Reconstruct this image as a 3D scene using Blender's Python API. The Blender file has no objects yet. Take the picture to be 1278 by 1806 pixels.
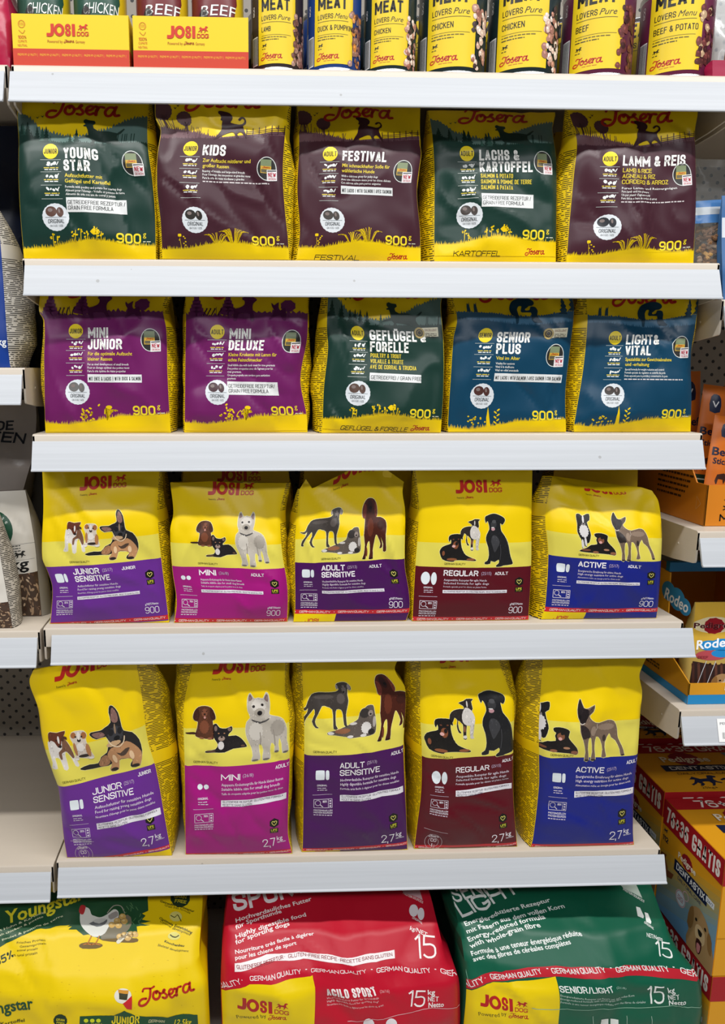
import bpy, bmesh, math, random
import numpy as np
from math import sin, cos, pi, radians, floor
from mathutils import Vector, Matrix, noise
from mathutils.geometry import tessellate_polygon

scene = bpy.context.scene
COL = scene.collection
# ------------------------------------------------------------------ camera
CAM = np.array([.3171, -1.1253, 1.3881]); PITCH, YAW, ROLL, FPX = .1812, .0367, .0013, 1340.07
PX0, PY0 = 489., 903.
_fw = np.array([sin(YAW)*cos(PITCH), cos(YAW)*cos(PITCH), -sin(PITCH)])
_rt = np.array([cos(YAW), -sin(YAW), 0.]); _dn = -np.cross(_rt, _fw)
cd = bpy.data.cameras.new('camera'); cam = bpy.data.objects.new('camera', cd); COL.objects.link(cam)
rt = Vector(_rt*cos(ROLL) - _dn*sin(ROLL)); dn = Vector(_rt*sin(ROLL) + _dn*cos(ROLL)); fw = Vector(_fw)
m = Matrix((rt, -dn, -fw)).transposed().to_4x4(); m.translation = Vector(CAM); cam.matrix_world = m
cd.sensor_fit = 'VERTICAL'; cd.sensor_height = 24.; cd.lens = FPX/1806*24.; cd.shift_x = 150/1806.
cd.clip_start = .02; cd.clip_end = 60
scene.camera = cam

def at(px, py, y=None, z=None, x=None):
    """place in the aisle that a measured photo point has, on a known plane of the shelving"""
    X, Y = (px-PX0)/FPX, (py-PY0)/FPX
    X, Y = X*cos(ROLL)+Y*sin(ROLL), -X*sin(ROLL)+Y*cos(ROLL)
    d = _rt*X + _dn*Y + _fw
    t = (y-CAM[1])/d[1] if y is not None else ((z-CAM[2])/d[2] if z is not None else (x-CAM[0])/d[0])
    return CAM + d*t

# ------------------------------------------------------------------ world and lights
w = bpy.data.worlds.new('world'); scene.world = w; w.use_nodes = True
w.node_tree.nodes['Background'].inputs[0].default_value = (.82, .88, 1., 1)
w.node_tree.nodes['Background'].inputs[1].default_value = .10
def area(name, loc, sx, sy, power, rot=(0, 0, 0), col=(1, 1, 1)):
    l = bpy.data.lights.new(name, 'AREA'); l.shape = 'RECTANGLE'; l.size = sx; l.size_y = sy
    l.energy = power; l.color = col
    o = bpy.data.objects.new(name, l); o.location = loc; o.rotation_euler = rot; COL.objects.link(o); return o
area('ceiling_tube_light', (.35, -1.06, 3.05), 5., .10, 76, col=(1., .985, .965))
area('ceiling_tube_light', (.35, -2.9, 3.05), 6., .3, 58, (radians(20), 0, 0), col=(.98, .985, 1.))
scene.view_settings.view_transform = 'Standard'; scene.view_settings.look = 'None'
scene.view_settings.gamma = 1; scene.view_settings.use_curve_mapping = False
scene.view_settings.exposure = .35
Z0, Z1, Z2, Z3, Z4 = 1.796, 1.546, 1.2992, 1.0026, .6063   # heights of the five shelves

# ------------------------------------------------------------------ materials
def lin(h):
    if isinstance(h, str):
        h = [int(h[i:i+2], 16)/255 for i in (0, 2, 4)]
    return [(c/12.92 if c <= .04045 else ((c+.055)/1.055)**2.4) for c in h] + [1.]
MATS = {}
def mat(h, rough=.38, metal=0., spec=.34, name=None, alpha=1., trans=0.):
    k = (h, rough, metal, spec, alpha, trans)
    if k in MATS: return MATS[k]
    m = bpy.data.materials.new(name or 'print_'+h); m.use_nodes = True
    b = m.node_tree.nodes['Principled BSDF']
    b.inputs['Base Color'].default_value = lin(h); b.inputs['Roughness'].default_value = rough
    b.inputs['Metallic'].default_value = metal; b.inputs['Specular IOR Level'].default_value = spec
    b.inputs['Alpha'].default_value = alpha; b.inputs['Transmission Weight'].default_value = trans
    MATS[k] = m; return m

def nodemat(name):
    m = bpy.data.materials.new(name); m.use_nodes = True; nt = m.node_tree
    return m, nt, nt.nodes['Principled BSDF']
def N(nt, t, **kw):
    n = nt.nodes.new(t)
    for k, v in kw.items(): setattr(n, k, v)
    return n
def math_node(nt, op, a, b=None, c=None):
    n = N(nt, 'ShaderNodeMath', operation=op)
    for i, v in enumerate((a, b, c)):
        if v is None: continue
        if isinstance(v, (int, float)): n.inputs[i].default_value = v
        else: nt.links.new(v, n.inputs[i])
    return n.outputs[0]

SMATS = {}
def smallprint_mat(base, ink='2a2410', pitch=.0028, dens=.45):
    """packaging side panel: printed rows of fine text, procedural, in metres along the uv map"""
    k = (base, ink, pitch)
    if k in SMATS: return SMATS[k]
    m, nt, b = nodemat('smallprint_'+base)
    uv = N(nt, 'ShaderNodeUVMap'); sp = N(nt, 'ShaderNodeSeparateXYZ'); nt.links.new(uv.outputs[0], sp.inputs[0])
    u, v = sp.outputs[0], sp.outputs[1]
    row = math_node(nt, 'FLOOR', math_node(nt, 'DIVIDE', v, pitch))
    fr = math_node(nt, 'FRACT', math_node(nt, 'DIVIDE', v, pitch))
    line = math_node(nt, 'LESS_THAN', fr, dens)
    cmb = N(nt, 'ShaderNodeCombineXYZ'); nt.links.new(math_node(nt, 'MULTIPLY', u, 170.), cmb.inputs[0])
    nt.links.new(math_node(nt, 'MULTIPLY', row, 7.3), cmb.inputs[1])
    wn = N(nt, 'ShaderNodeTexNoise'); wn.inputs['Scale'].default_value = 1.; wn.inputs['Detail'].default_value = 0
    nt.links.new(cmb.outputs[0], wn.inputs['Vector'])
    words = math_node(nt, 'GREATER_THAN', wn.outputs[0], .40)
    blk = N(nt, 'ShaderNodeTexNoise'); blk.inputs['Scale'].default_value = 1.; blk.inputs['Detail'].default_value = 0
    c2 = N(nt, 'ShaderNodeCombineXYZ'); nt.links.new(math_node(nt, 'MULTIPLY', math_node(nt, 'FLOOR', math_node(nt, 'DIVIDE', v, pitch*7)), 3.7), c2.inputs[0])
    nt.links.new(c2.outputs[0], blk.inputs['Vector'])
    block = math_node(nt, 'GREATER_THAN', blk.outputs[0], .36)
    f = math_node(nt, 'MULTIPLY', math_node(nt, 'MULTIPLY', line, words), block)
    mx = N(nt, 'ShaderNodeMix', data_type='RGBA'); nt.links.new(f, mx.inputs[0])
    mx.inputs[6].default_value = lin(base); mx.inputs[7].default_value = lin(ink)
    nt.links.new(mx.outputs[2], b.inputs['Base Color']); b.inputs['Roughness'].default_value = .42
    SMATS[k] = m; return m

def shelf_mat(name, h, rough=.4, streak=.0):
    m, nt, b = nodemat(name)
    tc = N(nt, 'ShaderNodeTexCoord'); mp = N(nt, 'ShaderNodeMapping'); mp.inputs['Scale'].default_value = (3., 40., 260.)
    nt.links.new(tc.outputs['Object'], mp.inputs[0])
    nz = N(nt, 'ShaderNodeTexNoise'); nz.inputs['Scale'].default_value = 1.; nz.inputs['Detail'].default_value = 3
    nt.links.new(mp.outputs[0], nz.inputs['Vector'])
    mr = N(nt, 'ShaderNodeMapRange'); mr.inputs[1].default_value = .3; mr.inputs[2].default_value = .7
    mr.inputs[3].default_value = 1-streak; mr.inputs[4].default_value = 1.
    nt.links.new(nz.outputs[0], mr.inputs[0])
    mx = N(nt, 'ShaderNodeMix', data_type='RGBA', blend_type='MULTIPLY'); mx.inputs[0].default_value = 1.
    mx.inputs[6].default_value = lin(h); nt.links.new(mr.outputs[0], mx.inputs[7])
    # scattered scuffs and dirt specks
    vz = N(nt, 'ShaderNodeTexVoronoi'); vz.inputs['Scale'].default_value = 14.; nt.links.new(tc.outputs['Object'], vz.inputs['Vector'])
    sp = math_node(nt, 'LESS_THAN', vz.outputs['Distance'], .035)
    mx2 = N(nt, 'ShaderNodeMix', data_type='RGBA'); nt.links.new(math_node(nt, 'MULTIPLY', sp, .45), mx2.inputs[0])
    nt.links.new(mx.outputs[2], mx2.inputs[6]); mx2.inputs[7].default_value = lin('77736c')
    nt.links.new(mx2.outputs[2], b.inputs['Base Color']); b.inputs['Roughness'].default_value = rough
    return m
M_BOARD = shelf_mat('shelf_enamel', 'c4b9aa', .35, .03)
M_RAIL = shelf_mat('rail_plastic', 'bcc0c5', .5, .08)

def pegboard_mat():
    m, nt, b = nodemat('perforated_steel')
    tc = N(nt, 'ShaderNodeTexCoord'); sp = N(nt, 'ShaderNodeSeparateXYZ'); nt.links.new(tc.outputs['Object'], sp.inputs[0])
    x, z = sp.outputs[0], sp.outputs[2]
    def grid(ox, oz, px=.0285, pz=.027):
        fx = math_node(nt, 'SUBTRACT', math_node(nt, 'FRACT', math_node(nt, 'DIVIDE', math_node(nt, 'ADD', x, 5+ox), px)), .5)
        fz = math_node(nt, 'SUBTRACT', math_node(nt, 'FRACT', math_node(nt, 'DIVIDE', math_node(nt, 'ADD', z, 5+oz), pz)), .5)
        dx = math_node(nt, 'MULTIPLY', fx, px); dz = math_node(nt, 'MULTIPLY', fz, pz)
        d = math_node(nt, 'SQRT', math_node(nt, 'ADD', math_node(nt, 'MULTIPLY', dx, dx), math_node(nt, 'MULTIPLY', dz, dz)))
        return math_node(nt, 'LESS_THAN', d, .0034)
    f = math_node(nt, 'MAXIMUM', grid(0, 0), grid(.0142, .0135))
    mx = N(nt, 'ShaderNodeMix', data_type='RGBA'); nt.links.new(f, mx.inputs[0])
    mx.inputs[6].default_value = lin('948c80'); mx.inputs[7].default_value = lin('141312')
    nt.links.new(mx.outputs[2], b.inputs['Base Color']); b.inputs['Roughness'].default_value = .5
    return m
M_PEG = pegboard_mat()

# ------------------------------------------------------------------ objects
def tag(o, label=None, cat=None, group=None, kind=None):
    if label: o['label'] = label
    if cat: o['category'] = cat
    if group: o['group'] = group
    if kind: o['kind'] = kind
    return o
def empty(name, loc, label=None, cat=None, group=None):
    o = bpy.data.objects.new(name, None); o.location = loc; o.empty_display_size = .03; COL.objects.link(o)
    return tag(o, label, cat, group)
def mobj(name, verts, faces, mats, parent=None, smooth=True, fmat=None, uvs=None, sharp=35):
    me = bpy.data.meshes.new(name); me.from_pydata([tuple(v) for v in verts], [], faces)
    for mm in mats: me.materials.append(mm)
    if fmat is not None: me.polygons.foreach_set('material_index', np.array(fmat, dtype=np.int32))
    if uvs is not None:
        l = me.uv_layers.new(name='UVMap')
        l.data.foreach_set('uv', np.array(uvs, dtype=np.float32).ravel())
    if smooth:
        me.polygons.foreach_set('use_smooth', [True]*len(me.polygons))
        me.set_sharp_from_angle(angle=radians(sharp))
    me.update()
    o = bpy.data.objects.new(name, me); COL.objects.link(o)
    o.cycles.shadow_terminator_geometry_offset = .12; o.cycles.shadow_terminator_offset = .12
    if parent is not None:
        o.parent = parent; o.matrix_parent_inverse = Matrix.Translation(-parent.location)
    return o
def box_geo(lo, hi, bev=0.):
    bm = bmesh.new(); bmesh.ops.create_cube(bm, size=1)
    for v in bm.verts:
        v.co = Vector([(lo[i]+hi[i])/2 + v.co[i]*(hi[i]-lo[i]) for i in range(3)])
    if bev: bmesh.ops.bevel(bm, geom=bm.edges[:], offset=bev, segments=2, affect='EDGES')
    return bm
def bmobj(name, bm, mats, parent=None, smooth=True, sharp=35):
    me = bpy.data.meshes.new(name); bm.normal_update(); bm.to_mesh(me); bm.free()
    for mm in mats: me.materials.append(mm)
    if smooth:
        me.polygons.foreach_set('use_smooth', [True]*len(me.polygons)); me.set_sharp_from_angle(angle=radians(sharp))
    o = bpy.data.objects.new(name, me); COL.objects.link(o)
    o.cycles.shadow_terminator_geometry_offset = .12; o.cycles.shadow_terminator_offset = .12
    if parent is not None:
        o.parent = parent; o.matrix_parent_inverse = Matrix.Translation(-parent.location)
    return o
def box(name, lo, hi, m, parent=None, bev=.0008): return bmobj(name, box_geo(lo, hi, bev), [m], parent)

# ------------------------------------------------------------------ text outlines
_TC = {}
def text_geo(s, bold=0., res=2):
    k = (s, bold, res)
    if k in _TC: return _TC[k]
    cu = bpy.data.curves.new('t', 'FONT'); cu.body = s; cu.resolution_u = res; cu.offset = bold; cu.fill_mode = 'BOTH'
    ob = bpy.data.objects.new('t', cu)
    me = bpy.data.meshes.new_from_object(ob)
    v = np.empty(len(me.vertices)*3); me.vertices.foreach_get('co', v); v = v.reshape(-1, 3)[:, :2]
    f = [tuple(p.vertices) for p in me.polygons]
    bpy.data.objects.remove(ob); bpy.data.curves.remove(cu); bpy.data.meshes.remove(me)
    _TC[k] = (v, f); return _TC[k]
CAPH = (lambda v: v[:, 1].max())(text_geo('H')[0])

def cspline(pts, n=3, closed=True):
    P = [np.array(p, float) for p in pts]; L = len(P); out = []
    for i in range(L if closed else L-1):
        p0 = P[(i-1) % L] if closed or i > 0 else P[0]; p1 = P[i]; p2 = P[(i+1) % L]
        p3 = P[(i+2) % L] if closed or i+2 < L else P[-1]
        for k in range(n):
            t = k/n
            out.append(.5*((2*p1)+(-p0+p2)*t+(2*p0-5*p1+4*p2-p3)*t*t+(-p0+3*p1-3*p2+p3)*t**3))
    if not closed: out.append(P[-1])
    return [tuple(p) for p in out]

# ------------------------------------------------------------------ surfaces that carry print
class GridSurf:
    """P: (nb+1, na+1, 3) grid; a in 0..1 across, b in 0..HB upward, one unit of b = width W metres"""
    def __init__(s, P, W, HB, flip=False):
        s.flat = False
        s.P = P; s.W = W; s.HB = HB; s.nb, s.na = P.shape[0]-1, P.shape[1]-1
        da = np.gradient(P, axis=1); db = np.gradient(P, axis=0)
        n = np.cross(da, db); n /= np.linalg.norm(n, axis=2, keepdims=True)+1e-12
        s.Nn = -n if flip else n
    def map(s, ab, off):
        a = np.clip(ab[:, 0], 0, 1)*s.na; b = np.clip(ab[:, 1]/s.HB, 0, 1)*s.nb
        i = np.minimum(a.astype(int), s.na-1); j = np.minimum(b.astype(int), s.nb-1)
        u = (a-i)[:, None]; v = (b-j)[:, None]
        def tri(G):   # same split of every cell as the body mesh, so print never sinks into the film
            lo = G[j, i]+(G[j, i+1]-G[j, i])*u+(G[j+1, i+1]-G[j, i+1])*v
            up = G[j, i]+(G[j+1, i+1]-G[j+1, i])*u+(G[j+1, i]-G[j, i])*v
            return np.where(u >= v, lo, up)
        n = tri(s.Nn); return tri(s.P)+n*off[:, None], n

GL = {'A': (1, 'A0,0 .5,1 1,0|.2,.26 .8,.26'), 'B': (1, '0,0 0,1 .7,1 .97,.88 .97,.64 .75,.53 0,.53|.75,.53 1,.4 1,.12 .72,0 0,0'), 'C': (1, '1,.72 1,.88 .76,1 .24,1 0,.88 0,.12 .24,0 .76,0 1,.12 1,.28'),
 'D': (1, '0,0 0,1 .65,1 1,.84 1,.16 .65,0 0,0'), 'E': (.85, '1,1 0,1 0,0 1,0|0,.52 .85,.52'), 'F': (.85, '1,1 0,1 0,0|0,.52 .85,.52'), 'G': (1.1, '1,.8 1,.9 .76,1 .24,1 0,.88 0,.12 .24,0 .76,0 1,.12 1,.4 .62,.4'),
 'H': (1, '0,0 0,1|1,0 1,1|0,.52 1,.52'), 'I': (0, '.5,0 .5,1'), 'J': (.85, '1,1 1,.12 .72,0 .28,0 0,.12 0,.26'), 'K': (1, '0,0 0,1|1,1 .06,.46|.3,.6 1,0'), 'L': (.8, '0,1 0,0 1,0'), 'M': (1.45, '0,0 0,1 .5,.25 1,1 1,0'),
 'N': (1.05, '0,0 0,1 1,0 1,1'), 'O': (1, '0,.5 0,.88 .24,1 .76,1 1,.88 1,.12 .76,0 .24,0 0,.12 0,.5'), 'P': (.95, '0,0 0,1 .72,1 1,.87 1,.58 .72,.45 0,.45'), 'Q': (1, '0,.5 0,.88 .24,1 .76,1 1,.88 1,.12 .76,0 .24,0 0,.12 0,.5|.6,.2 1,-.06'),
 'R': (1, '0,0 0,1 .72,1 1,.87 1,.62 .72,.48 0,.48|.6,.48 1,0'), 'S': (.95, '1,.74 1,.88 .76,1 .24,1 0,.88 0,.66 .2,.56 .8,.44 1,.34 1,.12 .76,0 .24,0 0,.12 0,.26'), 'T': (.95, '0,1 1,1|.5,1 .5,0'), 'U': (1, '0,1 0,.12 .24,0 .76,0 1,.12 1,1'),
 'V': (1, '0,1 .5,0 1,1'), 'W': (1.5, '0,1 .25,0 .5,.8 .75,0 1,1'), 'X': (1, '0,0 1,1|0,1 1,0'), 'Y': (1, '0,1 .5,.45 1,1|.5,.45 .5,0'), 'Z': (.9, '0,1 1,1 0,0 1,0'), '&': (1.1, '1,0 .15,.75 .2,.95 .45,1 .68,.92 .66,.72 .1,.36 .02,.14 .25,0 .6,0 1,.42'),
 '0': (1, '0,.5 0,.84 .24,1 .76,1 1,.84 1,.16 .76,0 .24,0 0,.16 0,.5'), '1': (.35, '0,.8 1,1 1,0'), '2': (1, '0,.72 .04,.9 .26,1 .74,1 1,.86 1,.64 0,0 1,0'), '3': (1, '0,.86 .26,1 .74,1 1,.86 1,.66 .7,.53 .4,.53|.7,.53 1,.4 1,.14 .74,0 .26,0 0,.14'),
 '4': (1, '.75,0 .75,1 0,.28 1,.28'), '5': (1, '.95,1 .1,1 .04,.58 .7,.62 1,.5 1,.14 .72,0 .24,0 0,.12'), '6': (1, '.95,.88 .72,1 .26,1 0,.84 0,.14 .26,0 .74,0 1,.14 1,.44 .74,.58 .26,.58 0,.44'), '7': (.95, '0,1 1,1 .35,0'), '8': (1, '.26,.53 0,.66 0,.87 .26,1 .74,1 1,.87 1,.66 .74,.53 .26,.53 0,.4 0,.13 .26,0 .74,0 1,.13 1,.4 .74,.53'),
 '9': (1, '.05,.12 .28,0 .74,0 1,.16 1,.86 .74,1 .26,1 0,.86 0,.56 .26,.42 .74,.42 1,.56'), '/': (.6, '0,-.05 1,1.05'), '-': (.6, '0,.45 1,.45'), '+': (.8, '0,.5 1,.5|.5,.2 .5,.8'), '>': (.8, '0,.85 1,.5 0,.15'), '<': (.8, '1,.85 0,.5 1,.15'),
 '|': (0, '.5,-.05 .5,1.05'), '.': (0, '.5,0 .5,.02'), ',': (0, '.5,.02 .3,-.2'), '\u00b7': (0, '.5,.48 .5,.52'), '%': (1.3, '.2,0 .8,1|0,.8 .12,.95 .24,.8 .12,.65 0,.8|.76,.2 .88,.35 1,.2 .88,.05 .76,.2'), '(': (.3, '1,1.1 0,.8 0,.2 1,-.1'), ')': (.3, '0,1.1 1,.8 1,.2 0,-.1')}
for _c, _b in (('\u00dc', 'U'), ('\u00d6', 'O')): GL[_c] = (GL[_b][0], GL[_b][1]+'|.25,1.22 .25,1.24|.75,1.22 .75,1.24')
GL['\u00d3'] = (1, GL['O'][1]+'|.4,1.2 .7,1.35')
def cap_geo(st, h, w, t):
    """upright poster capitals with an even stroke, drawn to a given width"""
    t = t*h; n = len(st); gap = .10*h; sp = .30*h
    tw = sum(GL[c][0] if c != ' ' else 0 for c in st); ng = sum(1 for c in st if c != ' '); fixed = ng*t+(n-1)*gap+st.count(' ')*sp*.6
    if w is None: u = .36*h
    else:
        u = (w-fixed)/max(tw, .3)
        if u < .12*h and tw > 0:
            k = w/(fixed+tw*.2*h); t *= max(k, .62); gap *= k; sp *= k; fixed = ng*t+(n-1)*gap+st.count(' ')*sp*.6; u = max((w-fixed)/max(tw, .3), .08*h)
    V = []; F = []; x = 0.
    for c in st:
        if c == ' ': x += sp*.6+gap; continue
        gw, d = GL[c]; gwid = gw*u
        for pl_ in d.replace('A0', '0').split('|'):
            P = [np.array((float(a)*gwid if gw else 0., float(b)*(h-t)))+np.array((x+t/2, t/2)) for a, b in (q.split(',') for q in pl_.split())]
            closed = np.linalg.norm(P[0]-P[-1]) < 1e-9 and len(P) > 3
            if closed: P = P[:-1]
            # round the shallow corners, split at the sharp ones
            Q = []; m_ = len(P)
            for i in range(m_):
                if not closed and i in (0, m_-1): Q.append((P[i], 0)); continue
                a, b = P[i-1], P[(i+1) % m_]; da_, db_ = P[i]-a, b-P[i]; la, lb = np.linalg.norm(da_)+1e-9, np.linalg.norm(db_)+1e-9
                cs = (da_@db_)/la/lb
                if cs > .2 and cs < .985:
                    r_ = min(la, lb)*.3; Q += [(P[i]-da_/la*r_, 0), (P[i]+db_/lb*r_, 0)]
                else: Q.append((P[i], 1 if cs < -.35 else 0))
            subs = []; cur = []
            for q_, sp_ in Q:
                cur.append(q_)
                if sp_: subs.append(cur); cur = [q_]
            subs.append(cur)
            if closed and len(subs) > 1: subs[0] = subs.pop()+subs[0]; closed = False
            for P in subs:
              m_ = len(P)
              if m_ < 2: continue
              off = []
              for i in range(m_):
                a = P[i-1] if (i > 0 or closed) else None; b = P[(i+1) % m_] if (i < m_-1 or closed) else None
                d1 = (P[i]-a) if a is not None else (b-P[i]); d2 = (b-P[i]) if b is not None else d1
                d1 = d1/(np.linalg.norm(d1)+1e-9); d2 = d2/(np.linalg.norm(d2)+1e-9)
                n1 = np.array((-d1[1], d1[0])); n2 = np.array((-d2[1], d2[0])); mm = n1+n2; q = mm@mm
                mm = mm/max(q/2, .55) if q > 1e-6 else n1
                e = np.zeros(2)
                if not closed and i == 0: e = -d1*t*(.5 if abs(d1[0]) < .05 or abs(d1[1]) < .05 else .3)
                if not closed and i == m_-1: e = d2*t*(.5 if abs(d2[0]) < .05 or abs(d2[1]) < .05 else .3)
                off.append((P[i]+mm*t/2+e, P[i]-mm*t/2+e))
              o = len(V)
              for a, b in off: V += [a, b]
              for i in range(m_ if closed else m_-1): j = (i+1) % m_; F.append((o+2*i, o+2*i+1, o+2*j+1, o+2*j))
            continue
            off = []
            for i in range(m_):
                a = P[i-1] if (i > 0 or closed) else None; b = P[(i+1) % m_] if (i < m_-1 or closed) else None
                d1 = (P[i]-a) if a is not None else (b-P[i]); d2 = (b-P[i]) if b is not None else d1
                d1 = d1/(np.linalg.norm(d1)+1e-9); d2 = d2/(np.linalg.norm(d2)+1e-9)
                n1 = np.array((-d1[1], d1[0])); n2 = np.array((-d2[1], d2[0])); mm = n1+n2; q = mm@mm
                mm = mm/max(q/2, .55) if q > 1e-6 else n1
                e = np.zeros(2)
                if not closed and i == 0: e = -d1*t*.5 if abs(d1[0]) < .05 or abs(d1[1]) < .05 else e
                if not closed and i == m_-1: e = d2*t*.5 if abs(d2[0]) < .05 or abs(d2[1]) < .05 else e
                off.append((P[i]+mm*t/2+e, P[i]-mm*t/2+e))
            o = len(V)
            for a, b in off: V += [a, b]
            for i in range(m_ if closed else m_-1): j = (i+1) % m_; F.append((o+2*i, o+2*i+1, o+2*j+1, o+2*j))
        x += gwid+t+gap
    V = np.array(V); 
    if w is not None: V[:, 0] *= w/(x-gap)
    return V, F

class Art:
    def __init__(s, surf, parent, warp=None, rough=.38, clip=None):
        s.S = surf; s.parent = parent; s.G = {}; s.warp = warp; s.rough = rough; s.labels = {}
        s.clip = clip or (0., 1., 0., surf.HB)
    def add(s, g, verts, faces, col, layer):
        F = []
        for f in faces: F += [(f[0], f[1], f[2]), (f[0], f[2], f[3])] if len(f) == 4 else [f]
        s.G.setdefault(g, []).append((np.asarray(verts, float), F, col, layer))
    def poly(s, g, pts, col, layer=1, smooth=0):
        if smooth: pts = cspline(pts, smooth)
        tri = tessellate_polygon([[Vector((p[0], p[1], 0)) for p in pts]])
        s.add(g, pts, [tuple(t) for t in tri], col, layer)
    def rect(s, g, x0, y0, x1, y1, col, layer=1, sh=0.):
        s.add(g, [(x0, y0), (x1, y0+sh), (x1, y1+sh), (x0, y1)], [(0, 1, 2, 3)], col, layer)
    def ell(s, g, x, y, rx, ry=None, col='ffffff', layer=1, n=20, rot=0., jag=0.):
        ry = ry or rx; c, q = cos(rot), sin(rot); pts = []
        for i in range(n):
            t = 2*pi*i/n; k = 1+(jag if i % 2 else 0)
            ex, ey = rx*cos(t)*k, ry*sin(t)*k
            pts.append((x+ex*c-ey*q, y+ex*q+ey*c))
        s.add(g, pts, [tuple(range(n))], col, layer)
    def ring(s, g, x, y, rx, ry, wd, col, layer=1, n=28, a0=0., a1=360.):
        full = a1-a0 >= 360; V = []; F = []; k = n if full else n+1
        for i in range(k):
            t = radians(a0+(a1-a0)*i/n)
            V += [(x+rx*cos(t), y+ry*sin(t)), (x+(rx-wd)*cos(t), y+(ry-wd)*sin(t))]
        for i in range(n):
            j = (i+1) % k; F.append((2*i, 2*j, 2*j+1, 2*i+1))
        s.add(g, V, F, col, layer)
    def stroke(s, g, pts, wd, col, layer=1, smooth=3, cap=True):
        if smooth and len(pts) > 2: pts = cspline(pts, smooth, False)
        P = [np.array(p, float) for p in pts]; V = []; F = []; n = len(P)
        ws = wd if callable(wd) else (lambda t: wd)
        for i, p in enumerate(P):
            d = (P[min(i+1, n-1)]-P[max(i-1, 0)]); d /= (np.linalg.norm(d)+1e-9); nn = np.array((-d[1], d[0]))*ws(i/(n-1))/2
            V += [p+nn, p-nn]
        for i in range(n-1): F.append((2*i, 2*i+1, 2*i+3, 2*i+2))
        s.add(g, V, F, col, layer)
        if cap:
            for q, t in ((P[0], 0), (P[-1], 1)): s.ell(g, q[0], q[1], ws(t)/2, None, col, layer, 10)
    def text(s, g, st, x, y, h, col, layer=3, w=None, sx=1., shear=0., bold=0., rot=0., res=2, align='L', bend=0.):
        if bold != 0 and all(c == ' ' or c in GL for c in st):
            v, f = cap_geo(st, h, w, min(.19, max(.07, .10+bold*2.6))); v = v+0.
        else:
            v, f = text_geo(st, min(bold, .022), res)
            if not len(v): return
            v = v/CAPH*h
        x0, x1 = v[:, 0].min(), v[:, 0].max(); v = v-np.array((x0, 0))
        if w: v = v*np.array((w/(x1-x0), 1.))
        else: v = v*np.array((sx, 1.))
        W = v[:, 0].max()
        if align == 'C': v = v-np.array((W/2, 0))
        if align == 'R': v = v-np.array((W, 0))
        X = v[:, 0]+v[:, 1]*shear; Y = v[:, 1]
        if bend: q_ = np.clip(v[:, 0]/W, 0, 1); Y = Y+bend*4*q_*(1-q_)
        V = np.stack([x+X*cos(rot)-Y*sin(rot), y+X*sin(rot)+Y*cos(rot)], 1)
        s.add(g, V, f, col, layer)
    def micro(s, g, x, y, w, h, col, layer=3, seed=0):
        """a line of print too small to read: short word-like dashes"""
        r = random.Random(seed); cx = x
        while cx < x+w-.005:
            ww = min(r.uniform(.012, .045), x+w-cx); s.rect(g, cx, y, cx+ww, y+h, col, layer); cx += ww+.007
    def finish(s):
        S = s.S; da = 1./S.na; db = S.HB/S.nb
        for g, items in s.G.items():
            bm = bmesh.new(); cols = []
            for V, F, col, layer in items:
                if s.warp is not None: V = s.warp(V.copy())
                if V[:, 0].max() < s.clip[0] or V[:, 0].min() > s.clip[1] or V[:, 1].min() > s.clip[3] or V[:, 1].max() < s.clip[2]: continue
                if col not in cols: cols.append(col)
                ci = cols.index(col); bv = [bm.verts.new((p[0], p[1], layer)) for p in V]
                for f in F:
                    if len(set(f)) < 3: continue
                    try: fc = bm.faces.new([bv[k] for k in f]); fc.material_index = ci
                    except ValueError: pass
            if not bm.faces: bm.free(); continue
            bm.normal_update()
            bad = [f_ for f_ in bm.faces if f_.normal.z < 0]
            if bad: bmesh.ops.reverse_faces(bm, faces=bad)
            def cut(co, no, clear=False):
                geom = bm.verts[:]+bm.edges[:]+bm.faces[:]
                bmesh.ops.bisect_plane(bm, geom=geom, dist=1e-5, plane_co=co, plane_no=no, clear_outer=clear)
            c = s.clip; xs = [v.co.x for v in bm.verts]; ys = [v.co.y for v in bm.verts]
            x0, x1, y0, y1 = min(xs), max(xs), min(ys), max(ys)
            if x0 < c[0]: cut((c[0], 0, 0), (-1, 0, 0), True)
            if x1 > c[1]: cut((c[1], 0, 0), (1, 0, 0), True)
            if y0 < c[2]: cut((0, c[2], 0), (0, -1, 0), True)
            if y1 > c[3]: cut((0, c[3], 0), (0, 1, 0), True)
            for k in range(max(1, math.ceil(x0/da)), min(S.na, math.ceil(x1/da))): cut((k*da, 0, 0), (1, 0, 0))
            for k in range(max(1, math.ceil(y0/db)), min(S.nb, math.ceil(y1/db))): cut((0, k*db, 0), (0, 1, 0))
            if S.na > 1 and not S.flat:   # and along the cell diagonals
                for k in range(math.floor(x0/da-y1/db), math.ceil(x1/da-y0/db)+1): cut((k*da, 0, 0), (1/da, -1/db, 0))
            if not bm.faces: bm.free(); continue
            co = np.array([v.co[:] for v in bm.verts])
            P, NN = S.map(co[:, :2], .00018+.00010*co[:, 2])
            for v, p in zip(bm.verts, P): v.co = p
            o = bmobj(g, bm, [mat(h, s.rough) if not h.startswith('!') else mat(h[1:], .25, .9) for h in cols], s.parent, smooth=False)
            me = o.data
            me.polygons.foreach_set('use_smooth', [True]*len(me.polygons))
            me.normals_split_custom_set_from_vertices([tuple(n) for n in NN/(np.linalg.norm(NN, axis=1, keepdims=True)+1e-12)])
            if g in s.labels: o['label'] = s.labels[g]

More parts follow.
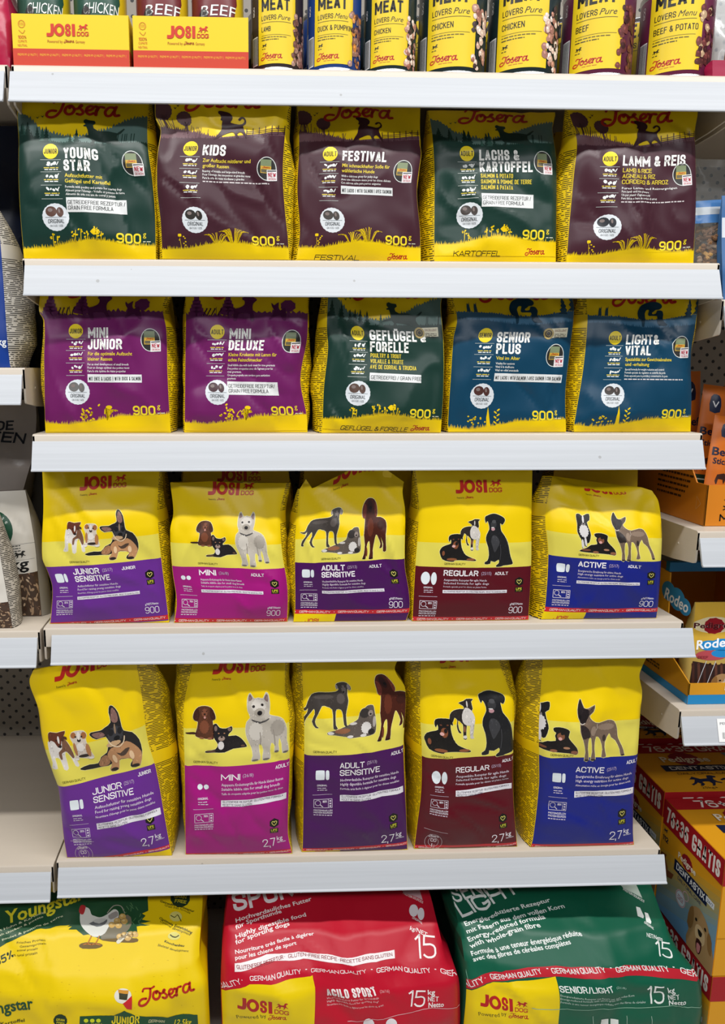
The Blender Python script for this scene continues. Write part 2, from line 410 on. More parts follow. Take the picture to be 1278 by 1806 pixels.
# ------------------------------------------------------------------ lettering and marks
def script_logo(A, g, x, y, w, col, layer=2, rot=0.):
    """brush script wordmark, x,y = lower left of the letters, w = full width"""
    k = w/4.75
    def T(pts): return [(x+(p[0]*cos(rot)-p[1]*sin(rot))*k, y+(p[0]*sin(rot)+p[1]*cos(rot))*k) for p in pts]
    def st(pts, wd=.2): A.stroke(g, T(pts), wd*k, col, layer, 4)
    st([(.45, .92), (.62, 1.13), (.9, 1.08), (1.2, 1.0), (1.5, 1.12)], .15)
    st([(1.12, 1.0), (1.02, .6), (.88, .2), (.6, -.12), (.25, -.22), (.02, -.1), (.05, .15), (.3, .3), (.62, .27)], .19)
    st([(1.62, .68), (1.32, .6), (1.2, .25), (1.38, .02), (1.66, .08), (1.8, .4), (1.62, .68), (1.5, .5)], .2)
    st([(1.78, .45), (2.0, .45), (2.28, .68), (2.22, .72), (2.12, .55), (2.3, .35), (2.38, .15), (2.2, .0), (1.98, .06)], .19)
    st([(2.55, .3), (2.85, .38), (3.0, .6), (2.84, .72), (2.62, .52), (2.6, .2), (2.8, .02), (3.05, .14)], .19)
    st([(3.12, .7), (3.28, .62), (3.2, .3), (3.18, .02)], .21); st([(3.22, .35), (3.4, .68), (3.66, .66)], .19)
    st([(4.35, .66), (4.0, .68), (3.76, .35), (3.84, .04), (4.1, .06), (4.32, .4)], .19)
    st([(4.45, .74), (4.34, .36), (4.4, .06), (4.65, .08)], .21)

DOGICON = [(0, .62), (.08, .72), (.2, .9), (.3, .78), (.42, .66), (.7, .7), (.78, .98), (.92, 1.0), (1.08, .9), (1.06, .78), (.93, .76), (.9, .6), (.95, .42), (1.1, .3),
           (1.06, .22), (.86, .34), (.8, .2), (.72, .02), (.62, .0), (.7, .2), (.66, .4), (.5, .42), (.38, .36), (.4, .16), (.26, .0), (.18, .04), (.28, .2), (.2, .34), (.1, .2), (-.06, .08), (-.1, .16), (.06, .3), (.16, .5), (.2, .6), (.12, .62)]
def icon_dog(A, g, x, y, w, col, layer=2):
    A.poly(g, [(x+p[0]*w, y+p[1]*w*.72) for p in DOGICON], col, layer)
def josi_logo(A, x, y, w, col='c2261c', layer=2, g='brand_logo', powered=True, pcol='5b5a10'):
    """w = width of the four big letters; the small word and dog stand to the right"""
    h = w*.40; t = w*.115
    A.stroke(g, [(x+w*.19, y+h), (x+w*.19, y+h*.45), (x+w*.15, y+h*.12), (x-w*.02, y+h*.1)], t, col, layer, 4, False)
    A.ring(g, x+w*.435, y+h*.5, w*.185, h*.52, w*.098, col, layer, 26)
    A.text(g, 'S', x+w*.645, y, h, col, layer, w=w*.2, bold=.045)
    A.rect(g, x+w*.89, y-h*.0, x+w*1.0, y+h, col, layer)
    A.text(g, 'DOG', x+w*1.06, y+h*.02, h*.36, col, layer, w=w*.42, bold=.03)
    icon_dog(A, g, x+w*1.13, y+h*.47, w*.30, col, layer)
    if powered:
        A.text(g, 'Powered by', x, y-h*.45, h*.14, pcol, layer, w=w*.24)
        script_logo(A, g, x+w*.28, y-h*.42, w*.26, col, layer)
def heart_badge(A, x, y, r, g='heart_badge'):
    A.poly(g, [(x-r, y+r*.6), (x, y+r*1.15), (x+r, y+r*.6), (x+r, y-r*.5), (x, y-r*1.05), (x-r, y-r*.5)], '15140f', 2)
    A.stroke(g, [(x, y-r*.5), (x-r*.5, y+.05*r), (x-r*.42, y+r*.45), (x-r*.1, y+r*.4), (x, y+r*.15), (x+r*.15, y+r*.45), (x+r*.5, y+r*.4), (x+r*.5, y), (x, y-r*.5)], r*.13, 'd8cf6a', 3, 3)
    A.rect(g, x-r*.92, y-r*2.3, x+r*.92, y-r*1.15, '15140f', 2)
    A.text(g, 'LIFE', x, y-r*1.82, r*.5, 'd8d23c', 3, w=r*1.35, bold=.03, align='C')
    A.text(g, 'PROTECT', x, y-r*2.13, r*.18, 'd8d23c', 3, w=r*1.2, align='C', res=1)
def quality_band(A, y, h, n, col='c2232e', txt='efdcd6', sh=0., g='quality_band', gap=None, x0=0., th=None):
    A.rect(g, -.05, y, 1.05, y+h, col, 2, sh)
    st = gap or 1./n
    for i in range(-1, n+2):
        xx = x0+i*st
        A.text(g, 'GERMAN QUALITY', xx, y+h*.25+sh*xx, h*.5, txt, 3, w=st*.8, bold=.02)
        A.ell(g, xx+st*.9, y+h*.5+sh*xx, h*.1, None, txt, 3, 8)

# ------------------------------------------------------------------ animal pictures printed on the bags
def mirror(pts): return pts
DOGS = {
'regular': (115, 965, 1040, 0., [
 ('black dog sitting with its tongue out', [
  ('s', '1d1d1f', [(765,492),(800,490),(845,505),(885,530),(888,558),(866,588),(848,575),(850,610),(858,645),(890,690),(915,740),(930,800),(945,870),(965,920),(958,940),(880,948),(866,955),(820,960),(815,945),(838,925),(835,895),(800,915),(765,905),(760,930),(715,935),(712,915),(735,900),(745,850),(735,780),(715,720),(720,670),(745,625),(740,580),(728,553),(715,572),(706,545),(708,515),(735,502)]),
  ('e','343436',785,585,30,34),('e','4a4a4c',790,560,22,16),('e','b88a90',780,625,19,15),('e','d8d4d0',776,611,15,4),('s','3a3a3d',[(775,680),(815,690),(840,740),(820,790),(795,830),(775,780),(760,730)]),
  ('l','47474a',4,[(845,760),(852,830),(846,900)]),('l','3c3c3f',4,[(890,700),(918,770),(930,850)]),('e','0e0e10',765,560,5,4),('e','0e0e10',812,558,5,4)]),
 ('black and tan dog lying down', [
  ('s','1b1816',[(390,682),(430,668),(480,668),(505,690),(507,718),(492,708),(495,760),(510,810),(540,852),(600,880),(632,895),(620,905),(540,900),(450,900),(440,912),(400,912),(340,895),(318,850),(312,820),(330,785),(370,765),(405,750),(402,715),(392,738),(383,715)]),
  ('e','7e4a30',447,765,26,36),('e','1b1816',455,752,12,16),('e','d3a29c',430,775,15,12),('e','8a5334',420,892,45,12),('e','8a5334',585,890,38,10),('e','7e4a30',345,840,12,22),('e','6a3f2c',425,715,8,5),('e','6a3f2c',470,712,8,5)]),
 ('small dark and white dog standing', [
  ('s','2a2421',[(552,560),(590,548),(615,535),(662,540),(645,555),(650,600),(642,620),(660,660),(655,720),(648,790),(655,803),(630,805),(628,720),(605,715),(600,790),(605,808),(580,808),(580,720),(570,700),(545,680),(550,740),(567,765),(548,765),(535,720),(540,680),(520,660),(510,690),(488,692),(488,640),(515,610),(560,600),(588,600),(583,580)]),
  ('s','c9c3bc',[(598,592),(640,612),(662,665),(655,708),(628,715),(600,712),(578,690),(573,640)]),('s','c2bcb4',[(630,712),(653,710),(646,788),(656,802),(628,804)]),('e','d0cac2',592,795,13,12),('e','c9c3bc',612,570,5,22),('e','8a5a40',590,740,7,22)])]),
'mini': (55, 995, 1005, .01, [
 ('long-haired brown dog sitting', [
  ('s','53301f',[(300,650),(325,620),(370,612),(415,625),(440,665),(445,702),(425,712),(432,760),(436,800),(428,835),(405,832),(345,830),(320,828),(305,815),(318,770),(325,720),(305,712),(292,690)]),
  ('s','3a2018',[(242,798),(300,795),(322,803),(300,811),(250,808)]),('s','3c1e14',[(300,650),(322,628),(335,660),(330,705),(305,712),(292,690)]),('s','3c1e14',[(412,628),(438,665),(444,700),(424,710),(408,680)]),
  ('e','7c4a34',370,660,22,30),('e','c08a80',372,693,8,9),('e','1a1210',371,670,7,6),('e','74422c',368,755,34,46),('e','1a1210',357,650,4,4),('e','1a1210',384,650,4,4),('e','8a5840',350,828,16,7),('e','8a5840',405,828,16,7)]),
 ('small black dog lying down', [
  ('s','211d1e',[(430,742),(452,735),(472,760),(515,765),(553,748),(556,778),(535,800),(530,818),(580,812),(620,838),(650,885),(640,898),(560,905),(500,928),(430,925),(378,928),(375,915),(440,903),(457,870),(440,840),(425,800)]),
  ('e','75605a',446,765,10,18),('e','75605a',538,770,12,14),('e','9b8478',483,832,24,18),('e','d0cac6',478,880,22,30),('e','0f0d0e',484,822,8,6),('e','a87858',465,797,6,4),('e','a87858',503,797,6,4),('e','5e4436',410,915,32,7),('e','5e4436',625,885,14,8)]),
 ('white terrier standing', [
  ('s','b5ada1',[(665,590),(672,548),(690,522),(715,562),(745,558),(780,563),(802,522),(820,545),(822,600),(814,650),(810,680),(860,700),(900,730),(922,800),(920,880),(932,958),(890,965),(885,900),(870,855),(862,900),(867,945),(835,950),(838,900),(815,880),(805,940),(808,992),(755,995),(762,930),(748,885),(732,888),(735,940),(738,990),(680,996),(690,960),(680,900),(655,840),(645,780),(655,720),(680,690),(665,640)]),
  ('s','7c6460',[(676,580),(680,545),(690,532),(704,565)]),('s','7c6460',[(786,568),(803,535),(814,550),(810,590)]),('s','4a4746',[(692,702),(745,722),(802,702),(800,712),(745,736),(694,714)]),
  ('e','c9c2b8',744,612,55,45),('e','9c9488',745,655,38,28),('e','26201e',707,615,10,9),('e','26201e',768,610,10,9),('e','181414',745,660,18,16),('e','c8c1b6',715,790,50,70),('e','9f978c',860,780,50,60),('l','8d857b',6,[(742,800),(745,850),(742,885)]),('l','8d857b',5,[(830,790),(838,850),(840,900)]),('e','6a625c',706,990,22,6),('e','6a625c',780,990,22,6),('e','5e5650',850,945,14,7),('e','5e5650',910,960,18,6)])]),
'adult': (108, 938, 1030, 0., [
 ('slim grey dog standing side on', [
  ('s','3d3733',[(430,490),(450,475),(490,470),(520,478),(540,505),(532,530),(512,520),(505,560),(510,600),(500,650),(490,700),(495,770),(502,790),(475,772),(467,700),(455,665),(422,660),(413,700),(415,770),(430,795),(398,797),(395,740),(390,662),(350,640),(315,635),(285,690),(262,740),(275,780),(292,790),(265,792),(240,745),(262,690),(258,652),(240,672),(205,720),(185,770),(190,785),(165,787),(175,740),(205,690),(214,652),(195,674),(165,670),(150,657),(175,662),(200,645),(215,600),(245,550),(290,537),(350,538),(420,535),(445,520),(440,505),(431,520)]),
  ('e','8a807e',524,508,12,22),('e','6e6560',484,520,18,30),('e','8a807e',436,502,8,16),('e','4f4844',330,570,80,18),('e','554d49',455,585,32,40),('e','2c2725',480,540,8,8),('e','231f1e',474,505,4,4),('e','231f1e',496,505,4,4)]),
 ('grey and white shaggy dog lying down', [
  ('s','5b514a',[(355,825),(400,810),(500,780),(545,760),(580,740),(590,700),(606,668),(630,662),(650,648),(690,650),(700,690),(712,760),(716,830),(700,862),(640,870),(600,868),(520,872),(500,860),(410,845),(360,842)]),
  ('e','8a5b40',465,815,62,20),('e','d2cdc8',642,808,40,46),('e','d2cdc8',380,830,24,12),('e','d2cdc8',522,860,24,10),('e','d2cdc8',622,860,24,10),('e','35302e',628,700,40,36),('e','8d8078',672,705,20,24),('e','1c1919',672,712,8,7),('e','a8a09a',700,770,12,40),('e','2a2625',680,840,26,22),('e','c9c3bd',545,770,28,10)]),
 ('long-haired dark red dog standing', [
  ('s','451d12',[(730,520),(745,480),(775,450),(810,443),(845,455),(865,500),(868,560),(860,580),(900,580),(945,600),(958,650),(950,720),(955,800),(958,860),(930,865),(930,800),(915,760),(905,740),(920,790),(920,830),(895,838),(905,800),(880,740),(860,720),(845,780),(830,850),(830,915),(790,925),(802,870),(802,800),(795,770),(778,790),(767,850),(762,915),(730,920),(745,880),(755,800),(745,720),(750,640),(752,580),(730,575)]),
  ('s','6e3226',[(735,520),(748,482),(768,500),(765,560),(752,590),(732,575)]),('s','6e3226',[(850,462),(866,505),(868,560),(855,580),(842,540)]),('e','2f1512',800,500,26,46),('e','150c0c',806,512,12,12),('e','5e2c1c',805,660,32,80),('e','3a1a12',905,640,40,36),('e','6b3624',770,860,8,40),('e','250f0a',812,918,18,7),('e','250f0a',745,916,16,7)])]),
'junior': (300, 872, 840, .085, [
 ('brown and white puppy standing', [
  ('s','d6cfc8',[(490,552),(505,540),(540,547),(588,540),(577,568),(572,585),(590,600),(605,640),(612,690),(620,745),(600,745),(592,700),(575,660),(560,680),(555,755),(530,758),(525,700),(505,690),(496,700),(495,750),(460,752),(475,720),(475,650),(480,600),(492,592)]),
  ('s','5f2f1f',[(490,552),(505,540),(540,547),(588,540),(578,568),(560,600),(552,628),(535,630),(520,600),(500,590),(488,600)]),('s','74503c',[(562,600),(575,585),(590,600),(606,645),(611,690),(598,700),(578,660),(560,660),(545,670),(540,700),(528,700),(530,660),(555,640)]),
  ('e','d6cfc8',545,588,6,22),('e','1a1414',548,626,9,8),('s','4a2c20',[(560,590),(568,570),(592,575),(592,592),(578,585),(572,600)]),('e','1a1414',532,590,4,4)]),
 ('tan and white puppy sitting', [
  ('s','c9bcae',[(613,580),(625,555),(660,548),(695,550),(710,575),(700,595),(705,630),(718,680),(722,705),(690,710),(640,700),(612,715),(622,680),(625,620),(618,600)]),
  ('e','9c6238',632,572,17,18),('e','9c6238',692,575,17,20),('e','2c201c',662,600,11,10),('e','2e2420',672,690,36,9),('e','a87348',703,660,14,40),('e','a87348',630,650,9,38),('e','dcd4cb',663,575,8,24),('e','dcd4cb',662,640,24,26),('e','201816',645,580,5,5),('e','201816',680,580,5,5),('e','dcd4cb',622,708,14,7),('e','dcd4cb',706,706,16,7)]),
 ('black and tan puppy lying with ears up', [
  ('s','221f20',[(843,480),(850,448),(870,450),(895,490),(905,545),(915,590),(960,610),(990,660),(992,720),(975,760),(952,800),(905,800),(905,780),(930,750),(880,745),(850,750),(830,800),(790,808),(782,790),(805,762),(780,770),(740,770),(640,775),(620,762),(680,746),(730,745),(760,710),(800,690),(815,660),(825,640),(815,600),(760,607),(728,582),(735,565),(790,562),(815,550),(850,530)]),
  ('s','b5855c',[(800,700),(830,670),(870,665),(920,650),(960,680),(985,725),(975,765),(950,798),(908,798),(925,755),(880,742),(850,748),(832,798),(792,806),(784,790),(806,755),(798,730)]),('s','9a6f4e',[(735,745),(765,712),(795,705),(798,750),(770,768),(735,765)]),
  ('s','816058',[(852,520),(855,470),(868,458),(888,495),(890,530),(872,540)]),('s','816058',[(738,578),(760,570),(795,572),(812,590),(790,600),(760,600)]),('e','38383c',868,600,46,46,),('e','1c1c1f',845,585,16,20),('e','1c1c1f',893,585,14,20),('e','8d765f',868,570,5,28),('e','c4a078',850,648,42,16,),('e','101013',872,622,18,14),('s','4a3a30',[(850,700),(870,710),(905,690),(930,690),(900,720),(870,725)]),('l','e0c9a8',6,[(825,625),(840,655),(875,672),(905,650),(915,620)]),('e','2a2220',808,795,22,9),('e','2a2220',930,792,24,9),('e','dfbc94',930,730,14,26),('e','dfbc94',830,735,12,26)])]),
'active': (200, 785, 905, -.02, [
 ('black and white long-haired dog standing', [
  ('s','1b191a',[(412,440),(440,435),(462,452),(490,435),(517,430),(516,480),(495,500),(510,560),(518,600),(500,660),(480,665),(475,640),(470,680),(480,695),(460,690),(455,660),(450,700),(440,708),(440,650),(430,620),(415,580),(418,520),(413,480)]),
  ('e','d0cccb',465,478,8,34),('e','cfcbca',466,570,38,56),('e','d0cccb',447,672,9,36),('e','d0cccb',471,655,9,36),('e','8a8280',466,515,14,12),('e','141214',466,512,7,6)]),
 ('black and tan dog lying down', [
  ('s','1b1716',[(545,590),(580,580),(620,585),(646,600),(640,640),(660,670),(695,710),(705,745),(690,758),(650,750),(560,745),(430,735),(428,722),(480,700),(510,680),(560,672),(555,640),(562,620),(550,612)]),
  ('e','805038',592,640,26,26),('e','d79f9a',588,656,12,11),('e','8a5a40',682,742,24,12),('e','8a5a40',545,736,24,9),('e','6f4632',470,720,36,9),('e','1b1716',600,620,11,10),('e','a87a5c',630,715,22,8)]),
 ('brown shepherd with dark face standing', [
  ('s','725f50',[(690,460),(700,410),(712,398),(733,450),(760,452),(798,428),(792,470),(770,500),(790,530),(830,545),(890,530),(935,545),(960,600),(970,660),(1000,720),(1021,780),(995,782),(985,740),(955,680),(920,650),(905,620),(880,680),(885,740),(892,775),(862,778),(870,730),(850,660),(822,640),(815,720),(822,790),(792,797),(800,740),(790,652),(772,652),(770,720),(780,795),(750,798),(755,740),(735,660),(710,600),(708,540),(695,510)]),
  ('s','221b1b',[(692,460),(701,412),(711,402),(730,452),(760,460),(768,490),(750,530),(735,552),(712,548),(697,505)]),('s','4a3e37',[(765,465),(796,432),(788,468),(768,492)]),('s','2c2423',[(712,560),(745,565),(775,600),(782,640),(760,645),(735,650),(718,610)]),
  ('e','8a7666',880,575,60,24),('l','c9bdb0',6,[(708,545),(722,553),(738,546)]),('l','a8988a',5,[(818,548),(822,580),(812,600)]),('e','94806f',800,600,18,38),('e','3a302c',873,650,10,22),('e','181414',706,505,9,12),('e','2a2220',765,795,16,5),('e','2a2220',808,793,16,5),('e','2a2220',1008,780,13,4)])]),
}
def dog_scene(A, key, f, sfx=''):
    xL, yp, W, tilt, dogs = DOGS[key]
    # lift from the measured frame to bag units, b measured above the colour panel
    for di, (lab, items) in enumerate(dogs):
        g = 'dog_picture' if di == 0 else 'dog_picture.%03d' % di
        A.labels[g] = 'printed picture of a '+lab
        def T(p): return f((p[0]-xL)/W, (yp-tilt*(p[0]-xL)-p[1])/W)
        fx = f(1, 0)[0]-f(0, 0)[0]
        for k, it in enumerate(items):
            if it[0] == 's':
                pts = [T(p) for p in it[2]]
                if k == 0:      # thin pale cut-out line round the animal
                    c = np.mean(pts, 0); pp = cspline(pts, 2); P = np.array(pp); d = np.roll(P, -1, 0)-np.roll(P, 1, 0)
                    L = np.linalg.norm(d, axis=1, keepdims=True)+1e-9; nn = np.stack([d[:, 1], -d[:, 0]], 1)/L*.004
                    ar = .5*np.sum(P[:, 0]*np.roll(P[:, 1], -1)-np.roll(P[:, 0], -1)*P[:, 1])
                    A.poly(g, [tuple(q) for q in (P+nn*(1 if ar > 0 else -1))], 'ece39a', 2)
                A.poly(g, pts, it[1], 3 if k == 0 else 4+.3*k, 2)
                # short coat strokes, a little lighter and darker than the coat
                P = np.array(pts); rr = random.Random(di*7+k); x0, y0 = P.min(0); x1, y1 = P.max(0)
                def inside(x, y):
                    c = False
                    for (ax, ay), (bx, by) in zip(pts, pts[-1:]+pts[:-1]):
                        if (ay > y) != (by > y) and x < (bx-ax)*(y-ay)/(by-ay)+ax: c = not c
                    return c
                rgb = [int(it[1][q:q+2], 16) for q in (0, 2, 4)]
                tones = ['%02x%02x%02x' % tuple(max(0, min(255, int(v*m+o))) for v in rgb) for m, o in ((1.22, 8), (.8, 0), (1.1, 5))]
                for q in range(90 if k == 0 else 22):
                    x, y = rr.uniform(x0, x1), rr.uniform(y0, y1); l = .013*fx; dx = rr.uniform(-.6, .6)*l
                    if not (inside(x, y) and inside(x+dx*1.3, y-l*1.3)): continue
                    wv = .0028*fx; A.add(g, [(x-wv, y), (x+wv, y), (x+dx, y-l)], [(0, 1, 2)], tones[q % 3], 3.15 if k == 0 else 4.1+.3*k)
            elif it[0] == 'e':
                q = T((it[2], it[3])); big_ = min(it[4], it[5]) > 13; A.ell(g, q[0], q[1], it[4]/W*fx, it[5]/W*fx, it[1], 4+.3*k, 30 if big_ else 14, 0, -.13 if big_ else 0)
            else:
                A.stroke(g, [T(p) for p in it[3]], it[2]/W*fx, it[1], 4+.3*k, 3)

# ------------------------------------------------------------------ bags
def interp_poly(pts, t):
    ys = [p[1] for p in pts]; y = ys[0]+(ys[-1]-ys[0])*t
    P = pts
    for i in range(len(P)-1):
        if y <= P[i+1][1] or i == len(P)-2:
            u = (y-P[i][1])/(P[i+1][1]-P[i][1]+1e-9); u = min(1, max(0, u))
            p0 = P[max(i-1, 0)]; p1 = P[i]; p2 = P[i+1]; p3 = P[min(i+2, len(P)-1)]
            def h(k):   # monotone-ish hermite
                m1 = (p2[k]-p0[k])/(p2[1]-p0[1]+1e-9)*(p2[1]-p1[1]); m2 = (p3[k]-p1[k])/(p3[1]-p1[1]+1e-9)*(p2[1]-p1[1])
                if i == 0: m1 = p2[k]-p1[k]
                if i == len(P)-2: m2 = p2[k]-p1[k]
                return (2*u**3-3*u*u+1)*p1[k]+(u**3-2*u*u+u)*m1+(-2*u**3+3*u*u)*p2[k]+(u**3-u*u)*m2
            return h(0), y
def pl(tab, t):
    """piecewise linear table [(t, v)...]"""
    if t <= tab[0][0]: return tab[0][1]
    for (a, va), (b, vb) in zip(tab, tab[1:]):
        if t <= b: return va+(vb-va)*(t-a)/(b-a+1e-9)
    return tab[-1][1]
def wrinkle(x, z, seed, amp):
    s = seed*7.31
    q = Vector((x*9+s, z*6.5-s, s*.37)); wx = noise.noise(q)*.05; wz = noise.noise(q+Vector((31, 7, 3)))*.05
    a = noise.noise(Vector(((x+wx)*11+s, (z+wz)*8, s)))
    b = noise.noise(Vector(((x*.8+z*.6+wx)*17+s, (z*.8-x*.6+wz)*8, s+5)))
    c = noise.noise(Vector(((x*.7-z*.7+wz)*9-s, (z*.7+x*.7+wx)*19, s+9)))
    r1 = max(0, 1-abs(b)*2.6)**2; r2 = max(0, 1-abs(c)*2.8)**2
    return amp*1.55*(a*1.9+r1*.55-r2*.5+noise.noise(Vector((x*38+s, z*38, s)))*.16)

def make_bag(label, shelf_z, L, R, dep, D, base='e8c506', side='e8c506', lean=((0, .02), (1, 0)), gl=((0, .0), (.5, .008), (1, .004)), gr=((0, .0), (.5, .008), (1, .004)),
             amp=.0034, bulge=.010, seed=1, top=None, stripes=True, art=None, group=None, name='dog_food_bag', yback=None, warp=None, rough=.32, cell=.005, seal=True, ridge=None, cat='bag of dog food', ink='33290c', dl=0.):
    tt = np.linspace(0, 1, 9)
    Wm = np.mean([np.linalg.norm(at(*interp_poly(R, t), y=dep+pl(lean, t))-at(*interp_poly(L, t), y=dep+pl(lean, t))) for t in tt])
    # arc height
    K = 60; mids = []
    def edge(t, which):
        p = interp_poly(L if which == 0 else R, t); y = dep+pl(lean, t)+(dl if which == 0 else -dl)
        q = at(p[0], p[1], y=y)
        return q
    LL = [edge(i/K, 0) for i in range(K+1)]; RR = [edge(i/K, 1) for i in range(K+1)]
    # settle the foot on the shelf
    for E in (LL, RR):
        dz = shelf_z+.0006-E[-1][2]
        for i in range(K+1): E[i] = E[i]+np.array((0, 0, dz*max(0, (i/K-.75)/.25)**2))
        zm = {Z1: Z0, Z2: Z1, Z3: Z2, Z4: Z3}.get(shelf_z, 99)-.0325; zt = max(e[2] for e in E)
        if zt > zm:
            for e in E:
                if e[2] > zm-.035: e[2] = zm-.035+(e[2]-zm+.035)*.035/(zt-zm+.035)
    mid = [(a+b)/2 for a, b in zip(LL, RR)]
    H = sum(np.linalg.norm(a-b) for a, b in zip(mid, mid[1:]))
    HB = ((L[-1][1]-L[0][1])+(R[-1][1]-R[0][1]))/2/np.mean([interp_poly(R, t)[0]-interp_poly(L, t)[0] for t in tt])
    nb = max(8, int(H/cell)); na = max(8, int(Wm/cell))
    def rail(E, s):      # s height metres from the foot
        q = min(max(s/H, 0), 1)*K; j = min(int(q), K-1); u = q-j; Er = E[::-1]
        return Er[j]*(1-u)+Er[j+1]*u
    P = np.zeros((nb+1, na+1, 3))
    for j in range(nb+1):
        v = j/nb; l = rail(LL, v*H); r = rail(RR, v*H)
        prof = (min(1, v/.12)**.6)*(min(1, (1-v)/.3)**.8 if seal else 1.)
        for i in range(na+1):
            a = i/na; p = l*(1-a)+r*a; eg = sin(pi*a)
            e = eg**.45
            d = bulge*prof*e*(.75+.35*sin(pi*min(1, v*1.3)))+wrinkle(p[0], p[2], seed, amp)*min(1, eg*3.2+.1)*min(1, v*9+.0)
            if top: p = p+np.array((0, 0, pl(top, a)*Wm*v**5))
            if seal and v > 1-.055*Wm/H*1.0: d += .0006*sin(v*H*2200)
            p = p+np.array((0, -d, 0)); 
            if ridge: p = p+np.array(ridge(a, v))
            p[2] = max(p[2], shelf_z+.0004)
            P[j, i] = p
    base_loc = ((P[0, 0]+P[0, -1])/2); base_loc[2] = shelf_z
    root = empty(name, base_loc, label, cat, group)
    surf = GridSurf(P, Wm, HB)
    # closed body
    nsd = 6; V = []; ring = na+1+nsd*2+1; UV = []
    y1s = []
    for j in range(nb+1):
        v = j/nb; t = 1-v
        for i in range(na+1): V.append(P[j, i]); UV.append((i/na*Wm, v*H))
        l, r = P[j, 0], P[j, -1]
        thick = D*(1-.0*v)*min(1, max(.04, (1-v)/.42))**.8 if yback is None else None
        for side_i, (e, g, sg) in enumerate(((r, pl(gr, t), 1), (l, pl(gl, t), -1))):
            rng = range(1, nsd+1) if side_i == 0 else range(nsd, 0, -1)
            for k in rng:
                s = k/nsd; yy = (e[1]+thick*s) if yback is None else e[1]+(yback-e[1])*s
                wv = wrinkle(yy*1.3+.3*side_i, e[2], seed+3+side_i, amp*.7)*sin(pi*min(1, s))
                zz = e[2]
                V.append((e[0]+sg*(g*sin(pi*min(1, s*1.0))**.6+wv-(.05*s if yback is not None else 0)), yy, zz)); UV.append((s*D, v*H))
            if side_i == 0:
                yb = V[-1][1]; V.append(((l[0]+r[0])/2, yb, (l[2]+r[2])/2)); UV.append((0, v*H))
    F = []; FM = []; FU = []
    for j in range(nb):
        for i in range(ring):
            i2 = (i+1) % ring; q = (j*ring+i, j*ring+i2, (j+1)*ring+i2, (j+1)*ring+i)
            F.append(q); front = i < na; FM.append(0 if front else 1)
            uq = [UV[k] for k in q]
            if i == na: uq = [(0, uq[0][1]), uq[1], uq[2], (0, uq[3][1])]
            if i2 == 0: uq = [uq[0], (0, uq[1][1]), (0, uq[2][1]), uq[3]]
            FU += uq
    F.append(tuple(range(ring))[::-1]); FM.append(0); FU += [UV[k] for k in F[-1]]
    F.append(tuple(nb*ring+k for k in range(ring))); FM.append(0); FU += [UV[k] for k in F[-1]]
    mobj('bag_body', V, F, [mat(base, rough), smallprint_mat(side, ink) if stripes else mat(side, rough)], root, True, FM, FU, 50)
    if art:
        A = Art(surf, root, warp, rough, clip=(.004, .996, .004, HB*.999)); art(A); A.finish()
    return root

# ---- print layouts
def jag(x0, x1, f, n, amp, rnd, up=True, dens=1.):
    """grass or tree-top edge between x0 and x1 following f(x)"""
    out = []
    for i in range(n):
        xa = x0+(x1-x0)*i/n; xb = x0+(x1-x0)*(i+1)/n; out.append((xa, f(xa)))
        h = amp*rnd.uniform(.25, 1.)*(1 if up else -1)
        xm = (xa+xb)/2+rnd.uniform(-.3, .3)*(xb-xa); out.append((xm, f(xm)+h))
    out.append((x1, f(x1))); return out
def firs(A, g, x, y, h, col, layer):
    pts = []; n = 5
    for k in range(n): 
        yy = y+h*k/n; ww = h*.26*(1-k/n); pts += [(x+ww, yy), (x+ww*.45, yy+h*.12)]
    pts.append((x, y+h))
    for k in reversed(range(n)):
        yy = y+h*k/n; ww = h*.26*(1-k/n); pts += [(x-ww*.45, yy+h*.12), (x-ww, yy)]
    A.poly(g, pts, col, layer)
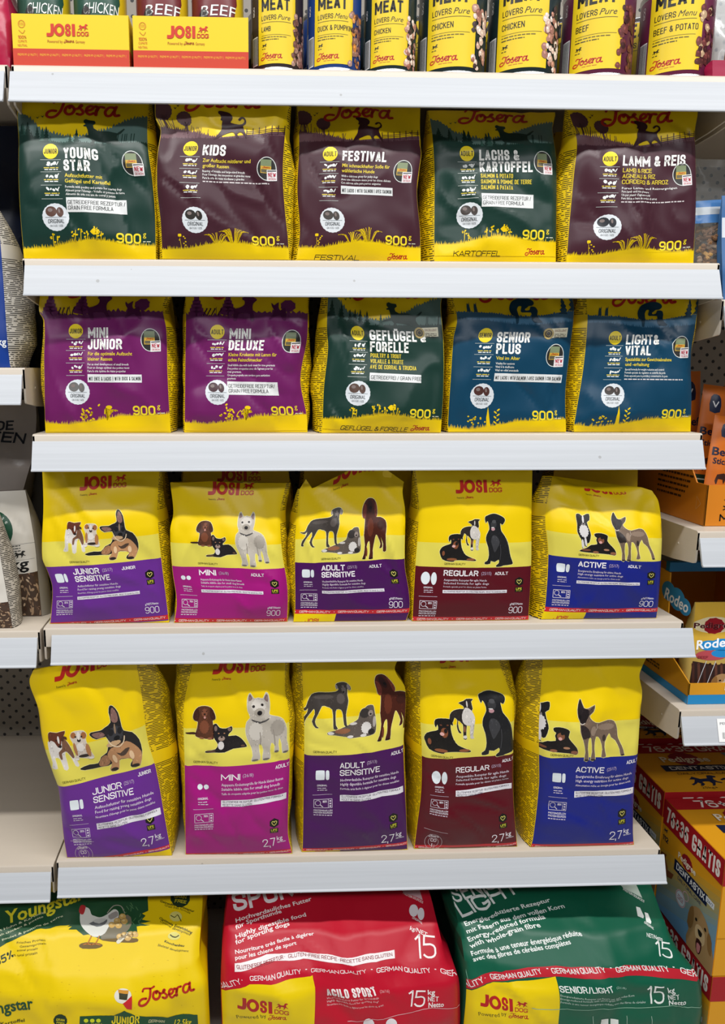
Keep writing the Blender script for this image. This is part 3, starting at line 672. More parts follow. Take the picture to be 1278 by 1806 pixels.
def josera_art(theme, age, title, subs, smalls, boxt, seed, kib='4a3a36', newd=True, excel=False, tsx=None, subcaps=False, boxw=.43, bottomtext=None, tw=None, hd=0., lg=0.):
    dark, midc = {'green': ('17352d', '56706a'), 'maroon': ('41202a', '66464c'), 'purple': ('6c1c5c', '642a5a'), 'blue': ('0c3d57', '3a6682')}[theme]
    YEL = 'e8c506'; INK = 'f0f0ea'
    def art(A):
        rnd = random.Random(seed); g = 'scenery_print'
        lo = .0
        # printed ground colour and skyline
        if theme == 'green':
            sky = [(-.02, 1.1), (.07, 1.066), (.185, .934), (.305, .9), (.45, .872), (.6, .915), (.70, .954), (.78, 1.0), (.9, 1.05), (1.02, 1.08)]
            drk = [(-.02, .94), (.1, .89), (.2, .86), (.33, .835), (.6, .84), (1.02, .86)]
            f1 = lambda x: pl(sky, x); f2 = lambda x: pl(drk, x)
            A.poly(g, [(-.02, .78)]+jag(-.02, 1.02, f1, 46, .035, rnd)+[(1.02, .78)], midc, 1)
            A.poly(g, [(-.02, lo)]+jag(-.02, 1.02, f2, 70, .02, rnd)+[(1.02, lo)], dark, 2)
            for k in range(15):
                x = rnd.choice([rnd.uniform(.0, .34), rnd.uniform(0, .25), rnd.uniform(.25, .5)]); firs(A, g, x, f2(x)-.01, rnd.uniform(.05, .14), dark if k % 3 else '2c4f45', 3+.1*k)
            for k in range(7): x = rnd.uniform(.62, 1); A.stroke(g, [(x, f2(x)), (x+.01, f2(x)+.07)], .006, dark, 3, 0)
            dog = [(500,165),(512,158),(530,165),(562,168),(568,182),(552,195),(556,212),(580,225),(640,225),(690,235),(730,207),(735,212),(710,238),(690,248),(688,265),(700,285),(725,305),(665,305),(655,292),(640,298),(620,290),(560,285),(550,312),(535,312),(545,285),(530,270),(470,280),(480,268),(525,255),(522,225),(515,205),(500,205),(498,198),(512,192),(500,180)]
            A.poly('dog_silhouette', [((p[0]-110)/755, (935-p[1])/755) for p in dog], '1e332c', 4)
            for x, y in ((.16, 1.045), (.2, 1.055)): A.poly(g, [(x-.015, y+.008), (x, y), (x+.012, y+.012), (x, y-.012)], dark, 3)
        elif theme == 'maroon':
            f1 = lambda x: pl([(-.02, 1.02), (.15, 1.0), (.3, .965), (.45, .935), (.6, .945), (.8, .985), (1.02, 1.02)], x)
            f2 = lambda x: pl([(-.02, .93), (.3, .925), (.5, .925), (.7, .935), (1.02, .965)], x)
            A.poly(g, [(-.02, .88)]+jag(-.02, .5, f1, 30, .03, rnd)+[(1.02, f1(1.02)-.02), (1.02, .88)], midc, 1)
            A.poly(g, [(-.02, lo)]+jag(-.02, 1.02, f2, 90, .022, rnd)+[(1.02, lo)], dark, 2)
            for x, y, rx, ry in ((.055, 1.15, .068, .07), (.215, 1.09, .055, .058)):
                A.ell(g, x, y, rx, ry, '5b3a40', 3, 30, 0, .07); A.stroke(g, [(x, y-.03), (x+.005, y-ry-.06)], .012, '5b3a40', 3, 0)
                for q in (-.02, .02): A.stroke(g, [(x+q*1.5, y-.03), (x, y-ry)], .006, '5b3a40', 3, 0)
            for k in range(8): x = .0+.016*k; A.stroke(g, [(x, 1.0), (x+rnd.uniform(-.02, .02), 1.09)], .005, '5b3a40', 3, 0)
            for k in range(12): x = rnd.uniform(.1, .38); A.stroke(g, [(x, f1(x)-.03), (x+rnd.uniform(-.03, .03), f1(x)+.05)], .0035, '5b3a40', 3, 0)
            for k in range(4): A.stroke(g, [(.69, .945+.014*k), (.84, .962+.014*k), (1.0, .985+.014*k)], .004, dark, 4, 2)
            for k in range(7): A.stroke(g, [(.69+.05*k, .93+.008*k), (.69+.05*k, 1.01+.006*k)], .006, dark, 4, 0)
            for x, y in ((.15, 1.18), (.17, 1.2), (.93, 1.02)): A.poly(g, [(x-.015, y+.008), (x, y), (x+.012, y+.012), (x, y-.012)], dark, 3)
            dog = [(410,125),(440,128),(475,138),(492,160),(488,180),(478,195),(530,205),(555,195),(562,178),(550,168),(535,182),(525,175),(540,160),(560,160),(572,180),(568,200),(550,215),(560,250),(578,285),(570,290),(545,260),(530,255),(515,270),(530,290),(510,290),(498,265),(480,255),(430,275),(390,300),(370,303),(385,290),(400,265),(415,240),(420,210),(430,185),(420,180),(425,165),(420,150),(408,140)]
            A.poly('dog_silhouette', [((p[0]-35)/780, (1020-p[1])/780) for p in dog], '35151e', 5, 2)
        elif theme == 'purple':
            f1 = lambda x: pl([(-.02, .92), (.1, .9), (.35, .9), (.5, .93), (.75, .925), (1.02, .925)], x)
            f2 = lambda x: .865+.012*sin(x*5)
            A.poly(g, [(-.02, .78)]+jag(-.02, 1.02, f1, 26, .035, rnd)+[(1.02, .78)], '6e3163', 1)
            A.poly(g, [(-.02, lo)]+jag(-.02, 1.02, f2, 90, .018, rnd)+[(1.02, lo)], dark, 2)
            for x, y, h in ((.09, .9, .16), (.345, .91, .15)):
                for k in range(5):
                    yy = y+.02+h*.19*k; ww = .066*(1-k*.17); A.ell(g, x, yy, ww, .022, '6a2a5e', 3, 12, 0, .15)
                A.stroke(g, [(x, y-.03), (x, y+.05)], .012, '6a2a5e', 3, 0)
            A.ell(g, .835, .985, .058, .045, '6a2a5e', 3, 16, 0, .12); A.stroke(g, [(.84, .9), (.838, .96)], .01, '6a2a5e', 3, 0)
            for x in (.16, .19, .225, .275): A.stroke(g, [(x-.012, .905), (x, .93), (x+.012, .95)], .009, '3f1538', 4, 0); A.ell(g, x+.014, .957, .007, None, '3f1538', 4, 8)
            A.stroke(g, [(.25, .9), (.25, .97)], .004, '3f1538', 4, 0)
            for dg, (pts) in enumerate(([(690,185),(715,180),(745,178),(780,190),(788,205),(765,225),(758,255),(765,300),(770,345),(745,348),(740,300),(700,295),(660,300),(650,345),(625,345),(630,290),(620,265),(590,250),(600,248),(640,262),(690,245),(705,225),(700,205),(688,200)],
                                    [(888,222),(905,238),(915,235),(940,218),(938,250),(950,275),(985,255),(990,340),(965,338),(950,310),(920,315),(880,338),(872,330),(900,300),(905,270),(893,250)])):
                A.poly('dog_silhouette', [((p[0]-295)/850, (1080-p[1])/850) for p in pts], '541a4a', 5, 2)
        else:
            f1 = lambda x: pl([(-.02, .96), (.3, .95), (.5, .925), (.7, .93), (.85, .955), (1.02, .98)], x)
            f2 = lambda x: .875+.02*sin(x*6+1)
            A.poly(g, [(-.02, .78)]+jag(-.02, 1.02, f1, 50, .018, rnd)+[(1.02, .78)], '3b6480', 1)
            A.poly(g, [(-.02, lo)]+jag(-.02, 1.02, f2, 90, .03, rnd)+[(1.02, lo)], dark, 2)
            firs(A, g, .9, .95, .16, '1f4256', 3); firs(A, g, 1.0, .98, .22, '1f4256', 3)
            for x in (.11, .17): A.poly(g, [(x-.015, .96), (x+.015, .96), (x+.012, 1.01), (x+.016, 1.04), (x+.006, 1.02), (x-.004, 1.03), (x-.012, 1.0)], '1f4256', 3)
            man = [(650,290),(680,255),(740,232),(760,228),(800,230),(840,250),(850,275),(830,295),(805,297),(790,310),(770,322),(775,335),(805,330),(815,305),(835,302),(858,310),(870,340),(865,370),(885,405),(910,430),(840,432),(820,390),(815,350),(745,350),(735,330),(745,300),(720,300),(705,330),(712,380),(705,440),(685,440),(680,380),(655,375),(640,330)]
            A.poly('dog_silhouette', [((p[0]-175)/1010, (1320-p[1])/1010) for p in man], '0d3347', 5, 2)
        # grass at the foot
        fg = lambda x: pl([(-.02, .065), (.2, .07), (.35, .1), (.5, .125), (.65, .115), (.8, .09), (1.02, .085)], x)
        if theme in ('purple', 'blue'): fg = lambda x: pl([(-.02, .045), (.2, .035), (.4, .06), (.6, .095), (.8, .1), (1.02, .11)], x)
        A.poly('grass_print', [(-.02, -.01)]+jag(-.02, 1.02, fg, 110, .035, rnd)+[(1.02, -.01)], YEL, 3.4)
        if theme == 'green':
            for x, h in ((.24, .17), (.27, .15), (.41, .19), (.45, .2), (.5, .18), (.57, .21), (.6, .18)):
                A.stroke('grass_print', [(x, fg(x)), (x+.005, h)], .005, YEL, 3.4, 0)
                for q in range(4): A.ell('grass_print', x+rnd.uniform(-.02, .02), h-rnd.uniform(0, .04), .009, .006, YEL, 3.5, 8, rnd.uniform(0, 3))
            A.ell('grass_print', .56, .18, .03, .02, YEL, 3.5, 10, 0, .2)
        elif theme == 'maroon':
            for cx, n, hh in ((.44, 16, .09), (.57, 26, .13)):
                for k in range(n):
                    a = rnd.uniform(-1, 1); A.stroke('grass_print', [(cx+a*.03, fg(cx)), (cx+a*.07, fg(cx)+hh*.6), (cx+a*.12, fg(cx)+hh*(.9-.3*abs(a)))], .0032, YEL, 3.5, 2, False)
            A.stroke('grass_print', [(.16, .07), (.15, .15)], .003, YEL, 3.5, 0); A.ell('grass_print', .15, .17, .014, .011, YEL, 3.5, 8, 0, .2)
            for q in range(6): A.ell('grass_print', .165+rnd.uniform(-.02, .03), .1+.012*q, .007, .005, YEL, 3.5, 6)
        elif theme == 'purple':
            for k in range(22): A.ell('grass_print', .36+rnd.gauss(0, .03), .11+rnd.gauss(0, .03), .012, .007, YEL, 3.5, 8, rnd.uniform(0, 3))
            for k in range(14): a = rnd.uniform(-1, 1); A.stroke('grass_print', [(.5, .07), (.5+a*.05, .16-.02*abs(a)), (.5+a*.09, .12+.02*a)], .007, YEL, 3.5, 2)
            A.ell('grass_print', .52, .165, .025, .015, YEL, 3.5, 10)
        else:
            A.poly('grass_print', [(.33, .05), (.365, .05), (.35, .12), (.335, .2), (.325, .12)], YEL, 3.5)
            for q in range(7): A.ell('grass_print', .41+.012*(-1)**q, .07+.018*q, .015, .006, YEL, 3.5, 8, .6*(-1)**q)
            for k in range(16): A.ell('grass_print', .22+rnd.gauss(0, .04), .07+rnd.random()*.06, .008, .006, YEL, 3.5, 6)
        # lettering
        script_logo(A, 'brand_logo', .23, 1.07+lg, .56, 'b3261f', 4)
        A.ell('age_badge', .262, .771+hd, .058, None, 'ecd21c', 4, 24, 0, .01)
        A.text('age_badge', age, .262, .752+hd, .038, '15150f', 5, w=.1, bold=.015, align='C')
        n = len(title)
        for k, (s_, w_) in enumerate(title):
            A.text('title_text', s_, .36, .716+hd-.092*k, .083, INK, 5, w=w_*1.03, bold=.034)
            rr = random.Random(k+seed)
            for q in range(int(w_*60)):      # worn stencil flecks in the letters
                A.ell('title_text', .36+rr.random()*w_, .725+hd-.087*k+rr.random()*.065, .002, .004, dark, 5.6, 5, .4)
        y = .72+hd-.087*(n-1)-.056
        for s_, w_ in subs:
            A.text('subtitle_text', s_, .365, y, .034 if subcaps else .027, 'e8cf3a', 5, w=w_, bold=.012); y -= .046 if subcaps else .042
        for s_, w_ in smalls:
            A.text('subtitle_text', s_, .365, y+.004, .017, 'e8e8e4', 5, w=w_, bold=.01, res=1); y -= .027
        if boxt:
            y -= .018; lines = len(boxt)
            A.rect('claim_box', .365, y-.043*lines+.012, .365+boxw, y+.033, 'dcdedd', 5, -.004)
            for s_, w_ in boxt: A.text('claim_box', s_, .375, y-.018, .03, '202321', 6, w=w_, bold=.008); y -= .04
        else: A.micro('claim_box', .365, y+.006, .52, .009, 'cfc8c8', 5, seed)
        # icons
        for k, yy in enumerate((.655+hd, .565+hd*.9, .465+hd*.7)):
            A.rect('feature_icons', .185, yy+.05, .34, yy+.053, 'b9c0bb', 4)
            r = random.Random(seed*5+k)
            for q in range(4): A.ell('feature_icons', .235+.02*q+r.uniform(-.008, .008), yy+.02+r.uniform(-.008, .008), r.uniform(.008, .017), r.uniform(.006, .014), 'e6e9e6', 4, 8, r.uniform(0, 3))
            A.stroke('feature_icons', [(.30, yy+.022), (.307, yy+.012), (.32, yy+.036)], .007, 'e6e9e6', 5, 0)
            A.micro('feature_icons', .21, yy-.012, .11, .007, 'd8c24a', 4, k); A.micro('feature_icons', .215, yy-.025, .10, .007, 'e6e9e6', 4, k+9)
        A.rect('feature_icons', .185, .415+hd*.5, .34, .418+hd*.5, 'b9c0bb', 4)
        A.ell('kibble_badge', .278, .285, .098, None, 'd5dade', 4, 44, 0, .025)
        A.ell('kibble_badge', .247, .325, .042, .038, kib, 5, 16); A.ell('kibble_badge', .312, .32, .026, .036, kib, 5.5, 16, .15)
        A.ell('kibble_badge', .24, .335, .018, .014, '7d706c', 6, 10); A.ell('kibble_badge', .307, .33, .008, .018, '7d706c', 6, 10, .15)
        A.rect('kibble_badge', .2, .281, .356, .284, '555d60', 5)
        A.text('kibble_badge', 'ORIGINAL', .278, .24, .03, '1c2225', 5, w=.122, bold=.008, align='C', shear=.1)
        A.text('kibble_badge', 'GRÖSSE / SIZE', .278, .215, .014, '1c2225', 5, w=.1, align='C', res=1)
        A.text('weight_text', '900', .71, .105, .072, 'eed62a', 5, w=.18, bold=.03); A.text('weight_text', 'g', .905, .155, .038, 'eed62a', 5, w=.024)
        A.micro('weight_text', .905, .118, .06, .006, 'cfd0b8', 5, 3)
        if newd:
            x, yy = .868, .70 if not excel else .62
            A.ell('design_sticker', x, yy, .078, .092, 'd8dcd8', 4, 30); A.ell('design_sticker', x, yy, .072, .086, '2b2a28', 5, 30)
            A.rect('design_sticker', x-.05, yy-.035, x+.035, yy+.05, 'c9a43e', 6); A.rect('design_sticker', x-.05, yy+.02, x+.035, yy+.07, '7d8a68', 6.2)
            A.rect('design_sticker', x-.045, yy-.03, x+.03, yy-.005, '5f5a45', 6.4); script_logo(A, 'design_sticker', x-.035, yy+.004, .06, 'b3261f', 6.7)
            A.rect('design_sticker', x+.0, yy-.095, x+.08, yy-.008, 'e4e2e2', 7, .004)
            A.rect('design_sticker', x+.005, yy-.022, x+.075, yy-.014, '2c2c2c', 7.5, .004)
            A.text('design_sticker', 'NEW', x+.01, yy-.062, .034, 'b01f38', 8, w=.062, bold=.02); A.text('design_sticker', 'DESIGN', x+.01, yy-.085, .016, 'b01f38', 8, w=.062, bold=.01)
        if excel:
            yy = .79; A.rect('award_sticker', .79, yy-.035, .955, yy+.04, 'e2dcc0', 5, .012); A.ell('award_sticker', .79, yy, .044, None, 'b09a5e', 6, 24, 0, .03)
            A.ell('award_sticker', .79, yy, .03, None, '2e2a22', 7, 20); A.ring('award_sticker', .79, yy, .02, .02, .004, 'b09a5e', 8, 16)
            A.text('award_sticker', 'EXCELLENT', .84, yy+.015, .017, '7c3a34', 7, w=.105, rot=.05)
            for q in range(3): A.micro('award_sticker', .84, yy-.005-.012*q, .1, .005, '4a4438', 7, q)
        if bottomtext:
            A.text('foot_text', bottomtext, .15, -.012, .036, '1d1c10', 5, w=.2+.02*len(bottomtext), bold=.01, shear=.2); script_logo(A, 'foot_text', .74, .005, .16, 'b3261f', 5)
    return art

JCOL = {'junior': '642a88', 'mini': '9c1474', 'adult': '450f54', 'regular': '560a18', 'active': '18227c'}
def dog_art(key, title, code, lines, big=False, panel=None, age='ADULT', kib='sq', dshift=(0, 0), pct='80%', w25='2,7', tilt=0., sc=None, agex=None, co=False, band_h=None, lg=0.):
    col = JCOL[key]
    def art(A):
        HB = A.S.HB
        if not big:
            p = panel or .46
            A.rect('colour_panel', -.02, -.01, 1.02, p, col, 1, 0); A.rect('colour_panel', -.02, p, 1.02, p+.21, 'dccf54', 1)
            josi_logo(A, .33, p+.635, .27)
            dog_scene(A, key, lambda a, b: (a+dshift[0], p+b+dshift[1]))
            A.text('quality_text', 'GERMAN QUALITY', .235, p+.022, .017, '3c3a10', 3, w=.175, bold=.01)
            y = p-.075
            for k, (s_, w_) in enumerate(title): A.text('title_text', s_, .235, y-.062*k, .05, 'f2eef0', 4, w=w_, bold=.03)
            A.text('title_text', code, .26+title[0][1], y+.012, .026, 'b8a4bc', 4, w=.085)
            A.text('title_text', age, agex or .665, y+.01, .027, 'f2eef0', 4, w=.115, bold=.025)
            y -= .062*(len(title)-1)+.045
            for k, s_ in enumerate(lines): A.text('body_text', s_, .24, y-.028*k, .018 if k < 2 else .014, 'd8ccd8', 4, w=.36+.02*(k % 2), bold=.008 if k < 2 else 0, res=1)
            y -= .1
            A.rect('claim_bar', .235, y-.004, .78, y+.022, 'e0dce2', 4, .004); A.text('claim_bar', 'GLUTENFREIE REZEPTUR · GLUTEN-FREE RECIPE · RECETTE SANS GLUTEN', .245, y+.004, .012, '3a2440', 5, w=.525, bold=.01, res=1)
            heart_badge(A, .885, p-.13, .037)
            wo = (band_h or 0)*.75
            A.text('weight_text', '900', .81, .065+wo, .055, 'efeaf0', 4, w=.12, bold=-.006); A.text('weight_text', 'g/NET/Netto', .815, .135+wo, .018, 'efeaf0', 4, w=.115, bold=.005)
            kx, ky, s = .115, p-.1, .92
        else:
            p = panel or .85
            A.rect('colour_panel', -.02, -.01, 1.02, p, col, 1); A.rect('colour_panel', -.02, p, 1.02, p+.36, 'dccf54', 1)
            josi_logo(A, .24, p+.87+lg, .37)
            s5 = sc or 1.5
            dog_scene(A, key, lambda a, b: ((a-.19)*s5+.03+dshift[0], p+(b-.0)*s5+dshift[1]))
            A.text('quality_text', 'GERMAN QUALITY', .09, p+.03, .022, '3c3a10', 3, w=.23, bold=.01)
            y = p-.125
            for k, (s_, w_) in enumerate(title): A.text('title_text', s_, .35, y-.075*k, .058, 'f2eef0', 4, w=w_, bold=.018)
            A.text('title_text', code, .375+title[0][1], y+.022, .03, 'c4b0c8', 4, w=.1)
            A.text('title_text', age, agex or .86, y+.06, .034, 'f2eef0', 4, w=.13, bold=.02)
            y -= .075*(len(title)-1)+.055
            for k, s_ in enumerate(lines): A.text('body_text', s_, .355, y-.042*k, .026 if k < 2 else .02, 'e4d8e4', 4, w=.58-.03*(k % 2), bold=.006, res=1)
            y -= .19
            A.rect('claim_bar', .352, y-.008, .972, y+.052, 'e2dfe4', 4, .0); A.text('claim_bar', 'GLUTENFREIE REZEPTUR · GLUTEN FREE FORMULA ·', .365, y+.027, .02, '3a2440', 5, w=.585, bold=.012, res=1); A.text('claim_bar', 'RECETTE SANS GLUTEN', .365, y-.002, .02, '3a2440', 5, w=.28, bold=.012, res=1)
            heart_badge(A, .862, .32, .043)
            A.text('weight_text', w25, .745, .085, .082, 'f2eef2', 4, w=.125, bold=-.004); A.text('weight_text', 'kg', .885, .135, .042, 'f2eef2', 4, w=.055); A.text('weight_text', 'NET/Netto', .885, .108, .014, 'f2eef2', 4, w=.08, res=1)
            kx, ky, s = .18, p-.19, 1.15
            if co:
                A.ring('emission_seal', .175, .1, .085, .085, .003, 'c9b8bc', 4); A.ring('emission_seal', .175, .1, .05, .05, .003, 'c9b8bc', 4)
                A.text('emission_seal', 'CO', .175, .1, .035, 'd9ccd0', 4, w=.055, bold=.02, align='C'); A.text('emission_seal', '1:', .175, .045, .035, 'd9ccd0', 4, w=.03, bold=.02, align='C'); script_logo(A, 'emission_seal', .125, .155, .1, 'd9ccd0', 4)
                A.rect('emission_seal', .07, .235, .3, .238, 'c9b8bc', 4, -.02)
        # kibble shapes and protein box
        ck = 'dfe6ea'; g = 'kibble_shapes'
        if kib == 'sq':
            for x0, x1 in ((kx-.055, kx+.02), (kx+.03, kx+.058)):
                r = .012; X0, X1, Y0, Y1 = kx+(x0-kx)*s, kx+(x1-kx)*s, ky-.038*s, ky+.042*s
                A.poly(g, cspline([(X0+r, Y0), (X1-r, Y0), (X1, Y0+r), (X1, Y1-r), (X1-r, Y1), (X0+r, Y1), (X0, Y1-r), (X0, Y0+r)], 3), ck, 4)
        elif kib == 'rd': A.ell(g, kx-.025*s, ky, .022*s, None, ck, 4); A.ell(g, kx+.026*s, ky, .021*s, None, ck, 4)
        else: A.ell(g, kx-.03*s, ky, .041*s, .06*s, ck, 4); A.ell(g, kx+.045*s, ky-.002, .026*s, .06*s, ck, 4)
        A.text(g, 'ORIGINAL', kx, ky-.095*s, .016*s, 'e6dfe8', 4, w=.085*s, bold=.02, align='C')
        for q in range(2): A.micro(g, kx-.04*s, ky-(.115+.018*q)*s, .082*s, .006*s, 'd0c4d2', 4, q)
        y0 = ky-.17*s; A.rect(g, kx-.08*s, y0, kx+.085*s, y0+.003, 'cdbfd0', 4)
        g = 'protein_box'; bx0, bx1, by0, by1 = kx-.07*s, kx+.085*s, y0-.11*s, y0-.035*s; lw = .004
        for r in ((bx0, by0, bx1, by0+lw), (bx0, by1-lw, bx1, by1), (bx0, by0, bx0+lw, by1), (bx1-lw, by0, bx1, by1), (bx1-.035*s, by0, bx1-.035*s+lw, by1)): A.rect(g, *r, 'dcd2de', 4)
        A.ring(g, bx0+.035*s, (by0+by1)/2+.006, .024*s, .024*s, .004, 'dcd2de', 4, 16); A.stroke(g, [(bx0+.052*s, (by0+by1)/2-.01), (bx0+.075*s, by0+.012)], .007, 'dcd2de', 4, 0)
        A.text(g, pct, bx0+.075*s, by1-.03*s, .018*s, 'f0e8f0', 4, w=.035*s, bold=.02)
        for q in range(3): A.ell(g, bx1-.017*s, by0+(.015+.021*q)*s, .008*s, .007*s, 'dcd2de', 4, 8)
        A.text(g, 'PROTEINQUELLEN', bx0, by0-.028*s, .014*s, 'e6dfe8', 4, w=.155*s, bold=.015, res=1); A.text(g, 'PROTEIN SOURCES', bx0, by0-.048*s, .014*s, 'e6dfe8', 4, w=.155*s, bold=.015, res=1); A.micro(g, bx0, by0-.065*s, .15*s, .007*s, 'd0c4d2', 4, 4)
        bh = band_h if band_h is not None else (.0 if not big else .0)
        quality_band(A, bh, .036 if not big else .03, 3 if not big else 4, x0=.04)
        if bh > .01:
            A.rect('foot_label', -.02, -.01, .36, bh, 'e3c800', 2.2); A.text('foot_label', 'JOSI', .1, -.005, .035, 'c2261c', 3, w=.12, bold=.04)
    return art
def W(k=0., bend=0., foldx=None, sc=1., dx=0., dy=0., s=1.):
    """how the print sits on the bag: tilt k, sag, fold"""
    def f(V):
        a = V[:, 0].copy(); V[:, 0] = (a-.5)*sc+.5+dx
        V[:, 1] = V[:, 1]*s+k*(a-.5)+bend*np.sin(np.pi*np.clip(a, 0, 1))+dy
        return V
    return f
# ================================================================== SHELVING
DEEP = .455
def rail_mesh(x0, x1, yo=0.):
    # angled ticket rail: section in (y, z), bottom edge further out
    sec = [(-.0012, -.0105), (-.0030, -.0100), (-.0042, -.0120), (-.0175, -.0490), (-.0200, -.0508), (-.0200, -.0525), (-.0170, -.0530), (-.0140, -.0500), (-.0015, -.0160)]
    V = []; n = len(sec)
    for x in (x0, x1): V += [(x, y+yo, z) for y, z in sec]
    F = [(i, (i+1) % n, n+(i+1) % n, n+i) for i in range(n)]+[tuple(range(n))[::-1], tuple(range(n, 2*n))]
    return V, F
def shelf(x0, x1, z, label, rx0=None, rx1=None, group=None, labels=None):
    root = empty('shelf', (x0, 0, z), label, 'shelf', group)
    t = .0015
    bm = bmesh.new()
    # folded sheet: top, front lip with rounded nose
    sec = [(DEEP, 0), (.004, 0), (.0015, -.0008), (0, -.003), (0, -.030), (.003, -.030), (.003, -.004), (DEEP, -.003)]
    a = [bm.verts.new((x0, y, z+zz)) for y, zz in sec]; b = [bm.verts.new((x1, y, z+zz)) for y, zz in sec]
    n = len(sec)
    for i in range(n): bm.faces.new((a[i], a[(i+1) % n], b[(i+1) % n], b[i]))
    bm.faces.new(a[::-1]); bm.faces.new(b)
    bmobj('shelf_board', bm, [M_BOARD], root)
    for xa, xb in ((x0-.0002, x0+.0028), (x1-.0028, x1+.0002)):
        bm = bmesh.new(); pr = [(.0, -.002), (.0, -.047), (.002, -.051), (.006, -.052), (.06, -.058), (DEEP, -.075), (DEEP, -.0005), (.003, -.0005)]
        a = [bm.verts.new((xa, y, z+zz)) for y, zz in pr]; b = [bm.verts.new((xb, y, z+zz)) for y, zz in pr]; n = len(pr)
        for i in range(n): bm.faces.new((a[i], a[(i+1) % n], b[(i+1) % n], b[i]))
        bm.faces.new(a[::-1]); bm.faces.new(b); bmesh.ops.recalc_face_normals(bm, faces=bm.faces[:])
        bmobj('side_bracket', bm, [M_BOARD], root)
        for yy in (.05, ):   # rivet
            bm = bmesh.new(); bmesh.ops.create_uvsphere(bm, u_segments=10, v_segments=6, radius=.0022)
            for v in bm.verts: v.co = Vector((v.co.x*.4+(xa if xa < (x0+x1)/2 else xb), v.co.y+yy, v.co.z+z-.03))
            bmobj('rivet', bm, [M_BOARD], root)
    V, F = rail_mesh(rx0 if rx0 is not None else x0+.002, rx1 if rx1 is not None else x1-.002)
    V = [(x, y, zz+z) for x, y, zz in V]
    mobj('ticket_rail', V, F, [M_RAIL], root, True, sharp=30)
    return root
main = [shelf(0, 1, z, lab, a, b, 'shelves of the middle bay') for z, lab, a, b in (
    (Z0, 'top shelf of the middle bay carrying the tins and yellow trays', -.0015, .9985),
    (Z1, 'second shelf down in the middle bay under green and maroon bags', .0035, .998),
    (Z2, 'middle shelf of the middle bay under purple, green and blue bags', .0005, .999),
    (Z3, 'fourth shelf down in the middle bay under small yellow bags', .013, 1.014),
    (Z4, 'lowest open shelf of the middle bay under tall yellow bags', .003, 1.006))]
for z, lab in ((1.796, 'left bay shelf level with the tins'), (1.395, 'left bay shelf under the blue and white bag'), (.999, 'left bay shelf holding clear seed bags'), (.599, 'empty left bay shelf at lower left')):
    shelf(-1.006, -.006, z, lab, None, -.009, 'shelves of the left bay')
RZ = (1.7955, 1.495, 1.148, .853)
for z, lab in zip(RZ, ('right bay shelf highest up at the right edge', 'right bay shelf under the biscuit bag', 'right bay shelf under the orange stick display', 'right bay shelf under the orange and blue pouch display')):
    shelf(1.009, 2.009, z, lab, 1.0105, None, 'shelves of the right bay')
# price tickets on the right bay
def rail_ticket(z, x0, x1, lines, label):
    def sec(b): return np.array((0, -.0052-.0125*(1-b)-.0006, z-.0135-.034*(1-b)))
    na, nb = 8, 4; P = np.zeros((nb+1, na+1, 3))
    for j in range(nb+1):
        for i in range(na+1): p = sec(j/nb); P[j, i] = (x0+(x1-x0)*i/na, p[1], p[2])
    root = empty('price_ticket', P[0, 0], label, 'price ticket', 'price tickets on the right bay')
    V = [P[0, 0], P[0, -1], P[-1, -1], P[-1, 0]]; V += [v+np.array((0, .0004, 0)) for v in V]
    mobj('paper', V, [(0, 1, 2, 3), (7, 6, 5, 4), (0, 4, 5, 1), (1, 5, 6, 2), (2, 6, 7, 3), (3, 7, 4, 0)], [mat('f1f1ef', .5)], root, False)
    A = Art(GridSurf(P, x1-x0, .034/(x1-x0)), root, None, .6); lines(A); A.finish()
def bars(A, g, x, y, w, h, seed, col='2b2b2b', layer=1):
    r = random.Random(seed); c = x
    while c < x+w: b = r.uniform(.004, .012)*w/.3; A.rect(g, c, y, c+b, y+h, col, layer); c += b+r.uniform(.004, .012)*w/.3
rail_ticket(1.148, 1.062, 1.13, lambda A: (A.text('ticket_text', 'BEEF STICK', .08, .38, .05, '77777a', 1, w=.5), A.text('ticket_text', 'VITA', .08, .3, .05, '77777a', 1, w=.2), bars(A, 'barcode', .1, .07, .6, .13, 2, '6d6d6d')), 'white price ticket under the orange stick display')
rail_ticket(.853, 1.068, 1.135, lambda A: (A.text('ticket_text', 'PEDIGREE', .06, .38, .05, '77777a', 1, w=.5), bars(A, 'barcode', .1, .07, .6, .14, 3, '6d6d6d')), 'white price ticket under the orange and blue pouch display')

# back of the gondola, floor, aisle
for i, (xa, xb) in enumerate(((-1.006, -.0035), (-.0025, 1.0035), (1.0045, 2.009))):
    o = bmobj('wall_back', box_geo((xa, .457, .0), (xb, .47, 2.3), 0), [M_PEG], None, False); o['kind'] = 'structure'
fl, nt, b = nodemat('floor_tiles')
tc = N(nt, 'ShaderNodeTexCoord'); br = N(nt, 'ShaderNodeTexBrick'); br.offset = 0; br.inputs['Scale'].default_value = 1.65; br.inputs['Brick Width'].default_value = 1; br.inputs['Row Height'].default_value = 1; br.inputs['Mortar Size'].default_value = .006
br.inputs['Color1'].default_value = lin('b5b2aa'); br.inputs['Color2'].default_value = lin('aeaba3'); br.inputs['Mortar'].default_value = lin('77756f')
nt.links.new(tc.outputs['Object'], br.inputs['Vector']); nt.links.new(br.outputs[0], b.inputs['Base Color']); b.inputs['Roughness'].default_value = .25
o = bmobj('floor', box_geo((-3, -4, -.05), (4, .9, 0), 0), [fl], None, False); o['kind'] = 'structure'
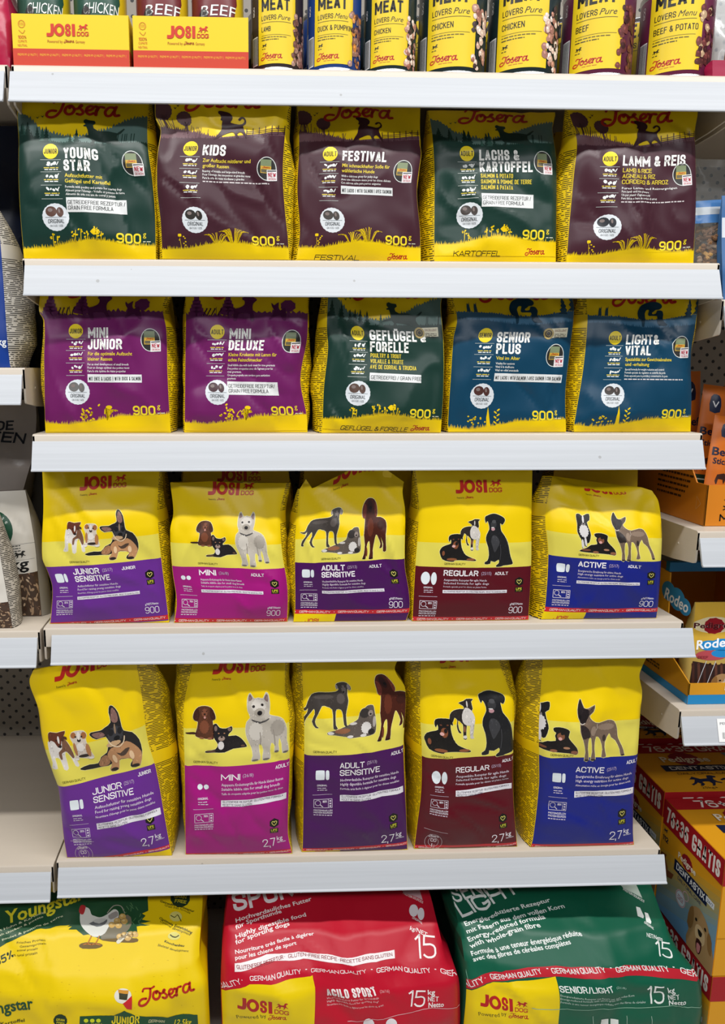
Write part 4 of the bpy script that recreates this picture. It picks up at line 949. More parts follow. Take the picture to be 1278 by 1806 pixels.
for nm, lab, xa, xb in (('base_plinth', 'low base deck of the middle bay under the big sacks', 0, 1), ('base_plinth', 'low base deck of the left bay', -1.006, -.006), ('base_plinth', 'low base deck of the right bay', 1.009, 2.009)):
    r = empty(nm, (xa, 0, 0), lab, 'shelf base'); box('deck', (xa, -.06, .145), (xb, DEEP, .16), M_BOARD, r); box('kickboard', (xa, -.05, .0), (xb, -.04, .1448), M_BOARD, r)

# ================================================================== ROW 1 AND ROW 2: 900 g bags
def up(L, R, dy=7):
    """carry the bag on above what the rail hides"""
    return [(L[0][0], L[0][1]-dy)]+L, [(R[0][0], R[0][1]-dy)]+R
def jbag(label, z, L, R, dep, gl, gr, seed, art, lean=((0, .022), (.35, .006), (1, 0)), bulge=.011, group='900 g bags', **kw):
    L, R = up(L, R)
    return make_bag(label, z, L, R, dep, .075, gl=gl, gr=gr, seed=seed, art=art, lean=lean, bulge=bulge, group=group, **kw)
G1 = 'small printed bags on the second shelf'; G2 = 'small printed bags on the middle shelf'
jbag('dark green bag with yellow junior badge, first from left on second shelf', Z1,
     [(30, 172), (31, 215), (33, 241), (33, 316), (36, 379), (41, 442), (42, 453)], [(262, 178), (261, 201), (261, 254), (269, 316), (274, 379), (275, 453)], .012,
     ((0, 0), (.5, .004), (1, .003)), ((0, .0), (.3, .012), (.6, .004), (1, .002)), 3,
     josera_art('green', 'JUNIOR', [('YOUNG', .245), ('STAR', .185)], [('Aufzuchtfutter mit', .265), ('Geflügel und Kartoffel', .32)], [('Formula with poultry and potato for rearing dogs', .40), ("Aliment pour l'élevage - Volaille et pomme de terre", .42), ('Alimento de cría con ave de corral y patata', .35)], [('GETREIDEFREIE REZEPTUR /', .41), ('GRAIN FREE FORMULA', .32)], 3, kib='5d4238'), group=G1)
jbag('maroon bag with yellow junior badge, second from left on second shelf', Z1,
     [(273.5, 177), (274, 209), (283, 227), (277, 276), (277, 334), (283, 392), (286, 455)], [(510, 182), (507, 200), (502, 247), (499, 305), (502, 363), (508, 420), (510, 458)], .006,
     ((0, 0), (.5, .004), (1, .003)), ((0, .0), (.2, .004), (.45, .022), (.8, .010), (1, .003)), 4,
     josera_art('maroon', 'JUNIOR', [('KIDS', .175)], [('Zur Aufzucht mittlerer und', .375), ('großer Rassen', .205)], [('Rearing of middle and large-sized breeds', .33), ("Pour l'élevage des moyennes et grandes races", .375), ('Para la cría de razas medianas y grandes', .325)], None, 4, kib='2f2c28', hd=.075, lg=.11), lean=((0, .0), (.2, .0), (1, 0)), group=G1)
jbag('maroon bag with adult badge and gravy strip, third from left on second shelf', Z1,
     [(524, 183), (526.6, 254), (523.5, 335), (528, 410), (522, 456)], [(741, 185), (740, 254), (742.6, 270), (735, 335), (741, 410), (742, 459)], .018,
     ((0, .004), (.4, .008), (1, .010)), ((0, 0), (.5, .004), (1, .002)), 5,
     josera_art('maroon', 'ADULT', [('FESTIVAL', .35)], [('Mit schmackhafter Soße für', .39), ('wählerische Hunde', .27)], [('With a delicious gravy for picky dogs', .30), ('Avec une délicieuse sauce pour les chiens délicats', .41), ('Con sabrosa salsa para perros exigentes', .33)], [('MIT LACHS | WITH SALMON | AVEC SAUMON', .41)], 5, kib='4b4744', bottomtext='FESTIVAL', hd=.05, lg=.08), group=G1, warp=W(-.01, 0, dy=.02, dx=-.01))
jbag('dark green bag with adult badge, fourth from left on second shelf', Z1,
     [(756, 184), (763, 261), (765, 308), (765, 432), (766, 458)], [(979, 187), (974, 225), (980, 278), (981, 350), (980, 459)], .028,
     ((0, .004), (.3, .010), (.6, .014), (1, .014)), ((0, 0), (.5, .004), (1, .002)), 6,
     josera_art('green', 'ADULT', [('LACHS &', .31), ('KARTOFFEL', .41)], [('SALMON & POTATO', .26), ('SAUMON & POMME DE TERRE', .41), ('SALMÓN & PATATA', .26)], [], [('GETREIDEFREIE REZEPTUR /', .40), ('GRAIN FREE FORMULA', .34)], 6, kib='4a4340', subcaps=True, bottomtext='KARTOFFEL'), group=G1, lean=((0, .03), (.35, .012), (1, 0)), warp=W(s=1.03, dy=.06))
jbag('maroon bag creased down its middle, fifth from left on second shelf', Z1,
     [(1001, 190), (1010, 223), (1016, 253), (1011.5, 300), (1003, 393), (997.5, 459.6)], [(1230.6, 193), (1225, 230), (1226, 276.6), (1227, 346.5), (1222.5, 462)], .015,
     ((0, .003), (.3, .012), (.6, .014), (1, .004)), ((0, 0), (.5, .006), (1, .002)), 7,
     josera_art('maroon', 'ADULT', [('LAMM & REIS', .52)], [('LAMB & RICE', .25), ('AGNEAU & RIZ', .28), ('CORDERO & ARROZ', .39)], [('Pures Lamm- und Reisvergnügen', .46), ('Pure lamb and rice pleasure', .23), ("Un pur plaisir d'agneau et riz", .24), ('Pura delicia a base de cordero & arroz', .30)], None, 7, kib='2d2f33', subcaps=True, hd=.055, lg=.06),
     group=G1, amp=.0034, warp=W(.02, -.02, dy=-.005))
jbag('purple bag with junior badge, first from left on middle shelf', Z2,
     [(71, 513.6), (69, 550), (77.5, 565), (77.5, 635), (79, 738), (80, 758)], [(296, 514), (287, 539), (294, 583), (296, 661), (301, 757.6)], .022,
     ((0, 0), (.3, .006), (.6, .013), (1, .002)), ((0, .008), (.3, .012), (.6, .012), (1, .003)), 8,
     josera_art('purple', 'JUNIOR', [('MINI', .165), ('JUNIOR', .275)], [('Für die optimale Aufzucht', .355), ('kleiner Rassen', .2)], [('For an ideal development of small breeds', .325), ('Pour un élevage optimal des petites races', .33), ('Para la cría óptima de razas pequeñas', .30)], [('MIT ENTE & LACHS | WITH DUCK & SALMON', .41)], 8, kib='6a6866'), group=G2, warp=W(dy=.02))
jbag('purple bag with adult badge, second from left on middle shelf', Z2,
     [(327.5, 514), (327.5, 553), (326.4, 627), (325, 758)], [(542.6, 515), (542, 593), (530, 669), (541, 732), (542, 760)], .025,
     ((0, 0), (.5, .005), (1, .002)), ((0, .0), (.3, .004), (.55, .02), (.8, .014), (1, .002)), 9,
     josera_art('purple', 'ADULT', [('MINI', .17), ('DELUXE', .28)], [('Kleine Krokette mit Lamm für', .40), ('echte Feinschmecker', .285)], [('Small kibble size with lamb meat for true gourmets', .40), ("Des petites croquettes avec de l'agneau pour les", .385), ('vrais gourmets.', .12), ('Croqueta pequeña con cordero para auténticos', .365), ('gourmets', .075)], [('GETREIDEFREIE REZEPTUR/', .395), ('GRAIN FREE FORMULA', .335)], 9, kib='4a3438'), group=G2, warp=W(s=1.02, dy=.025))
jbag('dark green bag with round award sticker, third from left on middle shelf', Z2,
     [(577.6, 516), (575.6, 581), (577.6, 614), (570.5, 683), (567.5, 754), (566, 762)], [(781, 517), (777, 537), (782, 602), (782, 683), (777, 764.5)], .012,
     ((0, .004), (.3, .012), (.6, .014), (1, .008)), ((0, 0), (.5, .004), (1, .002)), 10,
     josera_art('green', 'ADULT', [('GEFLÜGEL &', .47), ('FORELLE', .32)], [('POULTRY & TROUT', .26), ('VOLAILLE & TRUITE', .28), ('AVE DE CORRAL & TRUCHA', .39)], [], [('GETREIDEFREI / GRAIN FREE', .42)], 10, kib='5a463e', newd=False, excel=True, subcaps=True, bottomtext='GEFLÜGEL & FORELLE'), group=G2, amp=.0034, warp=W(-.03, -.0, dy=.03, s=1.05))
jbag('dark blue bag with senior badge and award sticker, fourth from left on middle shelf', Z2,
     [(797, 518.6), (805, 564.5), (799, 594), (794.5, 656.5), (789, 744.5), (790, 754)], [(1008.7, 520.5), (1011.6, 549), (1004.7, 617), (997, 690), (998, 759)], .02,
     ((0, .004), (.3, .010), (.7, .008), (1, .002)), ((0, 0), (.5, .002), (1, .002)), 11,
     josera_art('blue', 'SENIOR', [('SENIOR', .27), ('PLUS', .2)], [('Vital im Alter', .2)], [('Vitality for seniors', .16), ('Vital à la vieillesse', .16), ('Vital en edad avanzada', .2)], [('MIT LACHS | WITH SALMON | AVEC SAUMON | CON SALMÓN', .57)], 11, kib='4d2f2a', excel=True, boxw=.59), group=G2, warp=W(0, 0, dy=-.02, dx=-.01, s=1.05))
jbag('dark blue bag with tilted badge, fifth from left on middle shelf', Z2,
     [(1033, 520), (1035, 563), (1028, 646.5), (1017, 714), (1011, 748), (1012, 755)], [(1232, 521), (1225.5, 574), (1217.6, 626), (1218.7, 703), (1217.6, 758)], .02,
     ((0, .012), (.3, .018), (.6, .012), (1, .003)), ((0, 0), (.35, .012), (.6, .010), (1, .002)), 12,
     josera_art('blue', 'ADULT', [('LIGHT&', .29), ('VITAL', .22)], [('Spezialdiät zur Gewichtsabnahme', .42), ('und -erhaltung', .21)], [('Special formula for weight reduction and control', .35), ('Formule spéciale de régulation et contrôle du poids', .36), ('Dieta especial para la pérdida y conservación de peso', .38)], [], 12, kib='413a36'), group=G2, amp=.0034, warp=W(0, 0, dy=.0, s=1.06))

# bags standing behind the front ones
def back_bag(label, z, x0, x1, y, h, key, seed, name='dog_food_bag', D=.08, stripes=True, group='bags standing in the second row', josi=False, col=None, side='e6c911'):
    W_ = x1-x0
    def proj(X, Z):   # photo measure of a world point at depth y, so make_bag's own measuring brings it back
        d = np.array((X, y, Z))-CAM; X_, Y_, Z_ = d@_rt, d@_dn, d@_fw
        X_, Y_ = X_*cos(ROLL)-Y_*sin(ROLL), X_*sin(ROLL)+Y_*cos(ROLL); return (PX0+FPX*X_/Z_, PY0+FPX*Y_/Z_)
    L = [proj(x0+.006, z+h), proj(x0, z+h*.7), proj(x0, z+h*.3), proj(x0, z)]; R = [proj(x1-.006, z+h), proj(x1, z+h*.7), proj(x1, z+h*.3), proj(x1, z)]
    def art(A):
        if josi:
            A.rect('colour_panel', -.02, -.01, 1.02, .46, col, 1); josi_logo(A, .33, h/W_-.2, .27, powered=False)
        else:
            A.rect('colour_panel', -.02, .08, 1.02, .88, col, 1); script_logo(A, 'brand_logo', .23, 1.06, .56, 'b3261f', 2)
    return make_bag(label, z, L, R, y, D, seed=seed, art=art, group=group, cell=.012, side=side)
for i, (xa, xb, c) in enumerate(((.005, .18, '1d3d35'), (.2, .38, '482431'), (.395, .565, '482431'), (.605, .78, '1d3d35'), (.79, .965, '482431'))):
    back_bag(['dark green bag in shadow behind the leftmost green bag, second shelf', 'maroon bag in shadow behind the maroon junior bag, second shelf', 'maroon bag in shadow behind the third bag, second shelf', 'dark green bag in shadow behind the fourth bag, second shelf', 'maroon bag in shadow behind the creased maroon bag, second shelf'][i], Z1, xa, xb, .13, .218, None, 20+i, col=c)
for i, (xa, xb, c) in enumerate(((.02, .2, '741f63'), (.225, .4, '741f63'), (.445, .625, '1d3d35'), (.64, .81, '0f4560'), (.83, .99, '0f4560'))):
    back_bag(['purple bag in shadow behind the purple junior bag, middle shelf', 'purple bag in shadow behind the purple adult bag, middle shelf', 'dark green bag in shadow behind the green bag, middle shelf', 'dark blue bag in shadow behind the senior bag, middle shelf', 'dark blue bag in shadow behind the fifth bag, middle shelf'][i], Z2, xa, xb, .13, .218, None, 30+i, col=c)

# ================================================================== ROW 3: small two-tone bags
G3 = 'small yellow bags with dog pictures on the fourth shelf'; YJ = 'e8c600'
def dbag(label, z, L, R, dep, gl, gr, seed, art, D=.08, group=G3, **kw):
    kw.setdefault('lean', ((0, .018), (.4, .004), (1, 0))); kw.setdefault('bulge', .012)
    return make_bag(label, z, L, R, dep, D, base=YJ, side='e0bc06', gl=gl, gr=gr, seed=seed, art=art, group=group, **kw)
dbag('small yellow and violet junior bag with three puppies, first from left on fourth shelf', Z3,
     [(74.4, 826), (76.4, 890), (74.4, 983), (84, 1008), (92, 1035), (90, 1083), (88, 1100.5)], [(280.4, 824), (278, 910), (285.4, 990), (296.7, 1080), (298, 1094)], .020,
     ((0, 0), (.7, .0), (.85, .006), (1, .002)), ((0, .004), (.5, .014), (.8, .010), (1, .002)), 13,
     dog_art('junior', [('JUNIOR', .235), ('SENSITIVE', .31)], '(25/17)', ['Aufzuchtfutter für sensitive Hunde', 'Food for raising young sensitive dogs', "Nourriture d'élevage pour les jeunes chiens sensibles"], age='JUNIOR', agex=.66, pct='81%', panel=.52), warp=W(.055, 0), amp=.0022)
dbag('small yellow and magenta bag with white terrier, second from left on fourth shelf', Z3,
     [(300, 851), (305.6, 904), (300, 935), (303.7, 1005.6), (311, 1060), (306.6, 1091.7)], [(504.8, 854), (495, 896), (494.4, 935), (498, 976), (507, 1035), (506.7, 1095.6)], .018,
     ((0, 0), (.7, .0), (.9, .006), (1, .002)), ((0, .004), (.4, .012), (.6, .006), (.8, .006), (1, .002)), 14,
     dog_art('mini', [('MINI', .15)], '(26/8)', ['Angepasste Krokettengröße für Hunde kleiner Rassen', 'Suitable kibble size for small dog breeds', 'Taille de croquette adaptée pour les petites races de chien'], kib='rd', pct='78%', panel=.48, agex=.69, dshift=(0, .03)), top=((0, .0), (.35, .015), (.6, .0), (1, .01)))
dbag('small yellow and dark purple bag with folded peaked top, third from left on fourth shelf', Z3,
     [(528, 862.6), (524.4, 900), (519.7, 960), (519.7, 1071), (517, 1093.6)], [(712, 850), (709.5, 868), (714, 900), (714, 998), (720.6, 1039), (722.5, 1073), (716, 1091.7)], .016,
     ((0, .004), (.5, .012), (.8, .012), (1, .002)), ((0, .0), (.5, .003), (1, .002)), 15,
     dog_art('adult', [('ADULT', .21), ('SENSITIVE', .3)], '(25/13)', ['Hochverdauliche Rezeptur für sensitive Hunde', 'Highly digestible formula for sensitive dogs', 'Formule très facile à digérer pour les chiens sensibles'], panel=.54, band_h=.07), top=((0, .0), (.06, .09), (.12, .0), (.35, .09), (.6, .19), (.75, .18), (1, .0)), amp=.0034)
dbag('small yellow and dark red bag with black dog, fourth from left on fourth shelf', Z3,
     [(732.5, 826.6), (738.4, 898), (731.5, 998), (726.6, 1084), (726.6, 1090)], [(938.5, 823.7), (937, 908), (936.5, 999), (932, 1091.7)], .014,
     ((0, .002), (.5, .008), (1, .002)), ((0, .0), (.5, .004), (1, .002)), 16,
     dog_art('regular', [('REGULAR', .29)], '(25/15)', ['Ausgewählte Rezeptur für agile Hunde', 'Selected formula for agile dogs', 'Formule spéciale pour les chiens en pleine forme'], kib='ov'), amp=.0014, lean=((0, .008), (1, 0)))
dbag('small yellow and blue bag with slumped top, fifth from left on fourth shelf', Z3,
     [(973.7, 839.6), (961, 911), (965.6, 976.5), (960.5, 1066), (954, 1087)], [(1150, 861.5), (1161, 882), (1166.5, 941.5), (1165, 985), (1160, 1066), (1157.7, 1088)], .016,
     ((0, .012), (.3, .022), (.7, .024), (1, .010)), ((0, .0), (.5, .002), (1, .002)), 17,
     dog_art('active', [('ACTIVE', .235)], '(25/17)', ['Energiereiche Ernährung für aktive Hunde', 'High energy nutrition for active dogs', 'Alimentation riche en énergie pour les chiens actifs'], panel=.53, band_h=.06), top=((0, .0), (.15, -.05), (.5, -.08), (.68, -.07), (.88, -.0), (1, -.02)), amp=.0034, bulge=.016)
back_bag('yellow bag with red lettering behind the magenta one on fourth shelf', Z3, .205, .385, .105, .245, None, 40, josi=True, col='a3187c', side='e0bc06')
back_bag('yellow bag in shadow second behind the magenta one', Z3, .225, .385, .20, .262, None, 41, josi=True, col='a3187c', side='e0bc06')
back_bag('yellow bag with red lettering behind the peaked purple one on fourth shelf', Z3, .405, .585, .11, .285, None, 42, josi=True, col='451260', side='e0bc06')
back_bag('yellow bag in shadow behind the dark red one on fourth shelf', Z3, .61, .78, .12, .25, None, 43, josi=True, col='5c0e1e', side='e0bc06')
back_bag('yellow bag with creased top behind the blue one on fourth shelf', Z3, .82, .965, .11, .275, None, 44, josi=True, col='1e2a8a', side='e0bc06')
back_bag('yellow bag in shadow behind the violet junior one on fourth shelf', Z3, .01, .18, .12, .255, None, 45, josi=True, col='632a93', side='e0bc06')

# ================================================================== ROW 4: tall two-tone bags
G4 = 'tall yellow bags with dog pictures on the lowest open shelf'
def tbag(*a, **k):
    k.setdefault('lean', ((0, .02), (.5, .0), (1, 0))); k.setdefault('bulge', .014)
    return dbag(*a, D=.11, group=G4, **k)
tbag('tall yellow and violet junior bag leaning to the left, first on the lowest open shelf', Z4,
     [(58, 1183), (51.6, 1203), (67, 1248), (75, 1305), (94, 1364), (103, 1390), (112, 1472.7), (117.5, 1505)], [(236, 1158), (240, 1170), (249, 1219.7), (261, 1305), (275, 1354), (292, 1447), (303, 1509)], .008,
     ((0, 0), (.3, .001), (.5, .006), (1, .002)), ((0, .030), (.2, .038), (.5, .036), (.8, .022), (1, .006)), 18,
     dog_art('junior', [('JUNIOR', .295), ('SENSITIVE', .4)], '(25/17)', ['Aufzuchtfutter für sensitive Hunde', 'Food for raising young sensitive dogs', "Nourriture d'élevage pour les jeunes chiens sensibles"], big=True, age='JUNIOR', panel=.78, pct='81%', w25='2,7', co=True, dshift=(.0, 0), sc=1.42, agex=.82, lg=.11), warp=W(.16, -.01), amp=.0034, lean=((0, .0), (.3, .006), (1, 0)))
tbag('tall yellow and magenta bag with white terrier, second on the lowest open shelf', Z4,
     [(345, 1150), (334.7, 1192), (324.8, 1238), (323, 1276), (325, 1350), (327, 1510.7)], [(504, 1150), (502, 1213), (509, 1255), (511, 1339), (508, 1465.5), (515.6, 1499)], .008,
     ((0, .028), (.2, .022), (.5, .012), (1, .003)), ((0, .006), (.15, .008), (.35, .016), (.6, .01), (1, .003)), 19,
     dog_art('mini', [('MINI', .18)], '(26/8)', ['Angepasste Krokettengröße für Hunde kleiner Rassen', 'Suitable kibble size for small dog breeds', 'Taille de croquette adaptée pour les petites races de chien'], big=True, kib='rd', pct='78%', panel=.9, sc=1.4, dshift=(.0, .05), lg=.02), warp=W(.035, -.01), dl=.002)
tbag('tall yellow and dark purple bag with slim grey dog, third on the lowest open shelf', Z4,
     [(530, 1145), (531.6, 1156), (533.7, 1213), (535.8, 1297), (534.7, 1381), (533, 1495), (531.6, 1506.5)], [(706, 1140), (705, 1155), (696, 1181.5), (714.6, 1215), (711.4, 1316), (716.7, 1444.5), (718.8, 1491)], .010,
     ((0, .014), (.3, .018), (.6, .014), (1, .004)), ((0, .0), (.3, .002), (.6, .006), (1, .003)), 20,
     dog_art('adult', [('ADULT', .24), ('SENSITIVE', .395)], '(25/13)', ['Hochverdauliche Rezeptur für sensitive Hunde', 'Highly digestible formula for sensitive dogs', 'Formule très facile à digérer pour les chiens sensibles'], big=True, panel=1.0, sc=1.35, dshift=(.13, .08), band_h=.03, lg=.12), warp=W(.035, -.01), amp=.0022)
tbag('tall yellow and dark red bag with black dog, fourth on the lowest open shelf', Z4,
     [(741.6, 1142), (741.6, 1154), (740.5, 1265.7), (742.6, 1318), (741.6, 1396), (732, 1474), (730, 1492)], [(882, 1140), (880, 1165), (895, 1209), (905, 1238), (904.7, 1320.5), (905.7, 1413), (912, 1486.7)], .012,
     ((0, .018), (.3, .018), (.6, .014), (1, .003)), ((0, .028), (.2, .02), (.5, .006), (1, .003)), 21,
     dog_art('regular', [('REGULAR', .37)], '(25/15)', ['Ausgewählte Rezeptur für agile Hunde', 'Selected formula for agile dogs', 'Formule spéciale pour les chiens en pleine forme'], big=True, kib='ov', panel=.99, sc=1.58, co=True, band_h=.015, lg=.17), warp=W(.01, -.035), amp=.0034)
tbag('tall yellow and blue bag with standing shepherd, fifth on the lowest open shelf', Z4,
     [(957.5, 1142), (957.5, 1153.5), (952.8, 1220), (949, 1281.5), (949, 1328), (949, 1385), (939, 1474), (935, 1485.7)], [(1142, 1142), (1141, 1156), (1132, 1176), (1127, 1192), (1132, 1220), (1129, 1253), (1124, 1328), (1118, 1385), (1116, 1455), (1118, 1483)], .010,
     ((0, .024), (.3, .03), (.6, .022), (1, .006)), ((0, .0), (.5, .002), (1, .002)), 22,
     dog_art('active', [('ACTIVE', .28)], '(25/17)', ['Energiereiche Ernährung für aktive Hunde', 'High energy nutrition for active dogs', 'Alimentation riche en énergie pour les chiens actifs'], big=True, panel=.88, sc=1.36, dshift=(-.17, 0), lg=.25), warp=W(.0, -.03), amp=.0028)
for i, (xa, xb, c) in enumerate(((.11, .275, '632a93'), (.295, .455, 'a3187c'), (.495, .655, '451260'), (.69, .84, '5c0e1e'), (.86, .99, '1e2a8a'))):
    back_bag(['tall yellow bag in shadow behind the leaning violet one', 'tall yellow bag in shadow behind the tall magenta one', 'tall yellow bag in shadow behind the tall dark purple one', 'tall yellow bag in shadow behind the tall dark red one', 'tall yellow bag in shadow behind the tall blue one'][i], Z4, xa, xb, .165, .36, None, 50+i, josi=True, col=c, side='e0bc06', D=.1)

# ================================================================== HELPERS FOR CARTONS, TINS, SACKS
def face(p00, p10, p01, n=1):
    p00, p10, p01 = map(np.array, (p00, p10, p01)); W_ = np.linalg.norm(p10-p00); H_ = np.linalg.norm(p01-p00)
    P = np.array([[p00, p10], [p01, p10+p01-p00]], float); g_ = GridSurf(P, W_, H_/W_); g_.flat = True; return g_
def face_art(root, p00, p10, p01, fn, rough=.45):
    A = Art(face(p00, p10, p01), root, None, rough, clip=None); A.clip = (0, 1, 0, A.S.HB); fn(A); A.finish()
def project(P):
    d = np.asarray(P, float)-CAM; X, Y, Z = d@_rt, d@_dn, d@_fw
    X, Y = X*cos(ROLL)-Y*sin(ROLL), X*sin(ROLL)+Y*cos(ROLL)
    return np.stack([PX0+FPX*X/Z, PY0+FPX*Y/Z], -1)
class Measure:
    """turns lengths measured on the photo into positions on the printed sheet"""
    def __init__(s, A):
        s.A = A; s.Q = project(A.S.P); s.S = A.S
    def __call__(s, px, py):
        d = (s.Q[..., 0]-px)**2+(s.Q[..., 1]-py)**2; j, i = np.unravel_index(np.argmin(d), d.shape)
        j0 = min(max(j, 1), s.S.nb-1); i0 = min(max(i, 1), s.S.na-1)
        u = (s.Q[j0, i0+1]-s.Q[j0, i0-1])/2; v = (s.Q[j0+1, i0]-s.Q[j0-1, i0])/2
        M = np.array([[u[0], v[0]], [u[1], v[1]]]); k = np.linalg.solve(M+np.eye(2)*1e-9, np.array([px, py])-s.Q[j0, i0])
        return ((i0+k[0])/s.S.na, (j0+k[1])/s.S.nb*s.S.HB)
    def text(s, g, st, x0, y0, x1, y1, hp, col, layer=3, bold=.0, shear=0., res=2, bend=0.):
        a = s(x0, y0); b = s(x1, y1); t = s(x0, y0-hp); w = math.hypot(b[0]-a[0], b[1]-a[1]); h = math.hypot(t[0]-a[0], t[1]-a[1])
        s.A.text(g, st, a[0], a[1], h, col, layer, w=w, bold=bold, shear=shear, rot=math.atan2(b[1]-a[1], b[0]-a[0]), res=res, bend=bend*h/hp)
    def poly(s, g, pts, col, layer=1, smooth=0): s.A.poly(g, [s(*p) for p in pts], col, layer, smooth)
    def ell(s, g, x, y, rx, ry, col, layer=3, n=16, jag=0.):
        s.A.poly(g, [s(x+rx*cos(2*pi*i/n)*(1+(jag if i % 2 else 0)), y+ry*sin(2*pi*i/n)*(1+(jag if i % 2 else 0))) for i in range(n)], col, layer)
    def stroke(s, g, pts, wd, col, layer=3, smooth=3):
        k = abs(s(pts[0][0]+5, pts[0][1])[0]-s(*pts[0])[0])/5
        s.A.stroke(g, [s(*p) for p in pts], wd*k, col, layer, smooth)

# ================================================================== TOP SHELF: tins and trays
def tin(name, label, cx, cy, r, h, art, group, body='20201f', cat='tin', z=Z0):
    root = empty(name, (cx, cy, z), label, cat, group)
    prof = [(0, .0005), (r*.90, .0005), (r*.93, .0), (r*.985, .0), (r, .0015), (r*.985, .004), (r*.97, .006), (r*.97, .0075)]
    top = [(r*.97, h-.0075), (r*.97, h-.006), (r, h-.003), (r, h-.001), (r*.97, h), (r*.94, h-.003), (0, h-.003)]
    n = 40
    def lathe(nm, pr, m):
        V = []; F = []
        for pr_, zz in pr: V += [(cx+pr_*cos(2*pi*k/n), cy+pr_*sin(2*pi*k/n), z+zz+.0002) for k in range(n)]
        for j in range(len(pr)-1):
            for k in range(n): F.append((j*n+k, j*n+(k+1) % n, (j+1)*n+(k+1) % n, (j+1)*n+k))
        mobj(nm, V, F, [m], root, True, sharp=40)
    steel = mat('b8b8b6', .25, .95)
    lathe('bottom_rim', prof, steel); lathe('lid', top, steel); lathe('label_sleeve', [(r*.97, .0073), (r*.975, .0078), (r*.975, h-.0078), (r*.97, h-.0073)], mat(body, .33))
    rr = r*.976; yaw = -math.atan2(cx-CAM[0], cy-CAM[1])
    na, nb = 36, 4; z0, z1 = z+.008, z+h-.008; P = np.zeros((nb+1, na+1, 3))
    for j in range(nb+1):
        for i in range(na+1):
            t = radians(-95+190*i/na)+yaw; P[j, i] = (cx+rr*sin(t), cy-rr*cos(t), z0+(z1-z0)*j/nb)
    Wm = rr*radians(190); A = Art(GridSurf(P, Wm, (z1-z0)/Wm), root, W(s=.94) if r > .045 else None, .32); A.clip = (0, 1, 0, A.S.HB); art(A); A.finish(); return root
def chunks(A, g, x0, x1, y0, y1, cols, n, seed, layer=4, s=.03):
    r = random.Random(seed)
    for k in range(n):
        x, y = r.uniform(x0, x1), r.uniform(y0, y1); m = r.uniform(.6, 1.1)*s; c = r.choice(cols); pts = []
        q = r.randint(5, 8)
        for i in range(q): t = 2*pi*i/q; m2 = m*r.uniform(.75, 1.2); pts.append((x+m2*cos(t), y+m2*1.1*sin(t)))
        A.poly(g, pts, c, layer+k*.07, 2)
        A.ell(g, x-m*.2, y+m*.3, m*.45, m*.3, {'d': 'e6cfc6'}.get('x', '%02x%02x%02x' % tuple(min(255, int(int(c[i:i+2], 16)*1.25+8)) for i in (0, 2, 4))), layer+k*.07+.03, 8, r.random()*3)
def meat_tin(lab, cx, cy, r, h, flav, pure, side, cols, seed, z=Z0):
    def art(A):
        k = 1.
        y0, y1 = .02, A.S.HB*1.12
        A.rect('label_print', .27, y0+.01, .72, y1, 'e2c31c', 1)
        A.text('brand_text', 'MEAT', .315, .575, .125, '1c1a12', 3, w=.33, bold=.035)
        A.text('brand_text', 'LOVERS', .315, .48, .05, '1c1a12', 3, w=.175, bold=.01); A.text('brand_text', pure, .505, .48, .05, '3b3620', 3, w=.14, shear=.35)
        A.rect('brand_text', .315, .455, .66, .459, '3b3620', 3)
        A.text('flavour_text', flav, .315, .365, .052, '1c1a12', 3, w=.028*len(flav), bold=.01)
        A.rect('flavour_text', .315, .325, .66, .328, '3b3620', 3)
        A.micro('flavour_text', .315, .3, .3, .009, '6b6020', 3, 1); A.micro('flavour_text', .315, .275, .2, .009, '4b4420', 3, 2)
        icon_dog(A, 'flavour_text', .325, .205, .05, '1c1a12', 3); A.micro('flavour_text', .32, .185, .045, .007, '3b3620', 3, 3)
        script_logo(A, 'brand_logo', .31, .085, .25, 'b92a1e', 3); A.micro('brand_logo', .39, .062, .13, .006, 'c8791e', 3, 5)
        bars(A, 'barcode', .165, .05, .085, .28, seed, '1a1a1a', 2); A.rect('barcode', .155, .04, .255, .34, 'e4e4e2', 1)
        A.text('weight_text', '800', .2, .56, .03, 'e8e2dc', 3, w=.1, rot=pi/2, bold=.01)
        for q in range(3): A.micro('weight_text', .03+.04*q, .1, .03, .3, side[1], 2, q)
        chunks(A, 'meat_picture', .69, .88, .03, .55, cols, 46, seed, s=.032)
    return tin('meat_tin', lab, cx, cy, r, h, art, 'large meat tins on the top shelf', side[0], z=z)
def tinpos(pl_, pr_, cy, py=100):
    a = at(pl_, py, y=cy)[0]; b = at(pr_, py, y=cy)[0]; return (a+b)/2, (b-a)/2*.985
LM = ['6b4640', '7d544a', '4d3230', '8b665a', 'a08074']; CH = ['c9a493', 'd8bdae', 'b0806f', '8e5c50', '3a2a2c', 'dcc8bc', '9d6e62']; BF = ['4d211f', '5e2a28', '3a1819', '6e3733']
